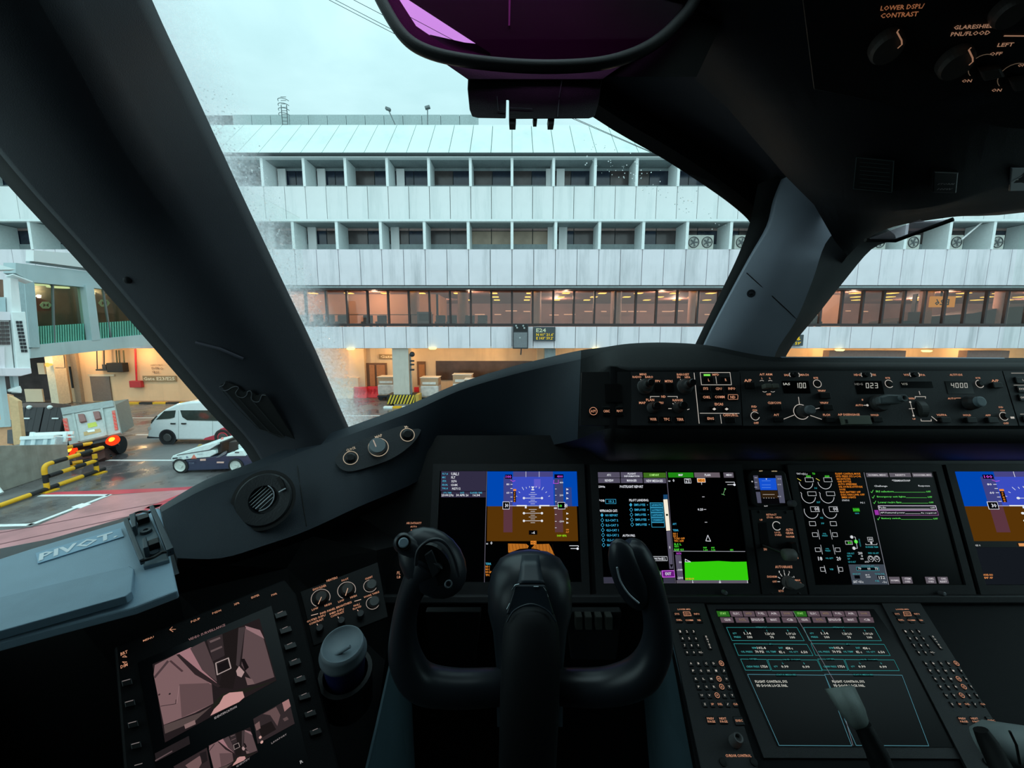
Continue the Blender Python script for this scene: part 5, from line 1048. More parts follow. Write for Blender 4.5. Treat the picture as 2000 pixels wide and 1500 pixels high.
for t, y, wd, col in (('TERR', 1160, 64, CYA), ('NO 1', 1192, 46, ORG_), ('NO 2', 1222, 46, ORG_), ('NO AP', 1253, 66, ORG_), ('TFC', 1287, 46, ORG_)): P1.text(mb, t, 625 + wd / 2, y, wd, 24, c(col))
P1.text(mb, 'GPS', 1560, 1360, 40, 22, c(GRN)); P1.line(mb, [(1570, 957), (1670, 957), (1670, 970)], 6, w_); P1.line(mb, [(1585, 988), (1650, 988)], 6, w_); P1.disc(mb, 1662, 990, 13, w_)
finish(mb, c, s1)
# ---- map / company message display
d2, s2 = display(1167, 921, 1466, 1139, 'second large display with company messages beside a green terrain strip')
P2 = PM.c(1150, 900, 5.77); c = Pal(); mb = MB(); w_ = c(WHT); cy = c((60, 165, 205))
for x0, y0, x1, y1, col in ((100, 128, 352, 190, GRY), (358, 128, 607, 190, GRY), (614, 134, 870, 190, (60, 105, 30)), (102, 196, 354, 250, GRY), (360, 196, 608, 250, GRY), (616, 196, 872, 252, GRY), (892, 132, 1182, 188, (30, 130, 20)), (1186, 132, 1480, 188, (100, 90, 98)), (1515, 132, 1634, 190, (90, 84, 94))):
    P2.rect(mb, x0, y0, x1, y1, c(col), .0003)
for t, x, y, wd, ht, col in (('ATC', 226, 160, 46, 24, WHT), ('FLIGHT', 484, 146, 92, 20, WHT), ('INFORMATION', 484, 174, 170, 20, WHT), ('COMPANY', 736, 160, 112, 26, (170, 240, 120)), ('REVIEW', 229, 222, 96, 26, WHT), ('MANAGER', 484, 222, 110, 26, WHT), ('NEW MESSAGES', 740, 226, 188, 28, WHT), ('MAP', 1034, 160, 50, 24, WHT), ('PLAN', 1336, 160, 64, 26, WHT), ('MENU', 1580, 160, 64, 22, WHT),
  ('2300z', 144, 291, 76, 26, WHT), ('POSTFLIGHT REPORT', 480, 291, 262, 30, WHT), ('FOB:', 146, 448, 66, 26, WHT), ('15.2', 255, 458, 60, 26, (60, 165, 205)), ('PILOT LANDING:', 564, 444, 218, 28, WHT), ('APPROACH CAT:', 221, 563, 204, 30, WHT), ('AUTH PRE:', 450, 842, 142, 26, WHT), ('ION ON PAGE 2', 765, 1102, 196, 28, WHT), ('ETURN', 766, 1270, 84, 30, WHT),
  ('GS', 905, 228, 26, 16, WHT), ('0', 954, 222, 20, 32, WHT), ('TRK', 1112, 212, 50, 14, WHT), ('0.5', 1112, 236, 48, 26, WHT), ('HDG', 1268, 222, 62, 26, (30, 10, 0)), ('0.25', 1256, 548, 62, 26, WHT), ('APT', 965, 712, 44, 22, (60, 165, 205)), ('TERR', 978, 782, 64, 22, (60, 165, 205)), ('NO 1', 974, 822, 50, 24, ORG_), ('NO 2', 976, 848, 50, 22, ORG_), ('TCAS OFF', 1018, 875, 122, 22, ORG_), ('TFC OFF', 1014, 904, 108, 22, ORG_), ('ILS L', 1002, 940, 80, 24, GRN), ('NO1', 988, 966, 48, 20, GRN), ('RNP 4.0', 1015, 1000, 106, 26, GRN), ('RNP', 1310, 978, 40, 16, GRN), ('1.00', 1315, 1004, 46, 18, GRN), ('ANP', 1396, 978, 40, 16, GRN), ('0.05', 1400, 1004, 46, 18, GRN), ('GPS', 1607, 1004, 38, 18, GRN), ('PATH', 1012, 1044, 54, 22, MAG)):
    P2.text(mb, t, x, y, wd, ht, c(col), .0008)
P2.rect(mb, 1218, 196, 1316, 244, c(WHT), .0003); P2.rect(mb, 1222, 200, 1312, 240, c((240, 150, 60)), .0005); P2.frame(mb, 1076, 202, 1152, 252, 4, w_); P2.line(mb, [(1270, 246), (1272, 268)], 5, w_)
P2.frame(mb, 187, 434, 306, 482, 4, cy); P2.line(mb, [(1540, 240), (1640, 240), (1642, 252)], 5, w_); P2.line(mb, [(1562, 268), (1630, 268)], 5, w_); P2.disc(mb, 1640, 270, 13, w_)
P2.line(mb, [(1535, 318), (1512, 382)], 5, c((110, 170, 110))); P2.line(mb, [(1496, 374), (1530, 386)], 6, c((110, 170, 110))); P2.disc(mb, 1535, 318, 9, c((110, 170, 110)))
def dia(x, y, fill):
    q = [(x, y - 22), (x + 17, y), (x, y + 22), (x - 17, y)]
    if fill: P2.quad(mb, q, cy, .0008)
    else: P2.line(mb, q + [q[0]], 4, cy, .0008)
for i, t in enumerate(('NO REPORT', 'ILS-CAT 2', 'ILS-CAT 3', 'GLS-CAT 1', 'GLS-CAT 2', 'GLS-CAT 3', 'RNAV')):
    dia(148 + i * 3, 612 + i * 56, i == 0); P2.text(mb, t, 256 + i * 3 if i < 6 else 238, 614 + i * 56, 140 if i < 6 else 64, 26, cy, .0008)
for i, t in enumerate(('u540674', 'u178691', 'u272084', 'U238567', None)):
    dia(472 + i * 4, 496 + i * 55.5, i == 0); P2.text(mb, 'EMPLOYEE', 572 + i * 4.5, 496 + i * 55.5, 124, 26, cy, .0008); P2.text(mb, '*', 660 + i * 5, 496 + i * 55.5, 14, 14, cy, .0008)
    x = 688 + i * 4.5; y = 473 + i * 56
    if t: P2.rect(mb, x, y, x + 148, y + 50, c((14, 72, 96)), .0004); P2.text(mb, t, x + 75, y + 26, 110, 20, cy, .0008)
    P2.frame(mb, x, y, x + 148, y + 50, 4, cy, .0006)
P2.line(mb, [(872, 125), (895, 380), (975, 1385)], 8, c((90, 86, 100)), .0006)
P2.quad(mb, [(838, 435), (885, 433), (916, 785), (872, 788)], c((245, 235, 215)), .0009); P2.quad(mb, [(838, 382), (885, 380), (888, 430), (840, 432)], c((25, 70, 110)), .0009); P2.rect(mb, 866, 598, 892, 620, c((30, 40, 20)), .001)
P2.quad(mb, [(873, 792), (918, 790), (950, 1215), (908, 1216)], c((84, 80, 98)), .0008); P2.quad(mb, [(910, 1165), (948, 1165), (930, 1208)], c((8, 8, 12)), .001); P2.text(mb, 'I', 911, 975, 8, 26, w_, .001)
P2.frame(mb, 640, 1078, 884, 1126, 4, w_); P2.rect(mb, 700, 1240, 822, 1302, c((70, 66, 80)), .0004)
P2.quad(mb, [(820, 1236), (965, 1232), (972, 1312), (828, 1314)], c((210, 100, 230)), .0006); P2.quad(mb, [(829, 1243), (957, 1240), (963, 1303), (836, 1306)], c((100, 24, 120)), .0008); P2.text(mb, 'EXIT', 894, 1272, 66, 32, w_, .001)
P2.rect(mb, 155, 1310, 288, 1372, c((52, 52, 66)), .0004); P2.rect(mb, 290, 1322, 835, 1362, c((6, 6, 8)), .0006); P2.rect(mb, 838, 1318, 966, 1376, c((58, 56, 72)), .0004); P2.rect(mb, 155, 1374, 970, 1380, c((70, 68, 82)), .0004)
for x, y in ((1290, 406), (1308, 548), (1320, 692)): P2.line(mb, [(x - 12, y), (x + 12, y)], 7, c((180, 180, 185)))
P2.line(mb, [(1340, 838), (1318, 902), (1372, 906), (1340, 838)], 6, w_); P2.line(mb, [(955, 1018), (1760, 1022)], 5, c((170, 170, 180)))
P2.rect(mb, 972, 1060, 1066, 1345, c((84, 78, 98)), .0004); P2.rect(mb, 985, 1345, 1795, 1382, c((92, 86, 98)), .0004)
P2.quad(mb, [(1078, 1140), (1270, 1136), (1460, 1128), (1620, 1138), (1775, 1136), (1798, 1345), (1085, 1345)], c((50, 200, 12)), .0006)
P2.line(mb, [(1145, 1138), (1085, 1138), (1085, 1108), (1145, 1138)], 6, w_, .001)
for y, t, x in ((1142, '00', 1030), (1228, '-100', 1022), (1318, '-200', 1028)): P2.text(mb, t, x, y, 30 if len(t) == 2 else 66, 24, w_, .0008)
P2.text(mb, 'RNP BELOW', 1136, 1328, 96, 20, c(ORG_), .001); [P2.line(mb, [(x, 1345), (x, 1368)], 5, w_, .0008) for x in (1168, 1475, 1785)]; P2.text(mb, '25', 1476, 1368, 26, 18, w_, .0009); P2.text(mb, '5', 1787, 1368, 12, 18, w_, .0009); P2.text(mb, '0', 1170, 1370, 12, 18, w_, .0009)
finish(mb, c, s2)
# ---- engine / checklist display
d3, s3 = display(1552, 921, 1884, 1142, 'third large display with round engine gauges and a green checklist')
P3 = PM.c(1540, 900, 4.348); c = Pal(); mb = MB(); w_ = c((205, 208, 212)); gr = c((95, 210, 90)); cy = c((50, 150, 160)); og = c((225, 130, 40))
P3.text(mb, 'TAT', 85, 110, 36, 14, w_); P3.text(mb, '+31c', 133, 112, 52, 18, w_); P3.text(mb, 'TO', 213, 110, 24, 18, c(GRN))
for k, x in ((0, 0), (1, 158)):
    P3.text(mb, '000', 168 + x, 132, 40, 20, c(GRN)); P3.frame(mb, 138 + x, 144, 212 + x, 178, 3, w_); P3.arc(mb, 147 + x, 180, 58, 4, 180, 350, w_); P3.line(mb, [(75 + x, 150), (105 + x, 168)], 4, c((230, 220, 90)))
    P3.frame(mb, 160 + x, 263, 236 + x, 296, 3, w_); P3.arc(mb, 168 + x, 298, 60, 4, 165, 350, w_); P3.line(mb, [(102 + x, 268), (112 + x, 280)], 4, w_)
    P3.frame(mb, 184 + x, 390, 262 + x, 432, 3, w_); P3.text(mb, '00', 238 + x, 409, 38, 34, w_); P3.arc(mb, 191 + x, 428, 60, 4, 160, 340, w_)
    P3.frame(mb, 174 + x * 1.12, 516, 232 + x * 1.12, 551, 3, w_)
for y, t in ((232, 'N'), (352, 'EGT'), (484, 'N2'), (532, 'FF')): P3.text(mb, t, 230 + (y - 232) * .2, y, 14 + 5 * len(t), 14, cy)
for y, t, xo in ((628, 'OIL P', 0), (756, 'OIL T', 24)):
    P3.frame(mb, 200 + xo, y - 17, 248 + xo, y + 15, 3, w_); P3.line(mb, [(248 + xo, y - 42), (264 + xo, y + 38)], 3, w_); P3.frame(mb, 370 + xo, y - 17, 416 + xo, y + 15, 3, w_); P3.line(mb, [(352 + xo, y - 42), (370 + xo, y + 38)], 3, w_); P3.text(mb, 'OIL', 304 + xo, y - 10, 32, 12, cy); P3.text(mb, t[-1] + 'RESS', 308 + xo, y + 8, 46, 12, cy)
P3.text(mb, '18', 268, 830, 36, 34, w_); P3.text(mb, '20', 425, 830, 36, 34, w_); P3.text(mb, 'OIL QTY', 346, 828, 66, 16, cy)
P3.frame(mb, 268, 905, 310, 938, 3, w_); P3.frame(mb, 424, 905, 462, 938, 3, w_); P3.line(mb, [(302, 890), (318, 955)], 3, w_); P3.line(mb, [(414, 890), (428, 955)], 3, w_); P3.text(mb, 'VIB', 364, 921, 32, 14, cy)
for i, (t, wd) in enumerate((('FLIGHT CONTROL MODE', 212), ('HYD PRESS SYS L+C+R', 212), ('ENG SHUTDOWN', 116), ('GND BOTTLE', 116), ('AUTO SPEEDBRK', 160), ('SGL SOURCE ATTITUDE', 200), ('DOORS', 50), ('ELEC BATTERY OFF', 172), ('DSIC FAN LWR OFF', 200), ('EMER LIGHTS', 120), ('CLOCK', 0))):
    if wd: x = 396 + i * 6.0; P3.text(mb, t, x + wd / 2, 110 + i * 22.2, wd, 17, og)
P3.text(mb, 'STATUS', 484, 336, 62, 14, w_); P3.text(mb, 'PG 1', 627, 356, 36, 14, w_); P3.rect(mb, 542, 400, 606, 432, c((30, 120, 20)), .0004); P3.text(mb, 'DOWN', 574, 416, 50, 20, c(GRN), .0008); P3.text(mb, 'GEAR', 580, 446, 38, 12, cy)
P3.line(mb, [(640, 100), (850, 1050)], 5, c((120, 122, 130)))
P3.frame(mb, 480, 680, 543, 710, 3, w_); P3.text(mb, '30', 518, 696, 34, 20, c(GRN)); P3.line(mb, [(556, 645), (566, 650), (584, 742), (570, 744)], 4, w_); P3.disc(mb, 536, 647, 13, w_); P3.disc(mb, 555, 742, 13, w_); P3.disc(mb, 572, 686, 15, c(GRN)); P3.text(mb, 'F L A P S', 604, 695, 10, 70, cy)
P3.frame(mb, 668, 650, 718, 684, 3, w_); P3.text(mb, '00', 694, 667, 30, 20, w_); P3.line(mb, [(655, 702), (655, 712), (750, 712), (750, 700)], 3, w_); P3.disc(mb, 702, 697, 9, w_); P3.text(mb, 'RUDDER TRIM', 706, 732, 104, 14, cy)
for t, x, y, wd in (('CAB ALT', 526, 786, 62), ('RATE', 516, 808, 38), ('DP', 512, 832, 20), ('LDG ALT', 538, 858, 64), ('FWD OIL AFT', 720, 784, 90)): P3.text(mb, t, x, y, wd, 14, cy)
P3.text(mb, '200', 608, 784, 36, 24, w_); P3.text(mb, '0', 622, 808, 16, 18, w_); P3.text(mb, '00', 622, 832, 26, 16, w_); P3.text(mb, 'AUTO', 664, 858, 36, 14, w_)
for x in (697, 750): P3.arc(mb, x, 832, 24, 4, -80, 250, w_); P3.arc(mb, x, 826, 12, 3, 0, 360, w_)
P3.quad(mb, [(508, 880), (815, 880), (850, 1050), (542, 1050)], c((62, 70, 80)), .0003); P3.frame(mb, 574, 902, 768, 932, 3, cy, .0007); P3.rect(mb, 578, 904, 764, 930, c((6, 8, 12)), .0005)
for t, x, y, wd, ht, cc in (('TOTAL FUEL QTY', 670, 892, 110, 10, cy), ('79', 602, 916, 26, 20, w_), ('00', 680, 916, 26, 20, w_), ('73', 744, 916, 26, 20, w_), ('GROSS WT', 575, 960, 70, 12, cy), ('TOTAL FUEL', 772, 960, 84, 12, cy), ('LB X', 668, 968, 36, 12, w_), ('1000', 676, 986, 38, 14, w_), ('152', 790, 990, 52, 26, w_), ('SAT +31c', 590, 1027, 86, 22, w_), ('FUEL', 752, 1020, 34, 14, cy), ('-1c', 812, 1028, 36, 20, w_)): P3.text(mb, t, x, y, wd, ht, cc, .0008)
P3.rect(mb, 556, 972, 608, 1000, c((6, 8, 12)), .0005); P3.rect(mb, 750, 972, 816, 1004, c((6, 8, 12)), .0005)
for x0, x1, t in ((655, 848, 'NORMAL MENU'), (852, 1042, 'RESETS'), (1046, 1222, 'NON-NORMAL MENU')): P3.rect(mb, x0, 103, x1, 138, c((92, 88, 96)), .0004); P3.text(mb, t, (x0 + x1) / 2, 121, min(150, 14 * len(t)), 16, c((200, 196, 200)), .0008)
P3.text(mb, '*TERMINATION*', 955, 168, 156, 18, w_); P3.text(mb, 'Challenge', 782, 216, 112, 18, w_); P3.text(mb, 'Response', 1150, 214, 98, 18, w_)
for i, (y, a, b, ck, cc) in enumerate(((260, 'IRS selectors', 'OFF', 1, gr), (306, 'Emergency exit lights', 'OFF', 1, gr), (352, 'Lower recirc fans', 'OFF', 1, gr), (398, 'Packs', 'OFF', 0, w_), (442, 'APU/external power', 'As required', 0, w_), (490, 'Battery switch', 'OFF', 1, gr))):
    x0 = 740 + i * 9.5; wa = 11.6 * len(a); x1 = 1205 + i * 12; wb = 12 * len(b) if len(b) > 4 else 40
    P3.text(mb, a, x0 + wa / 2, y, wa, 17, cc); P3.text(mb, b, x1 - wb / 2, y + 2, wb, 15, cc); P3.line(mb, [(x0 + wa + 4, y + 7), (x1 - wb - 4, y + 7)], 2.2, cc)
    if ck: P3.line(mb, [(698 + i * 11, y + 2), (706 + i * 11, y + 12), (718 + i * 11, y - 12)], 3.5, cc)
P3.frame(mb, 760, 382, 1256, 416, 5, c((215, 200, 225))); P3.frame(mb, 768, 424, 1272, 462, 4, c((150, 90, 150))); P3.rect(mb, 726, 418, 768, 460, c((150, 50, 160)), .0006)
for x0, x1, t in ((850, 952, 'NORMAL'), (958, 1056, 'ITEM OVRD'), (1156, 1256, 'CHKL OVRD'), (1262, 1362, 'CHKL RESET')):
    P3.rect(mb, x0, 985, x1, 1042, c((92, 86, 94)), .0004); w1 = t.split()
    for j, q in enumerate(w1): P3.text(mb, q, (x0 + x1) / 2 + 2, 1015 if len(w1) == 1 else 1001 + 24 * j, 11 * len(q) + 4, 16, c((205, 200, 205)), .0008)
finish(mb, c, s3)
# ---- right inboard display
d4, s4 = display(1862, 921, 2210, 1142, 'rightmost large display with attitude picture cut by the frame edge')
c = Pal(); mb = MB(); a = PM.loc(PM.at(1862, 921)); e_ = PM.loc(P1.at(645, 120))
P4 = Pl.__new__(Pl); P4.__dict__.update(PM.__dict__); P4.o = PM.o
sh = PM.u * (a[0] - e_[0]) + PM.v * (a[1] - e_[1]); mb2 = MB(); pfd(P1, mb2, c)
kx = (PM.loc(PM.at(2135, 921))[0] - a[0]) / (PM.loc(P1.at(1668, 120))[0] - e_[0])
for v in mb2.v:
    l_ = PM.loc(v); hh = (v - PM.o).dot(PM.n); mb2_ = PM.P(a[0] + (l_[0] - e_[0]) * kx, l_[1], hh); v[:] = mb2_
P4 = PM.c(1540, 900, 4.348); P4.text(mb2, 'GS 0', 1605, 718, 44, 16, c((200, 200, 200))); P4.rect(mb2, 1950, 700, 2010, 726, c((220, 150, 90))); [P4.text(mb2, t, 1692, y, 84, 18, c((220, 140, 80))) for t, y in (('WXR NO', 968), ('MAP AP', 992))]
P4.rect(mb2, 1590, 735, 2100, 1050, c((20, 24, 30)), .0002)
finish(mb2, c, s4)
# faint glass glow of the lit liquid crystal on the third display
# ---- standby instrument and landing gear panel
gp_ = thing('landing_gear_panel', 'narrow black gear and autobrake panel between the second and third displays', 'control panel', PM.at(1520, 1165))
P5 = PM.c(1450, 900, 5.36)
m_ = MB(); P5.quad(m_, [(85, 515), (520, 515), (680, 1400), (205, 1400)], 0, -.003, .005); m_.build('plate', M_pan, gp_)
lg = MB(); c = Pal(); o_ = c((215, 150, 118), .75); wl2 = c((205, 205, 200), .8)
for t, x, y, wd, ht in (('RETRACT', 296, 563, 106, 20), ('STOR - HDN', 322, 592, 152, 20), ('UP', 190, 618, 30, 20), ('LOCK', 360, 748, 62, 18), ('OVRD', 367, 775, 74, 20), ('ALTN', 482, 720, 72, 24), ('GEAR', 486, 754, 84, 26), ('NORM', 492, 793, 84, 22), ('DN', 232, 925, 30, 24), ('RDN', 433, 980, 56, 20), ('DOWN', 530, 1015, 92, 22), ('AUTOBRAKE', 424, 1108, 180, 28), ('DISARM', 302, 1210, 100, 22), ('OFF', 328, 1262, 46, 22), ('RTO', 398, 1360, 52, 22), ('MAX', 570, 1247, 56, 20), ('AUTO', 580, 1278, 60, 20)): P5.text(lg, t, x, y, wd, ht, o_, .0026)
for t, x, y in (('1', 378, 1160), ('2', 427, 1150), ('3', 482, 1162), ('4', 530, 1212)): P5.text(lg, t, x, y, 10, 22, wl2, .0026)
for a, b in (((366, 1215), (386, 1228)), ((360, 1262), (384, 1262)), ((388, 1180), (406, 1206)), ((430, 1170), (436, 1196)), ((478, 1178), (470, 1202)), ((515, 1215), (500, 1226)), ((428, 1320), (415, 1342))): P5.line(lg, [a, b], 7, wl2, .0026)
P5.arc(lg, 352, 680, 44, 7, 30, 320, wl2, .0026); lg.build('legend_print', c.mats, gp_, fix=False)
m_ = MB(); P5.knob(m_, 352, 682, [(34, .001), (33, .004), (28, .005)], 18); m_.build('lock_override_button', M_btn, gp_)
m_ = MB(); P5.quad(m_, [(160, 650), (240, 640), (278, 900), (190, 905)], 0, .002, .001); m_.build('lever_slot', M_btn, gp_)
m_ = MB(); a = P5.at(215, 880, .002); b = P5.at(338, 945, .045); m_.tube([a, b], .004, 8); m_.build('lever_arm', M_knobd, gp_); m_ = MB(); m_.lathe(b, PM.u, [(0, -.011), (.011, -.010), (.012, 0), (.011, .010), (0, .011)], 20, 0, True); m_.build('gear_wheel_knob', mat('wheel_knob', (128, 128, 124), .5), gp_)
m_ = MB(); P5.quad(m_, [(450, 850), (520, 845), (545, 960), (470, 970)], 0, .002, .014); m_.build('alternate_switch', M_btn, gp_, bevel=.002)
m_ = MB(); P5.knob(m_, 470, 1268, [(70, .002), (66, .008), (60, .010)], 24); kn = m_.build('autobrake_knob', mat('knob_mid', (112, 112, 112), .5), gp_); m_ = MB(); P5.quad(m_, [(410, 1225), (430, 1205), (590, 1275), (580, 1300), (500, 1330), (430, 1300)], 0, .010, .009); m_.build('pointer_grip', mat('knob_mid', 0), kn, bevel=.002)
sb = thing('standby_display', 'small blue square standby flight display above the gear panel', 'display', PM.at(1500, 992))
m_ = MB(); P5.quad(m_, [(45, 140), (80, 95), (395, 95), (430, 130), (500, 430), (495, 470), (130, 480), (90, 450)], 0, -.003, .010); m_.build('case', mat('case_black', (30, 32, 30), .4), sb, bevel=.002)
c = Pal(); mb = MB(); R5 = lambda x0, y0, x1, y1, col, h: P5.quad(mb, [(x0 + (y0 - 150) * .16, y0), (x1 + (y0 - 150) * .13, y0), (x1 + (y1 - 150) * .13, y1), (x0 + (y1 - 150) * .16, y1)], c(col), h)
R5(100, 150, 385, 450, (6, 6, 8), .0074); R5(90, 155, 140, 300, (70, 72, 90), .0078); R5(320, 155, 385, 440, (78, 80, 98), .0078); R5(90, 325, 140, 440, (78, 80, 98), .0078); R5(140, 182, 320, 306, (20, 80, 205), .0080); R5(140, 310, 320, 390, (44, 30, 14), .0080)
for y in (178, 226, 276): P5.line(mb, [(105, y), (130, y)], 7, c((150, 150, 165)), .0084)
for y in (190, 248, 372): P5.text(mb, '00', 360, y, 40, 14, c((170, 170, 180)), .0084)
for y in (210, 252, 280): P5.line(mb, [(180, y), (270, y)], 4, c((90, 140, 230)), .0084)
P5.line(mb, [(190, 352), (310, 352)], 5, c((170, 160, 150)), .0084); P5.quad(mb, [(218, 186), (234, 186), (226, 200)], c(WHT), .0084)
for x in range(200, 320, 26): P5.disc(mb, x, 388, 5, c((150, 150, 150)), .0084)
P5.text(mb, 'APP', 172, 108, 40, 12, c((200, 180, 140)), .0074); P5.text(mb, 'HP/IN', 312, 110, 54, 12, c((200, 180, 140)), .0074); P5.text(mb, 'RST', 226, 472, 38, 12, c((200, 200, 200)), .0074); P5.disc(mb, 82, 217, 8, c((180, 180, 180)), .0074)
finish(mb, c, sb); m_ = MB(); P5.knob(m_, 478, 443, [(36, .004), (34, .018), (28, .020)], 20); m_.build('setting_knob', mat('knob_mid', 0), sb)
for x, y in ((165, 535), (445, 540), (300, 1390), (585, 1390)): m_ = MB(); P5.knob(m_, x, y, [(16, .001), (15, .003), (9, .0035), (8, .002)], 14); m_.build('fastener', M_knobd, gp_)
for x, y, lb in ((1411, 1155, 'tiny bright screw below the second display'), (1832, 1157, 'tiny bright screw below the third display')): m_ = MB(); PM.knob(m_, x, y, [(4.5, .0), (4, .013), (2.5, .0135)], 12); setl(m_.build('bezel_screw', M_knobm), lb, 'screw')
# air data source switch left of the first display
ad = thing('air_data_switch', 'small rotary switch with orange legend left of the first display', 'switch', PM.at(812, 1060))
P6 = PM.c(400, 700, 3.75); c = Pal(); mb = MB(); o_ = c((215, 150, 118), .75); P6.text(mb, 'AIR DATA/ATT', 1532, 1206, 110, 15, o_); P6.text(mb, 'AUTO', 1530, 1232, 48, 13, o_); P6.text(mb, 'ALTN', 1590, 1248, 42, 12, o_); P6.line(mb, [(1528, 1248), (1515, 1275), (1512, 1310)], 5, o_, .016); finish(mb, c, ad, 'legend_print')
m_ = MB(); P6.knob(m_, 1540, 1300, [(38, -.002), (36, .012), (30, .014)], 20); m_.build('knob', M_knobd, ad)
# lower knee panel, rudder pedals
kp = MB(); kp.prism([W(560, 1172, 1.02), W(2300, 1172, 1.02), W(2300, 1750, .98), W(560, 1750, .98)], (0, .04, 0)); struct(kp, 'knee_panel', M_blk)
rp = thing('rudder_pedal', 'dim ribbed rudder pedal seen right of the control column', 'pedal', W(1160, 1300, .96))
for i, x in enumerate((1131, 1150, 1170, 1190)): m_ = MB(); m_.prism([W(x - 7, 1205, .95), W(x + 7, 1205, .95), W(x + 7, 1231, .94), W(x - 7, 1231, .94)], (0, .02, 0)); m_.build('tread_pad', mat('tread_grey', (96, 96, 90), .6), rp, bevel=.002)
m_ = MB(); m_.prism([W(1105, 1195, .97), W(1215, 1195, .97), W(1205, 1290, .95), W(1115, 1290, .95)], (0, .02, 0)); m_.build('pedal_plate', M_pan, rp, bevel=.004)
rp2 = thing('rudder_pedal', 'dark rudder pedal seen left of the control column', 'pedal', W(890, 1300, .96))
m_ = MB(); m_.prism([W(830, 1195, .97), W(940, 1195, .97), W(930, 1290, .95), W(840, 1290, .95)], (0, .02, 0)); m_.build('pedal_plate', M_pan, rp2, bevel=.004)
# ================================================ MODE CONTROL PANEL AND LEFT CONTROL PANEL
PC = Pl((1200, 832, .684), (1900, 832, .684), (1195, 725, .708)).lift(.004)
legc = lambda: (Pal(), MB())
O_ = (225, 158, 124); Wl = (205, 198, 188)
def plate(P_, pts, par, mt=M_pan, name='plate', h=-.008, th=.008, bev=0): m_ = MB(); P_.quad(m_, pts, 0, h, th); return m_.build(name, mt, par, bevel=bev)
def button(P_, x0, y0, x1, y1, par, h=.004, mt=None, name='push_button'): m_ = MB(); P_.rect(m_, x0, y0, x1, y1, 0, 0, h); return m_.build(name, mt or M_btn, par, bevel=.0008)
# left: accept / cancel / reject
cpd = thing('clearance_panel', 'black panel with ACPT, CANC and RJCT keys left of the mode panels', 'control panel', PC.at(1185, 832))
Q = PC.c(1130, 690, 6.25)
plate(Q, [(40, 230), (635, 225), (640, 880), (20, 880)], cpd, M_blk); c, lg = legc(); o_ = c(O_, .8); w2 = c(Wl, .8)
for t, x, wd in (('ACPT', 176, 66), ('CANC', 336, 76), ('RJCT', 497, 72)):
    button(Q, x - 52, 655, x + 52, 765, cpd, .003); Q.text(lg, t, x, 710, wd, 32, o_, .0034)
Q.arc(lg, 176, 710, 46, 6, 0, 360, o_, .0034); lg.build('legend_print', c.mats, cpd, fix=False)
m_ = MB(); Q.rect(m_, 318, 380, 530, 600, 0, .001, .002); m_.build('blank_cover', M_btn, cpd)
ef = thing('display_control_panel', 'charcoal panel with minimums and baro knobs and display keys', 'control panel', PC.at(1340, 832))
plate(Q, [(640, 225), (1965, 225), (1995, 880), (640, 880)], ef); c, lg = legc(); o_ = c(O_, .8); w2 = c(Wl, .85); H = .0008
for t, x, y, wd, ht in (('MINS', 786, 258, 84, 26), ('RADIO', 712, 290, 108, 26), ('BARO', 860, 290, 96, 26), ('FPV', 966, 341, 62, 28), ('MTRS', 1100, 342, 96, 30), ('BAROSET', 1273, 260, 150, 28), ('IN', 1220, 293, 38, 24), ('HPA', 1328, 294, 66, 26), ('ND', 1036, 530, 54, 28), ('PLAN', 872, 570, 98, 30), ('MAP', 778, 605, 82, 28), ('MENU', 1003, 606, 64, 28), ('RANGE', 1208, 573, 124, 28), ('MFD', 1672, 262, 80, 24), ('EICAS', 1712, 622, 104, 32), ('CANC/RCL', 1852, 754, 184, 34)): Q.text(lg, t, x, y, wd, ht, o_, H)
Q.line(lg, [(875, 548), (875, 528), (985, 528)], 6, w2, H); Q.line(lg, [(1085, 528), (1203, 528), (1203, 548)], 6, w2, H); Q.line(lg, [(1408, 240), (1470, 858)], 7, w2, H)
Q.line(lg, [(1482, 236), (1846, 236), (1864, 386), (1498, 386), (1482, 236)], 6, w2, H); Q.line(lg, [(1672, 284), (1684, 372)], 5, w2, H); Q.line(lg, [(1480, 732), (1960, 734)], 6, w2, H); Q.line(lg, [(1728, 750), (1742, 858)], 6, w2, H); Q.rect(lg, 1524, 256, 1606, 278, c((120, 220, 80), 1.1), H)
for a, b in (((1148, 612), (1164, 630)), ((1176, 598), (1188, 614)), ((1208, 596), (1214, 610)), ((1095, 676), (1132, 676)), ((1325, 690), (1350, 682)), ((985, 634), (985, 656)), ((754, 318), (762, 326)), ((1240, 318), (1246, 326))): Q.line(lg, [a, b], 7, w2, H)
for x, s in ((1645, -1), (1795, 1)): Q.quad(lg, [(x - 24, 685), (x, 668), (x + 24, 685), (x, 702)], w2, .0034)
keys = [('SYS', 1540, 436, 62), ('CDU', 1698, 438, 76), ('INFO', 1857, 436, 84), ('CHKL', 1552, 540, 92), ('COMM', 1710, 538, 120), ('ND', 1871, 540, 60), ('L', 1578, 332, 16), ('R', 1785, 330, 20), ('ENG', 1600, 800, 78), ('WXR', 904, 809, 80), ('TFC', 1066, 809, 70), ('TERR', 1230, 811, 82)]
for t, x, y, wd in keys: Q.text(lg, t, x, y, wd, 32, o_, .0036); button(Q, x - 68, y - 38, x + 68, y + 38, ef, .003)
for x in (1645, 1795): button(Q, x - 46, 652, x + 46, 716, ef, .003)
button(Q, 1790, 785, 1905, 850, ef, .004); button(Q, 925, 372, 1030, 470, ef, .004); button(Q, 1060, 372, 1160, 470, ef, .004)
Q.line(lg, [(1815, 510), (1925, 510), (1932, 520), (1930, 566), (1820, 568), (1812, 558), (1815, 510)], 5, o_, .0036); lg.build('legend_print', c.mats, ef, fix=False)
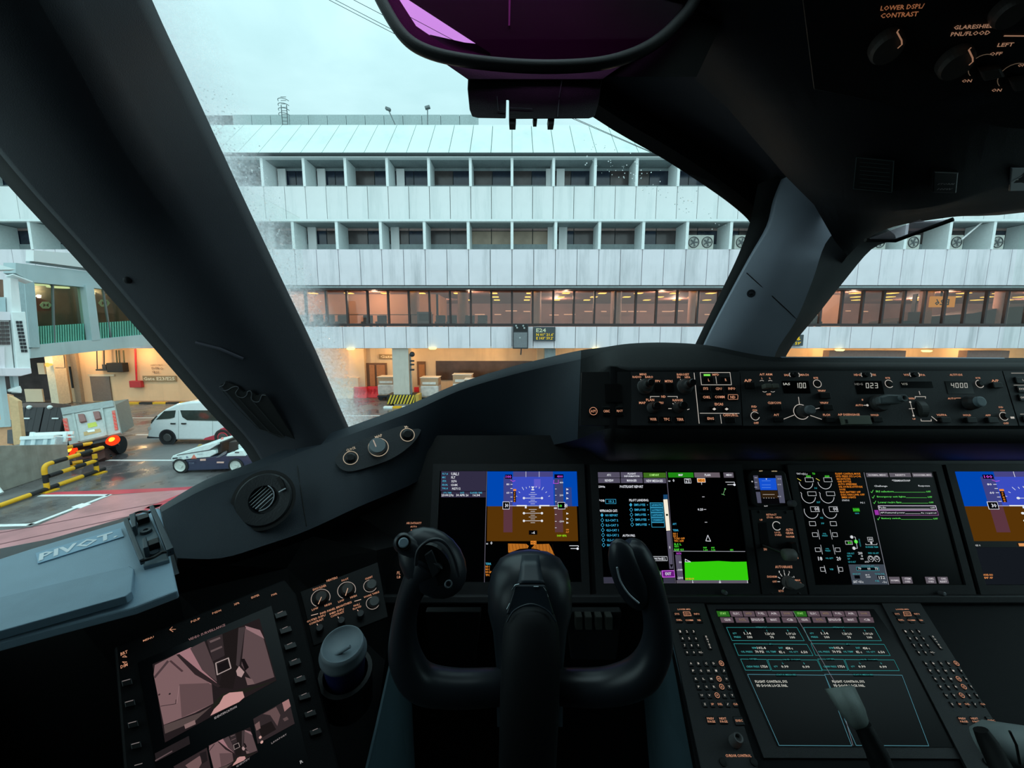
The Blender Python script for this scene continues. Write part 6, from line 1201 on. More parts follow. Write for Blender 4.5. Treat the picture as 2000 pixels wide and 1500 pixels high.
def dualknob(P_, x, y, R1, R2, par, d, off=(0, 0), mt=M_knobd, top=M_btn, name='selector_knob'):
    m_ = MB(); P_.knob(m_, x, y, [(R1, .0), (R1, .004), (R1 * .92, .005), (R1 * .8, d * .5), (R2 * 1.15, d * .55), (R2 * 1.1, d * .9)], 28); k_ = m_.build(name, mt, par)
    m_ = MB(); P_.knob(m_, x, y, [(R2, d * .9), (R2, d * 1.25), (R2 * .85, d * 1.32)], 20); m_.build('knob_cap', top, k_); return k_
M_kn = mat('knob_shade', (66, 66, 66), .45)
dualknob(Q, 805, 412, 95, 42, ef, .028, mt=M_kn); dualknob(Q, 1288, 412, 95, 42, ef, .028, mt=M_kn); dualknob(Q, 900, 670, 70, 46, ef, .020, mt=M_kn); dualknob(Q, 1215, 665, 70, 48, ef, .020, mt=M_kn)
# ---- centre: autopilot panel
mc = thing('autopilot_panel', 'long charcoal autopilot panel with speed, heading and altitude windows', 'control panel', PC.at(1700, 832))
Q = PC.c(1440, 690, 7.143); plate(Q, [(40, 245), (3690, 245), (3920, 1010), (85, 1010)], mc)
c, lg = legc(); o_ = c(O_, .8); w2 = c(Wl, .8); H = .0008
for t, x, y, wd, ht in (('A/P', 146, 382, 108, 40), ('A/T ARM', 395, 296, 176, 30), ('L', 342, 350, 16, 22), ('R', 452, 350, 20, 22), ('OFF', 434, 574, 66, 30), ('IAS', 684, 304, 64, 30), ('MACH', 932, 302, 116, 30), ('RTE', 1092, 346, 62, 26), ('VNAV', 1174, 524, 108, 28), ('CLB/CON', 512, 692, 184, 32), ('F/D', 232, 746, 74, 30), ('ON', 238, 796, 66, 30), ('A/T', 542, 860, 76, 30), ('OFF', 260, 974, 70, 32), ('VNAV', 1208, 692, 118, 28), ('FLCH', 1240, 860, 96, 30), ('A/P DISENGAGE', 1550, 856, 304, 30), ('HOLD', 1914, 862, 110, 28), ('HDG', 1668, 302, 88, 30), ('TRK', 1902, 302, 60, 28), ('AUTO', 1698, 726, 108, 28), ('5', 1742, 650, 24, 24)): Q.text(lg, t, x, y, wd, ht, o_, H)
Q3 = PC.c(1720, 690, 7.143)
for t, x, y, wd, ht in (('RTE', 94, 346, 62, 24), ('V/S', 352, 302, 76, 28), ('FPA', 576, 304, 76, 28), ('ALTITUDE', 1045, 302, 176, 28), ('RTE', 1352, 346, 64, 22), ('A/P', 1590, 384, 104, 36), ('DOWN', 392, 632, 140, 30), ('UP', 462, 918, 44, 24), ('AUTO', 986, 632, 112, 26), ('VS/FPA', 845, 862, 140, 28), ('HOLD', 1200, 864, 108, 28), ('APP', 1492, 866, 78, 26), ('F/D', 1672, 754, 62, 24), ('ON', 1690, 798, 62, 26), ('OFF', 1742, 978, 74, 30)): Q3.text(lg, t, x, y, wd, ht, o_, H)
for q in ((732, 842, 302), (1730, 1848, 302)):
    Q.arc(lg, q[0] + 36, q[2], 44, 8, 140, 220, w2, H); Q.arc(lg, q[1] - 24, q[2], 44, 8, -40, 40, w2, H)
Q3.arc(lg, 444, 300, 44, 8, 140, 220, w2, H); Q3.arc(lg, 490, 300, 44, 8, -40, 40, w2, H)
for x in (344, 462): Q.arc(lg, x, 420, 42, 6, 50, 130, w2, H)
for x in (372, 486): Q.arc(lg, x, 500, 42, 6, 230, 310, w2, H)
Q.arc(lg, 1112, 425, 54, 8, 0, 360, w2, H); Q.arc(lg, 245, 875, 58, 8, 30, 345, w2, H); Q.arc(lg, 888, 818, 105, 9, 60, 325, w2, H); Q.line(lg, [(850, 612), (862, 710)], 8, w2, H); Q.line(lg, [(636, 922), (788, 862)], 8, w2, H); Q.line(lg, [(1015, 868), (1172, 922)], 8, w2, H); Q.line(lg, [(1070, 780), (1142, 764)], 8, w2, H)
Q3.arc(lg, 112, 427, 54, 8, 20, 320, w2, H); Q3.arc(lg, 1375, 428, 54, 8, 90, 330, w2, H); Q3.arc(lg, 1712, 880, 58, 8, 0, 360, w2, H); Q3.line(lg, [(475, 632), (475, 606), (620, 606), (620, 632)], 8, w2, H); Q3.line(lg, [(556, 918), (560, 946), (702, 946), (698, 920)], 8, w2, H); Q3.line(lg, [(406, 680), (455, 870)], 7, w2, H); Q3.line(lg, [(390, 775), (466, 772)], 7, w2, H); Q3.disc(lg, 406, 682, 14, w2, H); Q3.disc(lg, 454, 872, 14, w2, H); Q3.line(lg, [(530, 530), (544, 578)], 8, w2, H); Q3.line(lg, [(704, 882), (778, 942)], 9, w2, H); Q3.line(lg, [(1040, 626), (1110, 626)], 7, o_, H); Q3.line(lg, [(1160, 626), (1240, 626)], 7, o_, H); Q.line(lg, [(1760, 726), (1800, 726)], 8, w2, H); Q.disc(lg, 1802, 728, 16, w2, .002)
Q3.rect(lg, 1800, 885, 1862, 912, w2, H)
sd_ = c((190, 190, 182), .9)
for Qx, x0, y0, x1, y1 in ((Q, 620, 385, 1022, 560), (Q, 1635, 385, 2050, 570), (Q3, 270, 395, 730, 482), (Q3, 890, 390, 1305, 565)):
    m_ = MB(); Qx.rect(m_, x0, y0, x1, y1, 0, .0002, .0004); m_.build('readout_window', mat('readout_black', (4, 3, 3), .2), mc)
Q.text(lg, 'IAS', 684, 430, 96, 34, sd_, .001); Q.text(lg, 'HDG', 1688, 432, 112, 30, c((120, 120, 115), .8), .001); Q3.text(lg, 'V/S', 326, 430, 88, 30, c((150, 150, 140), .8), .001)
SEG = {'0': 'abcdef', '1': 'bc', '2': 'abged', '3': 'abgcd', '4': 'fgbc'}
def seg7(P_, mb, ch, x, y, w_, h_, m):
    L_ = {'a': ((0, 0), (w_, 0)), 'b': ((w_, 0), (w_ + 3, h_ / 2)), 'c': ((w_ + 3, h_ / 2), (w_ + 6, h_)), 'd': ((6, h_), (w_ + 6, h_)), 'e': ((3, h_ / 2), (6, h_)), 'f': ((0, 0), (3, h_ / 2)), 'g': ((3, h_ / 2), (w_ + 3, h_ / 2))}
    for s in SEG[ch]: P_.line(mb, [(x + L_[s][0][0], y + L_[s][0][1]), (x + L_[s][1][0], y + L_[s][1][1])], 8, m, .0011)
for i, ch in enumerate('100'): seg7(Q, lg, ch, 806 + i * 54, 418, 30, 66, sd_)
for i, ch in enumerate('023'): seg7(Q, lg, ch, 1788 + i * 62, 420, 34, 64, sd_)
for i, ch in enumerate('4000'): seg7(Q3, lg, ch, 975 + i * 62, 420, 34, 60, sd_)
lg.build('legend_print', c.mats, mc, fix=False)
for Qx, x0, y0, x1, y1 in ((Q, 95, 420, 230, 500), (Q, 450, 725, 600, 805), (Q, 490, 895, 625, 965), (Q, 1120, 555, 1275, 640), (Q, 1160, 720, 1310, 800), (Q, 1200, 895, 1340, 970), (Q, 1850, 895, 2000, 965), (Q3, 1510, 415, 1660, 490), (Q3, 790, 900, 940, 975), (Q3, 1150, 900, 1300, 975), (Q3, 1440, 900, 1600, 975)): button(Qx, x0, y0, x1, y1, mc, .006)
for x in (372, 480): m_ = MB(); Q.rect(m_, x - 46, 445, x + 44, 505, 0, .001, .012); m_.build('arm_switch', mat('switch_olive', (104, 104, 94), .5), mc, bevel=.001)
m_ = MB(); Q.quad(m_, [(1398, 885), (1775, 880), (1812, 1004), (1430, 1006)], 0, .002, .009); db = m_.build('disengage_bar', mat('bar_sage', (124, 130, 116), .5), mc, bevel=.001); m_ = MB(); Q.rect(m_, 1428, 938, 1466, 990, 0, .0115, .0008); m_.build('bar_slot', M_btn, db)
def roundknob(P_, x, y, r, d, par, mt, name='round_knob', cap=None):
    m_ = MB(); P_.knob(m_, x, y, [(r * 1.05, 0), (r, .003), (r * .95, d * .6), (r * .82, d)], 26); k_ = m_.build(name, mt, par)
    if cap: m_ = MB(); P_.knob(m_, x, y, [(r * .78, d), (r * .74, d * 1.35), (r * .6, d * 1.4)], 20); m_.build('knob_cap', cap, k_)
    return k_
roundknob(Q, 905, 815, 82, .016, mc, M_kn, 'speed_knob', mat('cap_slate', (116, 122, 126), .45)); roundknob(Q, 1112, 425, 36, .004, mc, M_btn, 'route_button'); roundknob(Q, 245, 875, 42, .006, mc, M_btn, 'flight_director_switch'); roundknob(Q3, 112, 427, 36, .004, mc, M_btn, 'route_button'); roundknob(Q3, 1375, 428, 36, .004, mc, M_btn, 'route_button'); roundknob(Q3, 1712, 880, 42, .006, mc, M_btn, 'flight_director_switch')
roundknob(Q3, 1230, 700, 95, .014, mc, M_kn, 'altitude_knob', mat('cap_blue', (130, 146, 152), .45)); roundknob(Q, 787, 302, 34, .004, mc, M_btn, 'mode_button'); roundknob(Q, 1790, 302, 34, .004, mc, M_btn, 'mode_button'); roundknob(Q3, 467, 300, 34, .004, mc, M_btn, 'mode_button')
m_ = MB(); Q3.knob(m_, -40, 700, [(120, 0), (118, .006), (104, .010)], 26); kn = m_.build('heading_knob', M_kn, mc)
m_ = MB(); Q3.quad(m_, [(-170, 640), (-60, 605), (110, 610), (175, 650), (170, 720), (100, 735), (-150, 740)], 0, .010, .012); m_.build('pointer_grip', mat('grip_steel', (104, 112, 114), .45), kn, bevel=.003)
m_ = MB(); Q3.knob(m_, 120, 665, [(52, .02), (50, .028), (30, .028), (28, .024)], 18); m_.build('knob_cap', mat('grip_steel', 0), kn)
m_ = MB(); a = Q3.at(575, 775, -.012); m_.lathe(a - PC.u * .008, PC.u, [(0, 0), (.017, 0), (.019, .002), (.019, .014), (.017, .016), (0, .016)], 30); m_.build('vertical_speed_wheel', mat('wheel_ribbed', (70, 70, 68), .5), mc)
mr = thing('display_control_panel', 'charcoal display panel cut off by the right edge of the photo', 'control panel', PC.at(2000, 832))
plate(Q3, [(1705, 245), (3000, 245), (3000, 1010), (1940, 1010)], mr); c, lg = legc(); w2 = c(Wl, .7); Q3.line(lg, [(1815, 278), (2400, 278)], 7, w2, H); Q3.line(lg, [(1850, 446), (2400, 446)], 6, w2, H); Q3.line(lg, [(1940, 850), (2400, 850)], 6, w2, H); Q3.text(lg, 'L', 1952, 378, 14, 30, w2, .0036); Q3.text(lg, 'SYS', 1932, 504, 74, 28, w2, .0036); Q3.text(lg, 'CHKL', 1958, 622, 90, 28, w2, .0036); lg.build('legend_print', c.mats, mr, fix=False)
for y in (378, 504, 622, 920): button(Q3, 1850 + (y - 378) * .2, y - 45, 2020 + (y - 378) * .2, y + 45, mr, .003)
# ================================================ LOWER CENTRE: display, keypads, levers
PB = Pl((1520, 1458, .62), (1890, 1458, .62), (1398, 1192, .795))
pd_ = thing('centre_pedestal', 'dark sloping pedestal holding the lower display and both keypads', 'pedestal', PB.at(1600, 1600))
m_ = MB(); PB.quad(m_, [(1296, 1163), (2300, 1163), (2700, 1700), (1400, 1700)], 0, -.02, .016); m_.build('pedestal_top', mat('pedestal_black', (15, 16, 19), .6, sc_=30, bump=.2, spec=.15), pd_)
m_ = MB(); m_.prism([W(1298, 1200, .79), W(1372, 1500, .602), W(1440, 1760, .50), W(1300, 1900, .72), W(1255, 1330, 1.03), W(1262, 1215, 1.0)], V((.004, 0, 0))); m_.build('side_panel', mat('pedestal_side', (74, 98, 108), .6, sc_=15, bump=.1), pd_, fix=True)
ld1 = thing('display_unit', 'lower sloping display with system status boxes above the levers', 'display', PB.at(1650, 1470))
m_ = MB(); PB.quad(m_, [(1378, 1176), (1750, 1176), (1945, 1482), (1492, 1480)], 0, -.003, .003); m_.build('bezel', M_pan, ld1); m_ = MB(); PB.quad(m_, [(1398, 1190), (1706, 1190), (1896, 1460), (1519, 1458)], 0, .0001, .001); s5 = m_.build('screen', scr_mat, ld1)
Q = PB.lift(.001).c(1280, 1160, 4.411); c = Pal(); mb = MB(); w_ = c((200, 200, 190)); tl = c((50, 140, 140), .9); tt = c((70, 165, 165), .8); lb = c((90, 150, 165), .8)
def half(dx, sc=1.0):
    X = lambda x: x + dx
    for i, (x0, x1) in enumerate(((525, 632), (638, 745), (750, 850), (855, 958), (962, 1068), (1074, 1182))):
        Q.quad(mb, [(X(x0), 148), (X(x1) - 2, 150), (X(x1) + 12, 196), (X(x0) + 16, 196)], c((40, 100, 30) if i == 0 else (86, 72, 80)), .0003)
        Q.text(mb, ('STAT', 'ELEC', 'HYD', 'FUEL', 'AIR', 'DOOR')[i], X((x0 + x1) / 2 + 4), 170, 52, 20, c((150, 220, 110) if i == 0 else ((130, 110, 80) if i in (2, 5) else (190, 182, 184))), .0008)
    for i, (x0, x1) in enumerate(((555, 678), (683, 810), (815, 942), (948, 1080), (1085, 1222))):
        Q.quad(mb, [(X(x0), 202), (X(x1) - 14, 202), (X(x1), 248), (X(x0) + 15, 248)], c((86, 72, 80)), .0003); Q.text(mb, ('GEAR', 'FCTL', 'EFIS/DSP', 'MAINT', 'CB')[i], X((x0 + x1) / 2 + 4), 224, 56 if i != 2 else 110, 22, c((130, 110, 80) if i == 1 else (190, 182, 184)), .0008)
    def bx(pts, t, tx, ty, tw, col=tl): Q.line(mb, [(X(a), b) for a, b in pts + [pts[0]]], 4, col, .0006); Q.rect(mb, X(tx - tw / 2 - 8), ty - 10, X(tx + tw / 2 + 8), ty + 12, c((4, 5, 7)), .0008); Q.text(mb, t, X(tx), ty, tw, 14, tt, .001)
    bx([(612, 290), (1218, 290), (1282, 404), (660, 402)], 'HYDRAULIC', 912, 290, 96); bx([(675, 430), (1305, 436), (1358, 532), (715, 530)], 'APU', 990, 434, 30); bx([(733, 562), (955, 565), (994, 660), (775, 658)], 'OXYGEN', 840, 563, 66); bx([(966, 566), (1390, 570), (1436, 662), (1004, 662)], 'LIQUID COOLING', 1172, 567, 150)
    bx([(793, 694), (1460, 702), (1690, 1310), (1065, 1306)], 'STATUS MESSAGES', 1125, 698, 170, lb)
    for t, x, y, wd, cc in (('L', 778, 318, 10, tt), ('C', 958, 318, 10, tt), ('R', 1140, 318, 10, tt), ('QTY', 682, 342, 36, tt), ('1.14', 792, 342, 60, w_), ('1.20 LO', 986, 345, 80, w_), ('1.19 LO', 1168, 345, 80, w_), ('PRESS', 706, 373, 58, tt), ('100', 813, 374, 42, w_), ('70', 1003, 375, 30, w_), ('100', 1180, 376, 42, w_),
      ('RPM', 850, 467, 36, tt), ('102.4', 912, 467, 74, w_), ('EGT', 1080, 467, 36, tt), ('458 c', 1150, 470, 60, w_), ('OIL PRESS', 786, 500, 100, tt), ('70 PSI', 895, 500, 72, w_), ('OIL TEMP', 996, 500, 88, tt), ('82 c', 1087, 502, 48, w_), ('OIL QTY', 1190, 502, 78, tt), ('6.50', 1280, 503, 58, w_),
      ('CREW PRESS', 838, 628, 112, tt), ('1750', 936, 628, 58, w_), ('L', 1096, 598, 10, tt), ('R', 1280, 600, 10, tt), ('QTY', 1036, 628, 36, tt), ('0.99', 1114, 628, 62, w_), ('0.99', 1296, 630, 62, w_), ('FLIGHT CONTROL SYS', 996, 757, 276, w_), ('FD DOOR LOCK FAIL', 1004, 792, 264, w_)): Q.text(mb, t, X(x), y, wd, 24 if cc == w_ else 17, cc, .001)
half(0); half(664)
for i in range(2): pass
Q.line(mb, [(1185, 150), (1550, 770), (1700, 1305)], 5, c((110, 110, 118)), .0006)
mb.build('screen_graphics', c.mats, s5, fix=False)
# keypads
def keypad(Q, label, dx, skew, par_name='keypad_panel'):
    t_ = thing(par_name, label, 'keypad', Q.at(dx + 480, 1400)); c, lg = legc(); o_ = c(O_, .75); w2 = c(Wl, .75)
    X = lambda x, y: dx + x + (y - 140) * skew
    plate(Q, [(X(80, 60), 60), (X(410, 60), 60), (X(900, 1560), 1560), (X(405, 1560), 1560)], t_, M_pan, h=-.004, th=.005)
    def key(t, x, y, wd, ht=20, m=None, kw=48, kh=46): button(Q, X(x - kw / 2, y), y - kh / 2, X(x + kw / 2, y), y + kh / 2, t_, .003, name='key'); Q.text(lg, t, X(x, y), y, wd, ht, w2 if m is None else m, .0036)
    Q.text(lg, 'LOWER MFD', X(246, 136), 136, 112, 14, o_, .0015)
    for t, x, y, wd in (('SYS', 183, 180, 40), ('CDU', 268, 180, 44), ('INFO', 353, 180, 48), ('CHKL', 200, 232, 50), ('COMM', 288, 234, 66), ('ND', 374, 234, 30)): key(t, x, y, wd, 16, o_, 74, 44)
    Q.line(lg, [(X(235, 180), 163), (X(292, 180), 163), (X(305, 180), 195), (X(245, 180), 197), (X(235, 180), 163)], 5, o_, .0037)
    for r, row in enumerate(('123', '456', '789', '.0/')):
        for k, ch in enumerate(row): y = 330 + r * 60; key('+/-' if ch == '/' else ch, 210 + k * 58 + r * 20, y, 12 if ch != '/' else 36)
    for i, ch in enumerate('ENTER'): y = 375 + i * 23; Q.text(lg, ch, X(434 + i * 9, y), y, 12, 16, w2, .0036)
    button(Q, X(410, 420), 360, X(490, 420), 485, t_, .003, name='key')
    for r, row in enumerate((('A', 'B', 'C', 'D', 'E'), ('F', 'G', 'H', 'I', 'J'), ('K', 'L', 'M', 'N', 'O'), ('P', 'Q', 'R', 'S', 'T'), ('U', 'V', 'W', 'X', 'Y'), ('Z', 'SP', 'DEL', '/', 'CLR'))):
        y = (605, 668, 738, 806, 880, 956)[r]; x0 = (302, 322, 346, 370, 396, 422)[r]
        for k, ch in enumerate(row):
            x = x0 + k * 65.5; sp = ch in 'ENSW' and len(ch) == 1; key(ch, x, y, 16 if len(ch) == 1 else (26 if len(ch) == 2 else 40), 18, o_ if sp or len(ch) > 1 else None, 54, 52)
            if sp: Q.arc(lg, X(x, y), y, 20, 5, 0, 360, o_, .0037)
    for t1, t2, x in (('PREV', 'PAGE', 474), ('NEXT', 'PAGE', 580)): key('', x, 1095, 0, 1, o_, 92, 62) if 0 else None; button(Q, X(x - 46, 1090), 1058, X(x + 46, 1090), 1125, t_, .003, name='key'); Q.text(lg, t1, X(x - 4, 1080), 1080, 60, 20, o_, .0036); Q.text(lg, t2, X(x + 4, 1106), 1106, 64, 20, o_, .0036)
    key('EXEC', 716, 1098, 60, 20, o_, 110, 80); Q.text(lg, 'CURSOR CONTROL', X(712, 1396), 1396, 220, 26, o_, .0015)
    lg.build('legend_print', c.mats, t_, fix=False)
    m_ = MB(); Q.knob(m_, X(680, 1270), 1275, [(56, 0), (54, .006), (44, .020), (42, .022), (30, .021), (28, .014)], 26); m_.build('cursor_knob', mat('knob_mid', 0), t_)
    for x, y in ((640, 1450), (905, 1450)): m_ = MB(); Q.knob(m_, X(x - 60, y), y, [(36, .0), (34, .003), (20, .0035)], 14); m_.build('fastener', M_blk, t_)
    return t_
Qk = PB.lift(.003).c(1280, 1160, 4.411)
keypad(Qk, 'left slanted keypad with letters and numbers beside the lower display', 0, 0)
keypad(Qk, 'right slanted keypad with letters and numbers beside the lower display', 1880, .30)
# levers
fh = thing('alternate_lever', 'grey tapered lever handle standing in front of the lower display', 'lever', W(1740, 1540, .44))
Pf = PB
m_ = MB(); rows = []
for (x0, y0, x1, y1, z, d) in ((1608, 1346, 1662, 1338, .520, .012), (1614, 1352, 1670, 1342, .514, .020), (1640, 1392, 1690, 1384, .505, .020), (1662, 1420, 1698, 1412, .498, .018), (1672, 1426, 1696, 1420, .497, .010)):
    a = W(x0, y0, z); b = W(x1, y1, z + .004); n_ = (EYE - a).normalized(); q = []
    for t, s in ((0, 0), (.15, .8), (.42, 1.05), (.5, 1.15), (.85, .85), (1, 0), (.85, -.6), (.15, -.6)): q.append(a.lerp(b, t) + n_ * d * s)
    rows.append(q)
m_.grid(rows, 0, True, True); m_.poly(rows[0]); m_.poly(rows[-1]); m_.build('handle', mat('handle_sage', (132, 142, 138), .5, sc_=30, bump=.2), fh)
m_ = MB(); m_.tube([W(1684, 1415, .50), W(1712, 1470, .49), W(1745, 1560, .48)], [.010, .012, .013], 12); m_.build('stem', M_blk, fh)
hb = thing('speedbrake_lever', 'pale grey rounded lever end in the bottom right corner', 'lever', W(1990, 1600, .5))
m_ = MB(); m_.tube([W(1912, 1450, .56), W(1940, 1452, .55), W(1975, 1458, .54), W(2100, 1475, .53)], [.018, .026, .026, .025], 20); m_.build('handle', mat('handle_pale', (150, 160, 160), .5, sc_=30, bump=.15), hb)
m_ = MB(); m_.tube([W(1972, 1428, .512), W(1985, 1455, .512), W(1992, 1492, .512)], .0014, 6); m_.build('groove', M_seal, hb)
m_ = MB(); m_.tube([W(1915, 1425, .535), W(1930, 1450, .53), W(1975, 1540, .50)], [.008, .011, .013], 12); m_.build('stem', M_seal, hb)
# ================================================ LEFT SIDE: console, electronic flight bag, heater panel, cup
sc2 = MB(); sc2.grid([[W(*p) for p in r] for r in ([(-200, 1300, .50), (170, 1200, .58), (350, 1100, .62), (600, 1045, .78), (720, 1000, .88), (850, 930, .95)], [(-200, 1330, .50), (160, 1225, .57), (350, 1160, .66), (560, 1110, .76), (735, 1075, .80), (800, 1060, .86)], [(-200, 1560, .52), (200, 1560, .58), (420, 1560, .64), (620, 1420, .70), (752, 1290, .78), (775, 1200, .86)], [(-200, 2100, .50), (200, 2100, .52), (420, 2100, .54), (600, 1900, .58), (700, 1650, .66), (735, 1440, .80)])], 0, False)
struct(sc2, 'side_console', M_blk)
m_ = MB(); m_.prism([W(770, 1270, .80), W(738, 1415, .67), W(690, 1620, .57), W(720, 1900, .60), W(820, 1700, .80), W(800, 1270, 1.0)], V((-.004, 0, 0))); struct(m_, 'trim_2', mat('pedestal_side', 0))
o = W(320, 1448, .47); u = W(510, 1207, .60) - W(298, 1297, .52); PE = Pl(o, o + u, W(298, 1297, .52), ortho=False, world=True)
eb = thing('flight_bag_display', 'tilted black side display showing grey cabin camera views', 'display', PE.at(430, 1500))
plate(PE, [(222, 1262), (556, 1130), (580, 1160), (665, 1500), (720, 1720), (330, 1760), (240, 1500)], eb, mat('efb_case', (5, 5, 7), .55, spec=.12, sc_=30, bump=.2), 'case', h=-.022, th=.020, bev=.003)
m_ = MB(); PE.quad(m_, [(270, 1293), (530, 1183), (620, 1560), (340, 1690)], 0, -.0015, .0015); s6 = m_.build('screen', scr_mat, eb)
Q = PE.c(250, 1150, 4.2857); c, lg = legc(); o_ = c(O_, .7); w2 = c((150, 140, 138), .6)
for t, x, y, wd, ht in (('MENU', 172, 422, 96, 16), ('PGUP', 566, 266, 82, 18), ('PGDN', 743, 196, 78, 16), ('XFR', 910, 128, 50, 16), ('ENTER', 1066, 66, 72, 16), ('PWR', 1224, 50, 50, 16)): Q.text(lg, t, x, y, wd, ht, o_, .0012)
Q.text(lg, 'VIDEO SURVEILLANCE', 664, 366, 330, 20, c((170, 130, 130), .6), .0012); Q.line(lg, [(400, 342), (350, 345), (372, 322)], 5, o_, .0012); Q.line(lg, [(350, 345), (378, 362)], 5, o_, .0012)
Q2 = PE.c(0, 1000, 3)
for t, y in (('BRT', 828), ('DIM', 903)): Q2.text(lg, t, 728, y, 44, 18, o_, .0012)
for y, s in ((852, -1), (880, 1)): Q2.line(lg, [(718, y), (731, y + 9 * s), (744, y), (718, y)], 3, o_, .0012)
for i in range(8): x = 742 + i * 18; y = 992 + i * 123; Q2.line(lg, [(x - 22, y + 6), (x + 22, y - 6)], 5, w2, .0035)
for i, (x, y) in enumerate(((1273, 205), (1313, 334), (1352, 468), (1390, 603), (1432, 746), (1472, 890), (1520, 1034), (1565, 1185))): Q.line(lg, [(x - 20, y + 9), (x + 20, y - 9)], 6, w2, .0035)
Q.text(lg, 'R', 1452, 1448, 28, 26, c((200, 200, 200), .6), .001)
lg.build('legend_print', c.mats, eb, fix=False)
for i, (x, y) in enumerate(((1273, 205), (1313, 334), (1352, 468), (1390, 603), (1432, 746), (1472, 890), (1520, 1034), (1565, 1185))): m_ = MB(); Q.quad(m_, [(x - 50, y + 10), (x + 46, y - 18), (x + 62, y + 24), (x - 34, y + 54)], 0, 0, .003); m_.build('line_key', M_btn, eb, bevel=.0006)
for i in range(4): m_ = MB(); x = 742 + i * 18; y = 992 + i * 123; Q2.quad(m_, [(x - 30, y), (x + 30, y - 14), (x + 38, y + 22), (x - 22, y + 36)], 0, 0, .003); m_.build('line_key', M_btn, eb, bevel=.0006)
# the video picture itself, flat on the screen
c = Pal(); mb = MB(); QQ = lambda pts, col, h=.0004, k=.62: Q.quad(mb, pts, c(col, k), h)
def cabin(T, k=.62, thumb=False):
    G_ = lambda pts, col, h: Q.quad(mb, [T(*p) for p in pts], c(col, k), h)
    G_([(205, 632), (1100, 248), (1242, 768), (310, 1288)], (44, 36, 38), .0004)
    G_([(225, 640), (410, 545), (700, 790), (715, 960), (560, 1040), (300, 1140), (215, 720)], (150, 116, 118), .0006); G_([(215, 740), (330, 600), (345, 612), (228, 752)], (90, 70, 74), .0008)
    G_([(430, 800), (700, 790), (715, 960), (450, 1080)], (116, 90, 92), .0007); G_([(410, 545), (530, 490), (620, 680), (745, 790), (690, 800)], (190, 140, 146), .0007); G_([(405, 555), (430, 548), (600, 690), (775, 815), (755, 828), (560, 720)], (56, 44, 46), .0009)
    G_([(520, 500), (640, 440), (720, 640), (745, 780), (620, 680)], (96, 78, 80), .0008); G_([(660, 430), (790, 380), (810, 560), (710, 610)], (62, 52, 54), .0008); G_([(680, 440), (770, 405), (775, 420), (690, 456)], (120, 100, 100), .001); G_([(690, 520), (785, 480), (790, 494), (694, 536)], (120, 100, 100), .001)
    G_([(790, 380), (940, 318), (915, 660), (880, 840), (760, 830), (810, 600)], (38, 32, 32), .0008); G_([(925, 330), (980, 320), (930, 660), (905, 640)], (80, 68, 70), .001); G_([(980, 330), (1130, 400), (1225, 740), (1060, 800), (950, 640)], (112, 90, 92), .0008)
    G_([(980, 312), (1105, 348), (1140, 420), (990, 340)], (176, 136, 140), .001)
    for a, b in (((735, 625), (840, 582)), ((840, 582), (862, 668)), ((862, 668), (748, 722)), ((748, 722), (735, 625))): Q.line(mb, [T(*a), T(*b)], 9 if not thumb else 4, c((200, 180, 176), k), .0012)
    G_([(750, 640), (832, 604), (848, 660), (762, 704)], (30, 26, 28), .001); G_([(905, 690), (930, 650), (975, 700), (950, 745), (915, 730)], (205, 170, 168), .0012); G_([(945, 590), (975, 588), (1012, 660), (980, 690)], (30, 24, 26), .0012); G_([(980, 740), (1040, 760), (1060, 800), (1000, 810)], (140, 112, 112), .0012)
    G_([(715, 960), (790, 880), (1240, 770), (960, 880), (700, 1010)], (40, 40, 34), .0009)
    G_([(690, 1065), (720, 1010), (765, 965), (800, 900), (850, 872), (960, 862), (975, 910), (930, 950)], (236, 176, 172), .0012); G_([(300, 1145), (600, 1040), (700, 985), (560, 1110), (310, 1215)], (100, 84, 82), .0008); G_([(470, 1140), (560, 1100), (568, 1135), (480, 1175)], (160, 128, 126), .001)
    if not thumb:
        G_([(345, 608), (362, 600), (465, 690), (450, 700)], (90, 66, 70), .001); Q.line(mb, [T(410, 960), T(430, 815)], 3, c((190, 150, 152), k), .001); Q.line(mb, [T(275, 985), T(400, 965), T(402, 930)], 5, c((60, 46, 48), k), .001); Q.disc(mb, 350, 882, 10, c((50, 40, 42), k), .001); Q.disc(mb, 262, 888, 10, c((60, 44, 46), k), .001)
cabin(lambda x, y: (x, y))
def TH(px, py, s): return lambda x, y: (px + (x - 205) * s + (y - 632) * .02, py + (y - 632) * s)
cabin(TH(672, 1312, .40), .6, True)
def qd(pts, col, h=.0006): QQ(pts, col, h)
qd([(1048, 1090), (1345, 922), (1395, 1130), (1085, 1300)], (60, 50, 52)); qd([(1290, 955), (1345, 925), (1362, 985), (1310, 1030)], (190, 140, 138), .001); qd([(1130, 1050), (1240, 990), (1275, 1060), (1250, 1150), (1190, 1060)], (120, 94, 94), .001); qd([(1090, 1160), (1200, 1110), (1240, 1180), (1120, 1250)], (36, 30, 30), .001); qd([(1060, 1140), (1100, 1110), (1110, 1170), (1075, 1190)], (140, 110, 108), .001); qd([(1295, 1090), (1330, 1072), (1345, 1095), (1310, 1112)], (110, 88, 88), .001)
for x, y in ((1108, 1245), (1120, 1285)): Q.disc(mb, x, y, 14, c((230, 180, 170), .75), .001)
qd([(380, 1490), (660, 1330), (700, 1540), (500, 1640)], (60, 48, 50)); qd([(480, 1480), (600, 1400), (630, 1440), (560, 1560)], (140, 108, 108), .001); qd([(600, 1380), (655, 1360), (665, 1440), (620, 1470)], (40, 34, 36), .001)
Q2q = [(225, 1380), (510, 1232), (520, 1300), (235, 1450)]; qd(Q2q, (44, 38, 40)); Q.line(mb, [(232, 1440), (368, 1362)], 12, c((110, 90, 92), .7), .001)
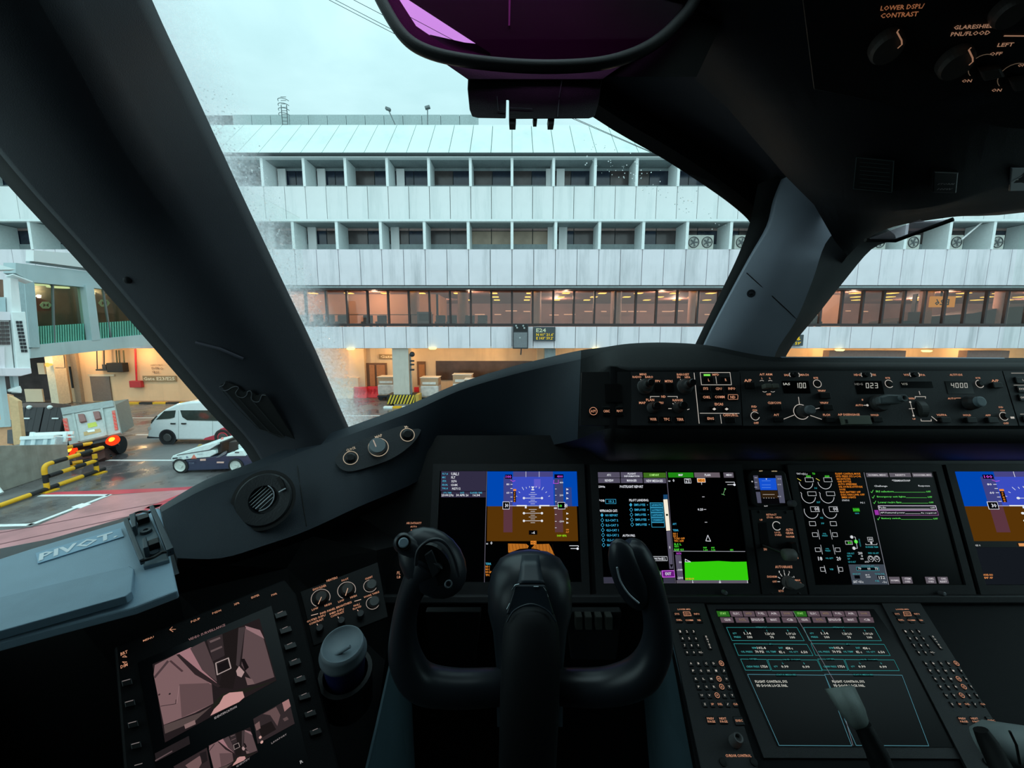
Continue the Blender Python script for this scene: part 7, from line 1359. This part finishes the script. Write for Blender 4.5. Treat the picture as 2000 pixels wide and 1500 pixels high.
Q.text(mb, 'IDENTIFICATION', 818, 1036, 210, 18, c((200, 190, 190), .6), .001); Q.text(mb, 'LAVATORY', 1265, 1256, 150, 14, c((170, 160, 160), .6), .001); Q.text(mb, 'IDENTIFY', 965, 1455, 130, 14, c((170, 160, 160), .6), .001)
mb.build('video_picture', c.mats, s6, fix=False)
# heater and brightness panel
uH = W(735, 1100, .72) - W(590, 1150, .66); oH = W(615, 1250, .615); PH = Pl(oH, oH + uH, W(590, 1150, .66), world=True, ortho=False)
hp = thing('heater_panel', 'small black panel with heater and brightness knobs above the cup', 'control panel', PH.at(665, 1240))
plate(PH, [(586, 1156), (738, 1098), (758, 1205), (612, 1262)], hp, mat('heater_plate', (10, 10, 12), .5, spec=.2), h=-.006, th=.006, bev=.001)
Q = PH.c(500, 1050, 5); c, lg = legc(); o_ = c(O_, .75); w2 = c((190, 175, 165), .7)
for t, x, y, wd, ht in (('HEATERS', 743, 408, 112, 20), ('SHOULDER', 620, 490, 140, 22), ('FOOT', 870, 413, 70, 20), ('CHART', 1102, 395, 80, 18), ('WORK TABLE', 1128, 558, 160, 18), ('LOW', 577, 698, 66, 20), ('HIGH', 704, 657, 70, 20), ('LOW', 832, 620, 62, 20), ('HIGH', 952, 578, 66, 20), ('FWD PANEL BRIGHTNESS', 783, 688, 330, 20), ('OUTBD DSPL/', 590, 790, 196, 20), ('CONTRAST', 590, 822, 150, 20), ('INBD DSPL/', 790, 722, 150, 20), ('CONTRAST', 795, 750, 142, 20), ('PNL/', 984, 660, 64, 18), ('FLOOD', 988, 686, 88, 18)): Q.text(lg, t, x, y, wd, ht, o_, .001)
Q.arc(lg, 632, 590, 88, 6, -40, 230, w2, .001); Q.arc(lg, 885, 515, 84, 6, -40, 230, w2, .001); Q.arc(lg, 1115, 473, 62, 5, 60, 320, w2, .001); Q.arc(lg, 1140, 640, 62, 5, 60, 320, w2, .001)
for q in (((612, 668), (642, 600)), ((875, 585), (897, 515))): Q.line(lg, q, 7, c((225, 180, 150), .8), .0095)
for q in (((540, 762), (605, 745)), ((962, 624), (1025, 606)), ((596, 845), (610, 872)), ((800, 775), (812, 800)), ((990, 708), (1010, 732))): Q.line(lg, q, 6, c((225, 190, 170), .8), .001)
lg.build('legend_print', c.mats, hp, fix=False)
for x, y in ((640, 590), (895, 512)): m_ = MB(); Q.knob(m_, x, y, [(64, 0), (62, .006), (50, .009)], 22); m_.build('heater_knob', mat('knob_umber', (50, 42, 38), .5), hp)
for x, y in ((1128, 470), (1155, 635)): m_ = MB(); Q.knob(m_, x, y, [(54, 0), (52, .007), (44, .009)], 22); m_.build('lamp_knob', M_kn, hp)
for x, y in ((625, 900), (835, 825), (1020, 760)): m_ = MB(); Q.knob(m_, x, y, [(38, 0), (36, .010), (30, .012), (18, .012)], 20); m_.build('dimmer_knob', M_knobd, hp)
# small side label and cup
c, lg = legc(); PS_ = Pl((770, 1135, .76), (800, 1135, .76), (770, 1100, .775)); PS_.text(lg, 'FL', 779, 1119, 7, 6, c(O_, .6)); PS_.text(lg, 'LB', 779, 1127, 7, 5, c(O_, .6)); setl(lg.build('tiny_legend', c.mats, fix=False), 'tiny orange letters on the black panel left of the wheel grip', 'lettering')
up = (V((0, 0, 1)) + V((-.05, -.05, 0))).normalized(); cb0 = W(670, 1268, .575)
cu = thing('coffee_cup', 'dark blue paper cup with pale lid standing in the side holder', 'cup', cb0 - up * .10)
up = (V((.08, -.24, 1))).normalized()
m_ = MB(); r0 = .0315; m_.lathe(cb0, up, [(r0 * .98, -.005), (r0 * .74, -.105), (0, -.105)], 32, 0, True); m_.build('cup_body', mat('cup_blue', (24, 34, 92), .5), cu)
m_ = MB(); m_.lathe(cb0, up, [(r0 * .98, -.012), (r0 * 1.04, -.010), (r0 * 1.05, -.004), (r0 * .99, -.001), (r0 * .97, .006), (r0 * .90, .013), (r0 * .86, .013), (r0 * .82, .009), (0, .008)], 36, 0, True); ldd = m_.build('lid', mat('lid_pale', (112, 124, 132), .45, spec=.4), cu)
m_ = MB(); a = cb0 + up * .0095; q = (W(700, 1228, .57) - W(655, 1250, .57)).normalized(); m_.tube([a - q * .006 + V((0, -.012, -.003)), a + q * .017 + V((0, -.010, -.002))], .0025, 8); m_.build('sip_ridge', mat('lid_pale', 0), ldd)
ch = thing('cup_holder', 'black ring cup holder around the coffee cup', 'cup holder', cb0 - up * .11); m_ = MB(); m_.lathe(cb0 - up * .05, up, [(r0 * 1.02, 0), (r0 * 1.22, 0), (r0 * 1.22, -.012), (r0 * 1.02, -.012), (r0 * 1.02, 0)], 30); m_.build('ring', M_blk, ch); m_ = MB(); m_.lathe(cb0 - up * .062, up, [(r0 * 1.2, 0), (r0 * 1.15, -.055), (0, -.055)], 30); m_.build('well', M_btn, ch)
# ================================================ TABLET MOUNT ON THE SILL
PA = Pl((74, 1101, .455), (241, 1049, .505), (52, 1040, .50), ortho=True)
tm = thing('tablet_mount', 'blue-grey tablet mount tray with a black clip on the window sill', 'mount', PA.at(150, 1200))
m_ = MB(); PA.quad(m_, [(-120, 1128), (60, 1070), (236, 1018), (298, 990), (312, 992), (347, 1152), (262, 1184), (100, 1226), (-120, 1285)], 0, -.012, .011); m_.build('tray', M_plate, tm, bevel=.002)
Pfl = Pl((0, 1180, .425), (258, 1115, .492), (0, 1230, .400)); Pfl.v = -Pfl.v
m_ = MB(); qa = [PA.at(x, y, .004) for x, y in ((-120, 1210), (257, 1113), (265, 1122))]; qb = [PA.at(x, y, .030) for x, y in ((262, 1172), (250, 1184), (-120, 1290))]
top = [PA.at(-120, 1205, .006), PA.at(255, 1113, .006), PA.at(264, 1120, .007), PA.at(262, 1172, .012), PA.at(250, 1183, .013), PA.at(-120, 1290, .013)]; m_.prism(top, -PA.n * .010); m_.build('front_flap', mat('flap_grey', (122, 148, 166), .4, sc_=30, bump=.1), tm, bevel=.001)
m_ = MB(); PA.quad(m_, [(70, 1081), (236, 1032), (242, 1048), (74, 1101)], 0, -.0006, .0012); lbm = m_.build('label_strip', mat('label_sky', (150, 186, 210), .4), tm)
m_ = MB(); PA.text(m_, 'PIVOT.', 156, 1065.5, 158, 14, 0, .0009); PA.text(m_, 'PIVOT.', 157.6, 1065.2, 158, 13, 0, .0011)
m_.build('label_lettering', mat('label_white', (245, 250, 255), .4), lbm)
# clip
PCL = PA.lift(.006)
def clipq(pts, name, mt, h, th, bev=.0008): m_ = MB(); PCL.quad(m_, pts, 0, h, th); return m_.build(name, mt, tm, bevel=bev)
M_clip = mat('clip_black', (52, 62, 70), .4, sc_=30)
clipq([(250, 1030), (292, 1008), (330, 1090), (280, 1104)], 'clip_plate', mat('clip_plate_grey', (100, 118, 128), .4), -.008, .006)
clipq([(243, 1025), (252, 1020), (284, 1100), (275, 1105)], 'clip_rail', M_clip, .0, .008); clipq([(294, 1000), (302, 997), (342, 1082), (328, 1088)], 'clip_rail', M_clip, .0, .010)
clipq([(256, 1022), (268, 1018), (270, 1044), (262, 1048)], 'clip_jaw', M_clip, .0, .014); clipq([(282, 1070), (290, 1066), (294, 1086), (284, 1090)], 'clip_jaw', M_clip, .0, .014)
clipq([(268, 1018), (292, 1012), (294, 1020), (270, 1028)], 'clip_bar', M_btn, .0, .009); clipq([(290, 1068), (312, 1060), (314, 1070), (292, 1078)], 'clip_bar', M_btn, .0, .009)
m_ = MB(); PCL.knob(m_, 285, 1037, [(7, -.002), (6.5, .002), (3, .002), (2.5, .0005)], 16); m_.build('clip_screw', M_clip, tm); m_ = MB(); PCL.knob(m_, 302, 1080, [(6, -.002), (5.5, .002), (3, .002)], 16); m_.build('clip_screw', M_clip, tm)
m_ = MB(); m_.tube([PCL.at(x, y, .006) for x, y in crs([(250, 1026), (262, 1012), (280, 1006), (294, 1008)], 4)], .0016, 8); m_.tube([PCL.at(x, y, .005) for x, y in crs([(278, 1103), (300, 1096), (318, 1086), (336, 1084)], 4)], .0018, 8); m_.build('clip_wire', M_btn, tm)
sill = MB(); sill.grid([[W(*p) for p in r] for r in ([(-300, 1130, .60), (100, 1052, .68), (310, 992, .76)], [(-300, 1170, .50), (100, 1085, .55), (318, 1010, .66)], [(-300, 1300, .42), (120, 1205, .48), (350, 1120, .56)])], 0, False); struct(sill, 'trim_3', M_coam)
# ================================================ CONTROL COLUMN AND WHEEL
M_yoke = mat('yoke_black', (34, 38, 44), .35, var=.03, sc_=20, spec=.5); M_yb = mat('yoke_matte', (20, 22, 25), .6, spec=.3)
yk = thing('control_column', 'black control column with two-horned wheel in front of the displays', 'control column', W(1040, 1900, .62))
lp_ = crs([(1010, 1338, .54, .021), (960, 1342, .530, .022), (880, 1344, .515, .0225), (820, 1330, .505, .023), (792, 1285, .50, .021), (788, 1230, .497, .0165), (797, 1175, .495, .015), (816, 1130, .493, .018), (836, 1098, .492, .022)], 5)
m_ = MB(); m_.tube([W(a, b, z) for a, b, z, r in lp_], [p[3] for p in lp_], 20); hl = m_.build('left_horn', M_yoke, yk)
rp__ = crs([(1070, 1338, .54, .021), (1120, 1342, .530, .022), (1190, 1340, .52, .0225), (1250, 1318, .510, .023), (1280, 1270, .505, .020), (1284, 1215, .50, .0175), (1270, 1150, .497, .0175), (1248, 1100, .495, .020), (1232, 1074, .495, .018), (1222, 1062, .496, .010)], 5)
m_ = MB(); m_.tube([W(a, b, z) for a, b, z, r in rp__], [p[3] for p in rp__], 20); m_.build('right_horn', M_yoke, yk)
# left grip head with dark oval recess and trim button
def ell(c0, ax, ay, az, rx, ry, rz, mb, m=0, seg=20, rg=10):
    rows = []
    for i in range(rg + 1):
        a = max(.001, math.pi * i / rg); rows.append([c0 + ax * rx * math.sin(a) * math.cos(t) + ay * ry * math.sin(a) * math.sin(t) + az * rz * math.cos(a) for t in [2 * math.pi * k / seg for k in range(seg)]])
    mb.grid(rows, m, True, True)
cg_ = W(846, 1098, .49); ax1 = (W(890, 1140, .49) - W(820, 1070, .49)).normalized(); az1 = (EYE - cg_).normalized(); ay1 = az1.cross(ax1).normalized()
m_ = MB(); ell(cg_ + az1 * -.008, ax1, ay1, az1, .050, .036, .020, m_); gh = m_.build('grip_head', M_yoke, yk)
Py = Pl(cg_ + az1 * .008, cg_ + az1 * .008 + (W(900, 1098, .49) - cg_), cg_ + az1 * .008 + (W(846, 1050, .49) - cg_), world=True)
m_ = MB(); pts_ = [(846 + 40 * math.cos(t) * .86 + 10 * math.sin(t), 1100 + 40 * math.sin(t)) for t in [2 * math.pi * k / 24 for k in range(24)]]; Py.quad(m_, pts_, 0, -.002, .008); m_.build('switch_well', M_btn, gh)
m_ = MB(); Py.quad(m_, [(832, 1078), (846, 1068), (862, 1108), (848, 1122)], 0, .006, .004); m_.build('trim_switch', mat('switch_dark', (40, 44, 48), .35), gh, bevel=.001); m_ = MB(); Py.quad(m_, [(850, 1092), (862, 1096), (868, 1104), (856, 1100)], 0, .006, .006); m_.build('trim_switch', mat('switch_dark', 0), gh, bevel=.001)
m_ = MB(); m_.tube([W(a, b, .468) for a, b in crs([(812, 1104), (816, 1076), (834, 1058), (856, 1054), (874, 1066), (888, 1092), (896, 1126)], 4)], .0022, 8); m_.build('well_rim', M_yoke, gh)
cbn = W(788, 1060, .482); nb = (EYE - cbn).normalized(); cbn = cbn + nb * .012
m_ = MB(); tp = crs([(826, 1092, .495, .018), (806, 1072, .49, .0135), (789, 1061, .488, .0125)], 4); m_.tube([W(a, b, z) for a, b, z, r in tp], [p[3] for p in tp], 16); ell(W(788, 1060, .489), V((1, 0, 0)), V((0, 0, 1)), V((0, 1, 0)), .0125, .0125, .0125, m_); gb = m_.build('button_boss', M_yoke, yk)
m_ = MB(); m_.lathe(cbn - nb * .008, nb, [(.0095, 0), (.0095, .004), (.0085, .005), (.0078, .002), (.0062, .002)], 24, 0, False); m_.build('button_collar', M_seal, gb); m_ = MB(); m_.lathe(cbn - nb * .004, nb, [(.0060, -.004), (.0060, .002), (.0048, .003), (0, .003)], 22, 0, False); m_.build('disconnect_button', mat('button_steel', (120, 138, 150), .4), gb)
m_ = MB(); m_.lathe(W(876, 1141, .47), (EYE - W(876, 1141, .47)), [(.0045, 0), (.005, .002), (.0035, .003), (.0028, .0015), (.0028, 0)], 18, 0, True); m_.build('small_key', mat('key_steel', (90, 98, 104), .3, .5), yk)
# right grip blade
m_ = MB(); cR = W(1228, 1122, .488); axr = (W(1252, 1185, .488) - W(1208, 1062, .488)).normalized(); azr = (EYE - cR).normalized(); ayr = azr.cross(axr).normalized(); ell(cR, axr, ayr, azr, .048, .021, .018, m_, 0, 22, 12); m_.build('right_grip', M_yoke, yk)
m_ = MB(); m_.tube([W(a, b, .4725) for a, b in crs([(1205, 1108), (1212, 1135), (1228, 1160), (1248, 1178)], 4)], .0012, 6); m_.build('grip_line', mat('rim_metal', 0), yk)  # thin pale line along the right grip
# hub shroud, crown strip, clip plate, column
def sect(y, hw, z, d, cx=1035, top=.0, n=14, sq=1.0):
    c0 = W(cx, y, z); k = z / FP; return [c0 + RGT * hw * k * math.copysign(abs(math.cos(t)) ** sq, math.cos(t)) + (EYE - c0).normalized() * d * math.copysign(abs(math.sin(t)) ** sq, math.sin(t)) for t in [2 * math.pi * j / n for j in range(n)]]
rows = [sect(*a, n=28) for a in ((1073, 4, .600, .005), (1077, 34, .596, .020), (1090, 58, .590, .034), (1115, 74, .582, .043), (1150, 82, .572, .048), (1195, 82, .562, .048), (1235, 72, .556, .044), (1300, 66, .552, .040), (1420, 64, .55, .038))]
m_ = MB(); m_.grid(rows, 0, True, True); m_.build('hub_shroud', M_yoke, yk)
m_ = MB(); rows = [[W(x, y, z) for x in (cx - hw, cx - hw * .5, cx, cx + hw * .5, cx + hw)] for cx, hw, y, z in ((1036, 17, 1088, .562), (1036, 20, 1110, .544), (1037, 24, 1135, .530), (1037, 27, 1142, .526))]; m_.grid(rows, 0, True); m_.build('crown_strip', mat('strip_slate', (34, 42, 50), .4), yk, solid=-.004, fix=False)
m_ = MB(); m_.prism([W(1006, 1142, .522), W(1064, 1142, .522), W(1082, 1200, .508), W(988, 1200, .508)], (EYE - W(1036, 1160, .52)).normalized() * .004); cp_ = m_.build('clip_plate', mat('plate_dark', (26, 34, 42), .4), yk, bevel=.002)
for ln in ([(1000, 1152, .514), (1006, 1143, .516), (1014, 1141, .517)], [(990, 1190, .505), (996, 1178, .507)], [(1061, 1147, .514), (1066, 1154, .512)], [(1068, 1158, .512), (1070, 1166, .511)], [(1042, 1146, .516), (1052, 1146, .516)]):
    m_ = MB(); m_.tube([W(*p) for p in ln], .0008, 6); m_.build('spring_clip', mat('clip_chrome', (200, 210, 215), .15, 1), cp_)
rows = [sect(*a, n=24) for a in ((1181, 6, .520, .004, 1037), (1186, 30, .518, .014, 1037), (1200, 46, .514, .020, 1037), (1230, 55, .508, .024, 1037), (1300, 58, .500, .028, 1036), (1390, 58, .495, .028, 1034), (1500, 56, .50, .028, 1030), (1900, 54, .53, .028, 1020))]
m_ = MB(); m_.grid(rows, 0, True, True); m_.build('column', M_yb, yk)
m_ = MB(); m_.tube([sect(1232, 55.5, .508, .0255, 1037, n=24)[j] for j in range(1, 12)], .0012, 6) if 0 else m_.tube([W(a, b, z) for a, b, z in crs([(990, 1215, .497), (1005, 1192, .499), (1037, 1180, .500), (1068, 1192, .499), (1086, 1215, .497)], 5)], .0012, 6); m_.build('hub_lip', mat('strip_slate', 0), yk)
# ================================================ HEAD-UP DISPLAY COMBINER
hu = thing('head_up_display', 'black head-up display combiner with pink tinted glass at the top', 'head-up display', W(1045, 240, .52))
fr = crs([(712, -120, .50), (728, -40, .50), (754, 18, .50), (790, 72, .50), (833, 100, .50), (900, 117, .50), (1000, 128, .50), (1100, 130, .50), (1190, 121, .50), (1265, 93, .50), (1320, 48, .50), (1360, -8, .50), (1385, -120, .50)], 5)
m_ = MB(); m_.tube([W(*p) for p in fr], .0075, 12, flat=[(1, 1)] * len(fr)); m_.build('frame', M_blk, hu)
PU = Pl((1000, 100, .502), (1200, 100, .502), (1000, 0, .502))
g_pink = glass('combiner_glass', (1.0, .52, .88), .0, .02)
m_ = MB(); PU.quad(m_, [(730, -120), (752, 10), (800, 76), (850, 104), (1000, 123), (1190, 114), (1300, 62), (1355, -20), (1370, -120)], 0, 0, .0012); m_.build('combiner_pane', g_pink, hu)
m_ = MB(); PU.quad(m_, [(740, -60), (775, -10), (812, 48), (865, 84), (920, 110), (960, 116), (1000, 120), (900, 122), (833, 106), (785, 75), (745, 20)], 0, -.004, .002); m_.build('reflection_lip', M_blk, hu)  # frame's inner lip, its black standing for dark reflections below the pink glass
m_ = MB(); q = [W(x, y, .52) for x, y in ((700, -62), (798, 0), (958, 104), (958, 150), (1360, 150), (1460, -60), (1460, -260), (700, -260))]; m_.prism(q, V((.02, .05, .05))); m_.build('projector_body', mat('projector_brown', (5, 6, 4), .6, spec=.1), hu)
m_ = MB(); m_.prism([W(994, -40, .517), W(998, -40, .517), W(996, 50, .517), W(993, 50, .517)], FWD * .002); m_.build('edge_strip', mat('strip_grey', (110, 110, 112), .4), hu)
m_ = MB(); q = [W(x, y, .515) for x, y in ((830, 98), (915, 157), (1175, 157), (1262, 96), (1190, 118), (1040, 128), (900, 114))]; m_.prism(q, V((0, .03, .04))); m_.build('support_bracket', M_blk, hu, bevel=.002)
m_ = MB(); q = [W(x, y, .52) for x, y in ((914, 152), (913, 175), (917, 215), (922, 228), (934, 231), (988, 232), (988, 196), (994, 196), (994, 233), (1150, 232), (1162, 228), (1170, 200), (1176, 152))]; m_.prism(q, V((0, .05, .05))); m_.build('mount_block', M_blk, hu, bevel=.001)
for x0, x1, y0, y1 in ((994, 1008, 230, 242), (1070, 1083, 230, 242), (1041, 1050, 226, 236)): m_ = MB(); m_.prism([W(x0, y0, .522), W(x1, y0, .522), W(x1 - 1, y1, .522), W(x0 + 1, y1, .522)], FWD * .012); m_.build('foot', M_blk, hu)
for ln in ([(1098, 155), (1092, 190)], [(1092, 195), (1089, 228)], [(971, 188), (973, 217), (988, 218)], [(994, 211), (1040, 213)]):
    m_ = MB(); m_.tube([W(x, y, .5185) for x, y in ln], .0006, 5); m_.build('edge_line', mat('lip_grey', 0), hu)
# ================================================ OVERHEAD PANEL
PO = Pl((1700, 100, .485), (1800, 96, .475), (1708, 60, .468), ortho=False)
op = thing('overhead_control_panel', 'black overhead panel with orange legends in the top right corner', 'control panel', PO.at(1850, 190))
m_ = MB(); PO.quad(m_, [(1560, -60), (2100, -90), (2120, 262), (1960, 250), (1590, 175)], 0, -.004, .004); m_.build('plate', mat('overhead_black', (15, 15, 17), .5, bump=.2, sc_=30), op, bevel=.001)
Q = PO.c(1600, 0, 3.41); c, lg = legc(); o_ = c((190, 120, 80), .5); w2 = c((200, 150, 120), .5)
for t, x, y, wd, ht, m in (('LOWER DSPL/', 552, 45, 290, 34, o_), ('CONTRAST', 532, 96, 250, 34, o_), ('GLARESHIELD', 1044, 174, 300, 30, w2), ('PNL/FLOOD', 1006, 220, 262, 30, w2), ('LEFT', 1240, 295, 106, 28, w2), ('OFF', 1176, 355, 82, 24, w2), ('ON', 982, 536, 66, 22, w2), ('ON', 1180, 598, 66, 22, w2), ('OFF', 1352, 432, 60, 22, w2)): Q.text(lg, t, x, y, wd, ht, m, .001)
Q.line(lg, [(1230, 236), (1500, 238)], 8, w2, .001); Q.arc(lg, 1085, 440, 88, 5, 60, 230, c((130, 110, 90), .4), .001); Q.arc(lg, 1290, 505, 96, 5, 60, 230, c((130, 110, 90), .4), .001)
for q in ([(500, 135), (490, 150), (520, 205), (522, 232), (496, 256)], [(972, 252), (958, 266), (984, 320), (985, 345), (962, 366)]): Q.line(lg, q, 9, c((190, 140, 110), .5), .022)
lg.build('legend_print', c.mats, op, fix=False)
for x, y, r in ((440, 290, 105), (895, 395, 105), (1240, 60, 100)): m_ = MB(); Q.knob(m_, x, y, [(r, 0), (r * .98, .012), (r * .85, .018)], 28); m_.build('dimmer_knob', mat('knob_soot', (72, 66, 62), .5), op)
for x, y in ((1130, 470), (1330, 540)): m_ = MB(); Q.quad(m_, [(x - 80, y - 30), (x + 60, y - 50), (x + 90, y + 10), (x - 50, y + 40)], 0, 0, .012); m_.build('toggle', mat('knob_soot', 0), op, bevel=.002)
bvh_o = BVHTree.FromPolygons([tuple(v) for v in oc.v], [tuple(f) for f in oc.f])
def onoc(x, y): p, n = hit(bvh_o, x, y); return p
def planeon(x0, y0, x1, y1, lf=.006): return Pl(onoc(x0, y1), onoc(x1, y1), onoc(x0, y0), world=True).lift(lf)
Pk1 = planeon(1670, 308, 1745, 372); pc_ = thing('placard', 'faint outlined placard on the underside of the overhead console', 'placard', Pk1.at(1705, 372))
m_ = MB(); Pk1.quad(m_, [(1673, 307), (1746, 314), (1742, 375), (1667, 368)], 0, -.002, .002); m_.build('board', mat('placard_black', (20, 24, 25), .5), pc_)
m_ = MB(); Pk1.line(m_, [(1673, 307), (1746, 314), (1742, 375), (1667, 368), (1673, 307)], 1.2, 0, .0008); [Pk1.line(m_, [(1680, y), (1738, y + 5)], .8, 0, .0008) for y in range(316, 366, 8)]; m_.build('print', mat('placard_grey', (74, 92, 94), .6), pc_)
Pk2 = planeon(1970, 325, 2000, 372); pc2 = thing('row_plate', 'grey letter plate marked A at the right edge of the overhead console', 'plate', Pk2.at(1985, 372))
m_ = MB(); Pk2.quad(m_, [(1975, 327), (2030, 327), (2030, 372), (1971, 373)], 0, -.002, .003); m_.build('plate', mat('plate_ash', (112, 116, 122), .5), pc2, bevel=.001); m_ = MB(); Pk2.text(m_, 'A', 1988, 348, 14, 22, 0, .0016); m_.build('letter', M_btn, pc2)
Pk3 = planeon(1820, 335, 1860, 372); sw = thing('overhead_switch', 'black switch with small white lettering under the overhead console', 'switch', Pk3.at(1840, 372)); m_ = MB(); Pk3.quad(m_, [(1818, 330), (1868, 332), (1864, 374), (1816, 372)], 0, -.003, .009); m_.build('body', M_btn, sw, bevel=.002); m_ = MB(); Pk3.text(m_, 'STORM', 1842, 354, 32, 5, 0, .007); Pk3.text(m_, '100W', 1840, 364, 28, 6, 0, .007); m_.build('lettering', mat('letter_dim', (190, 180, 180), .5), sw)
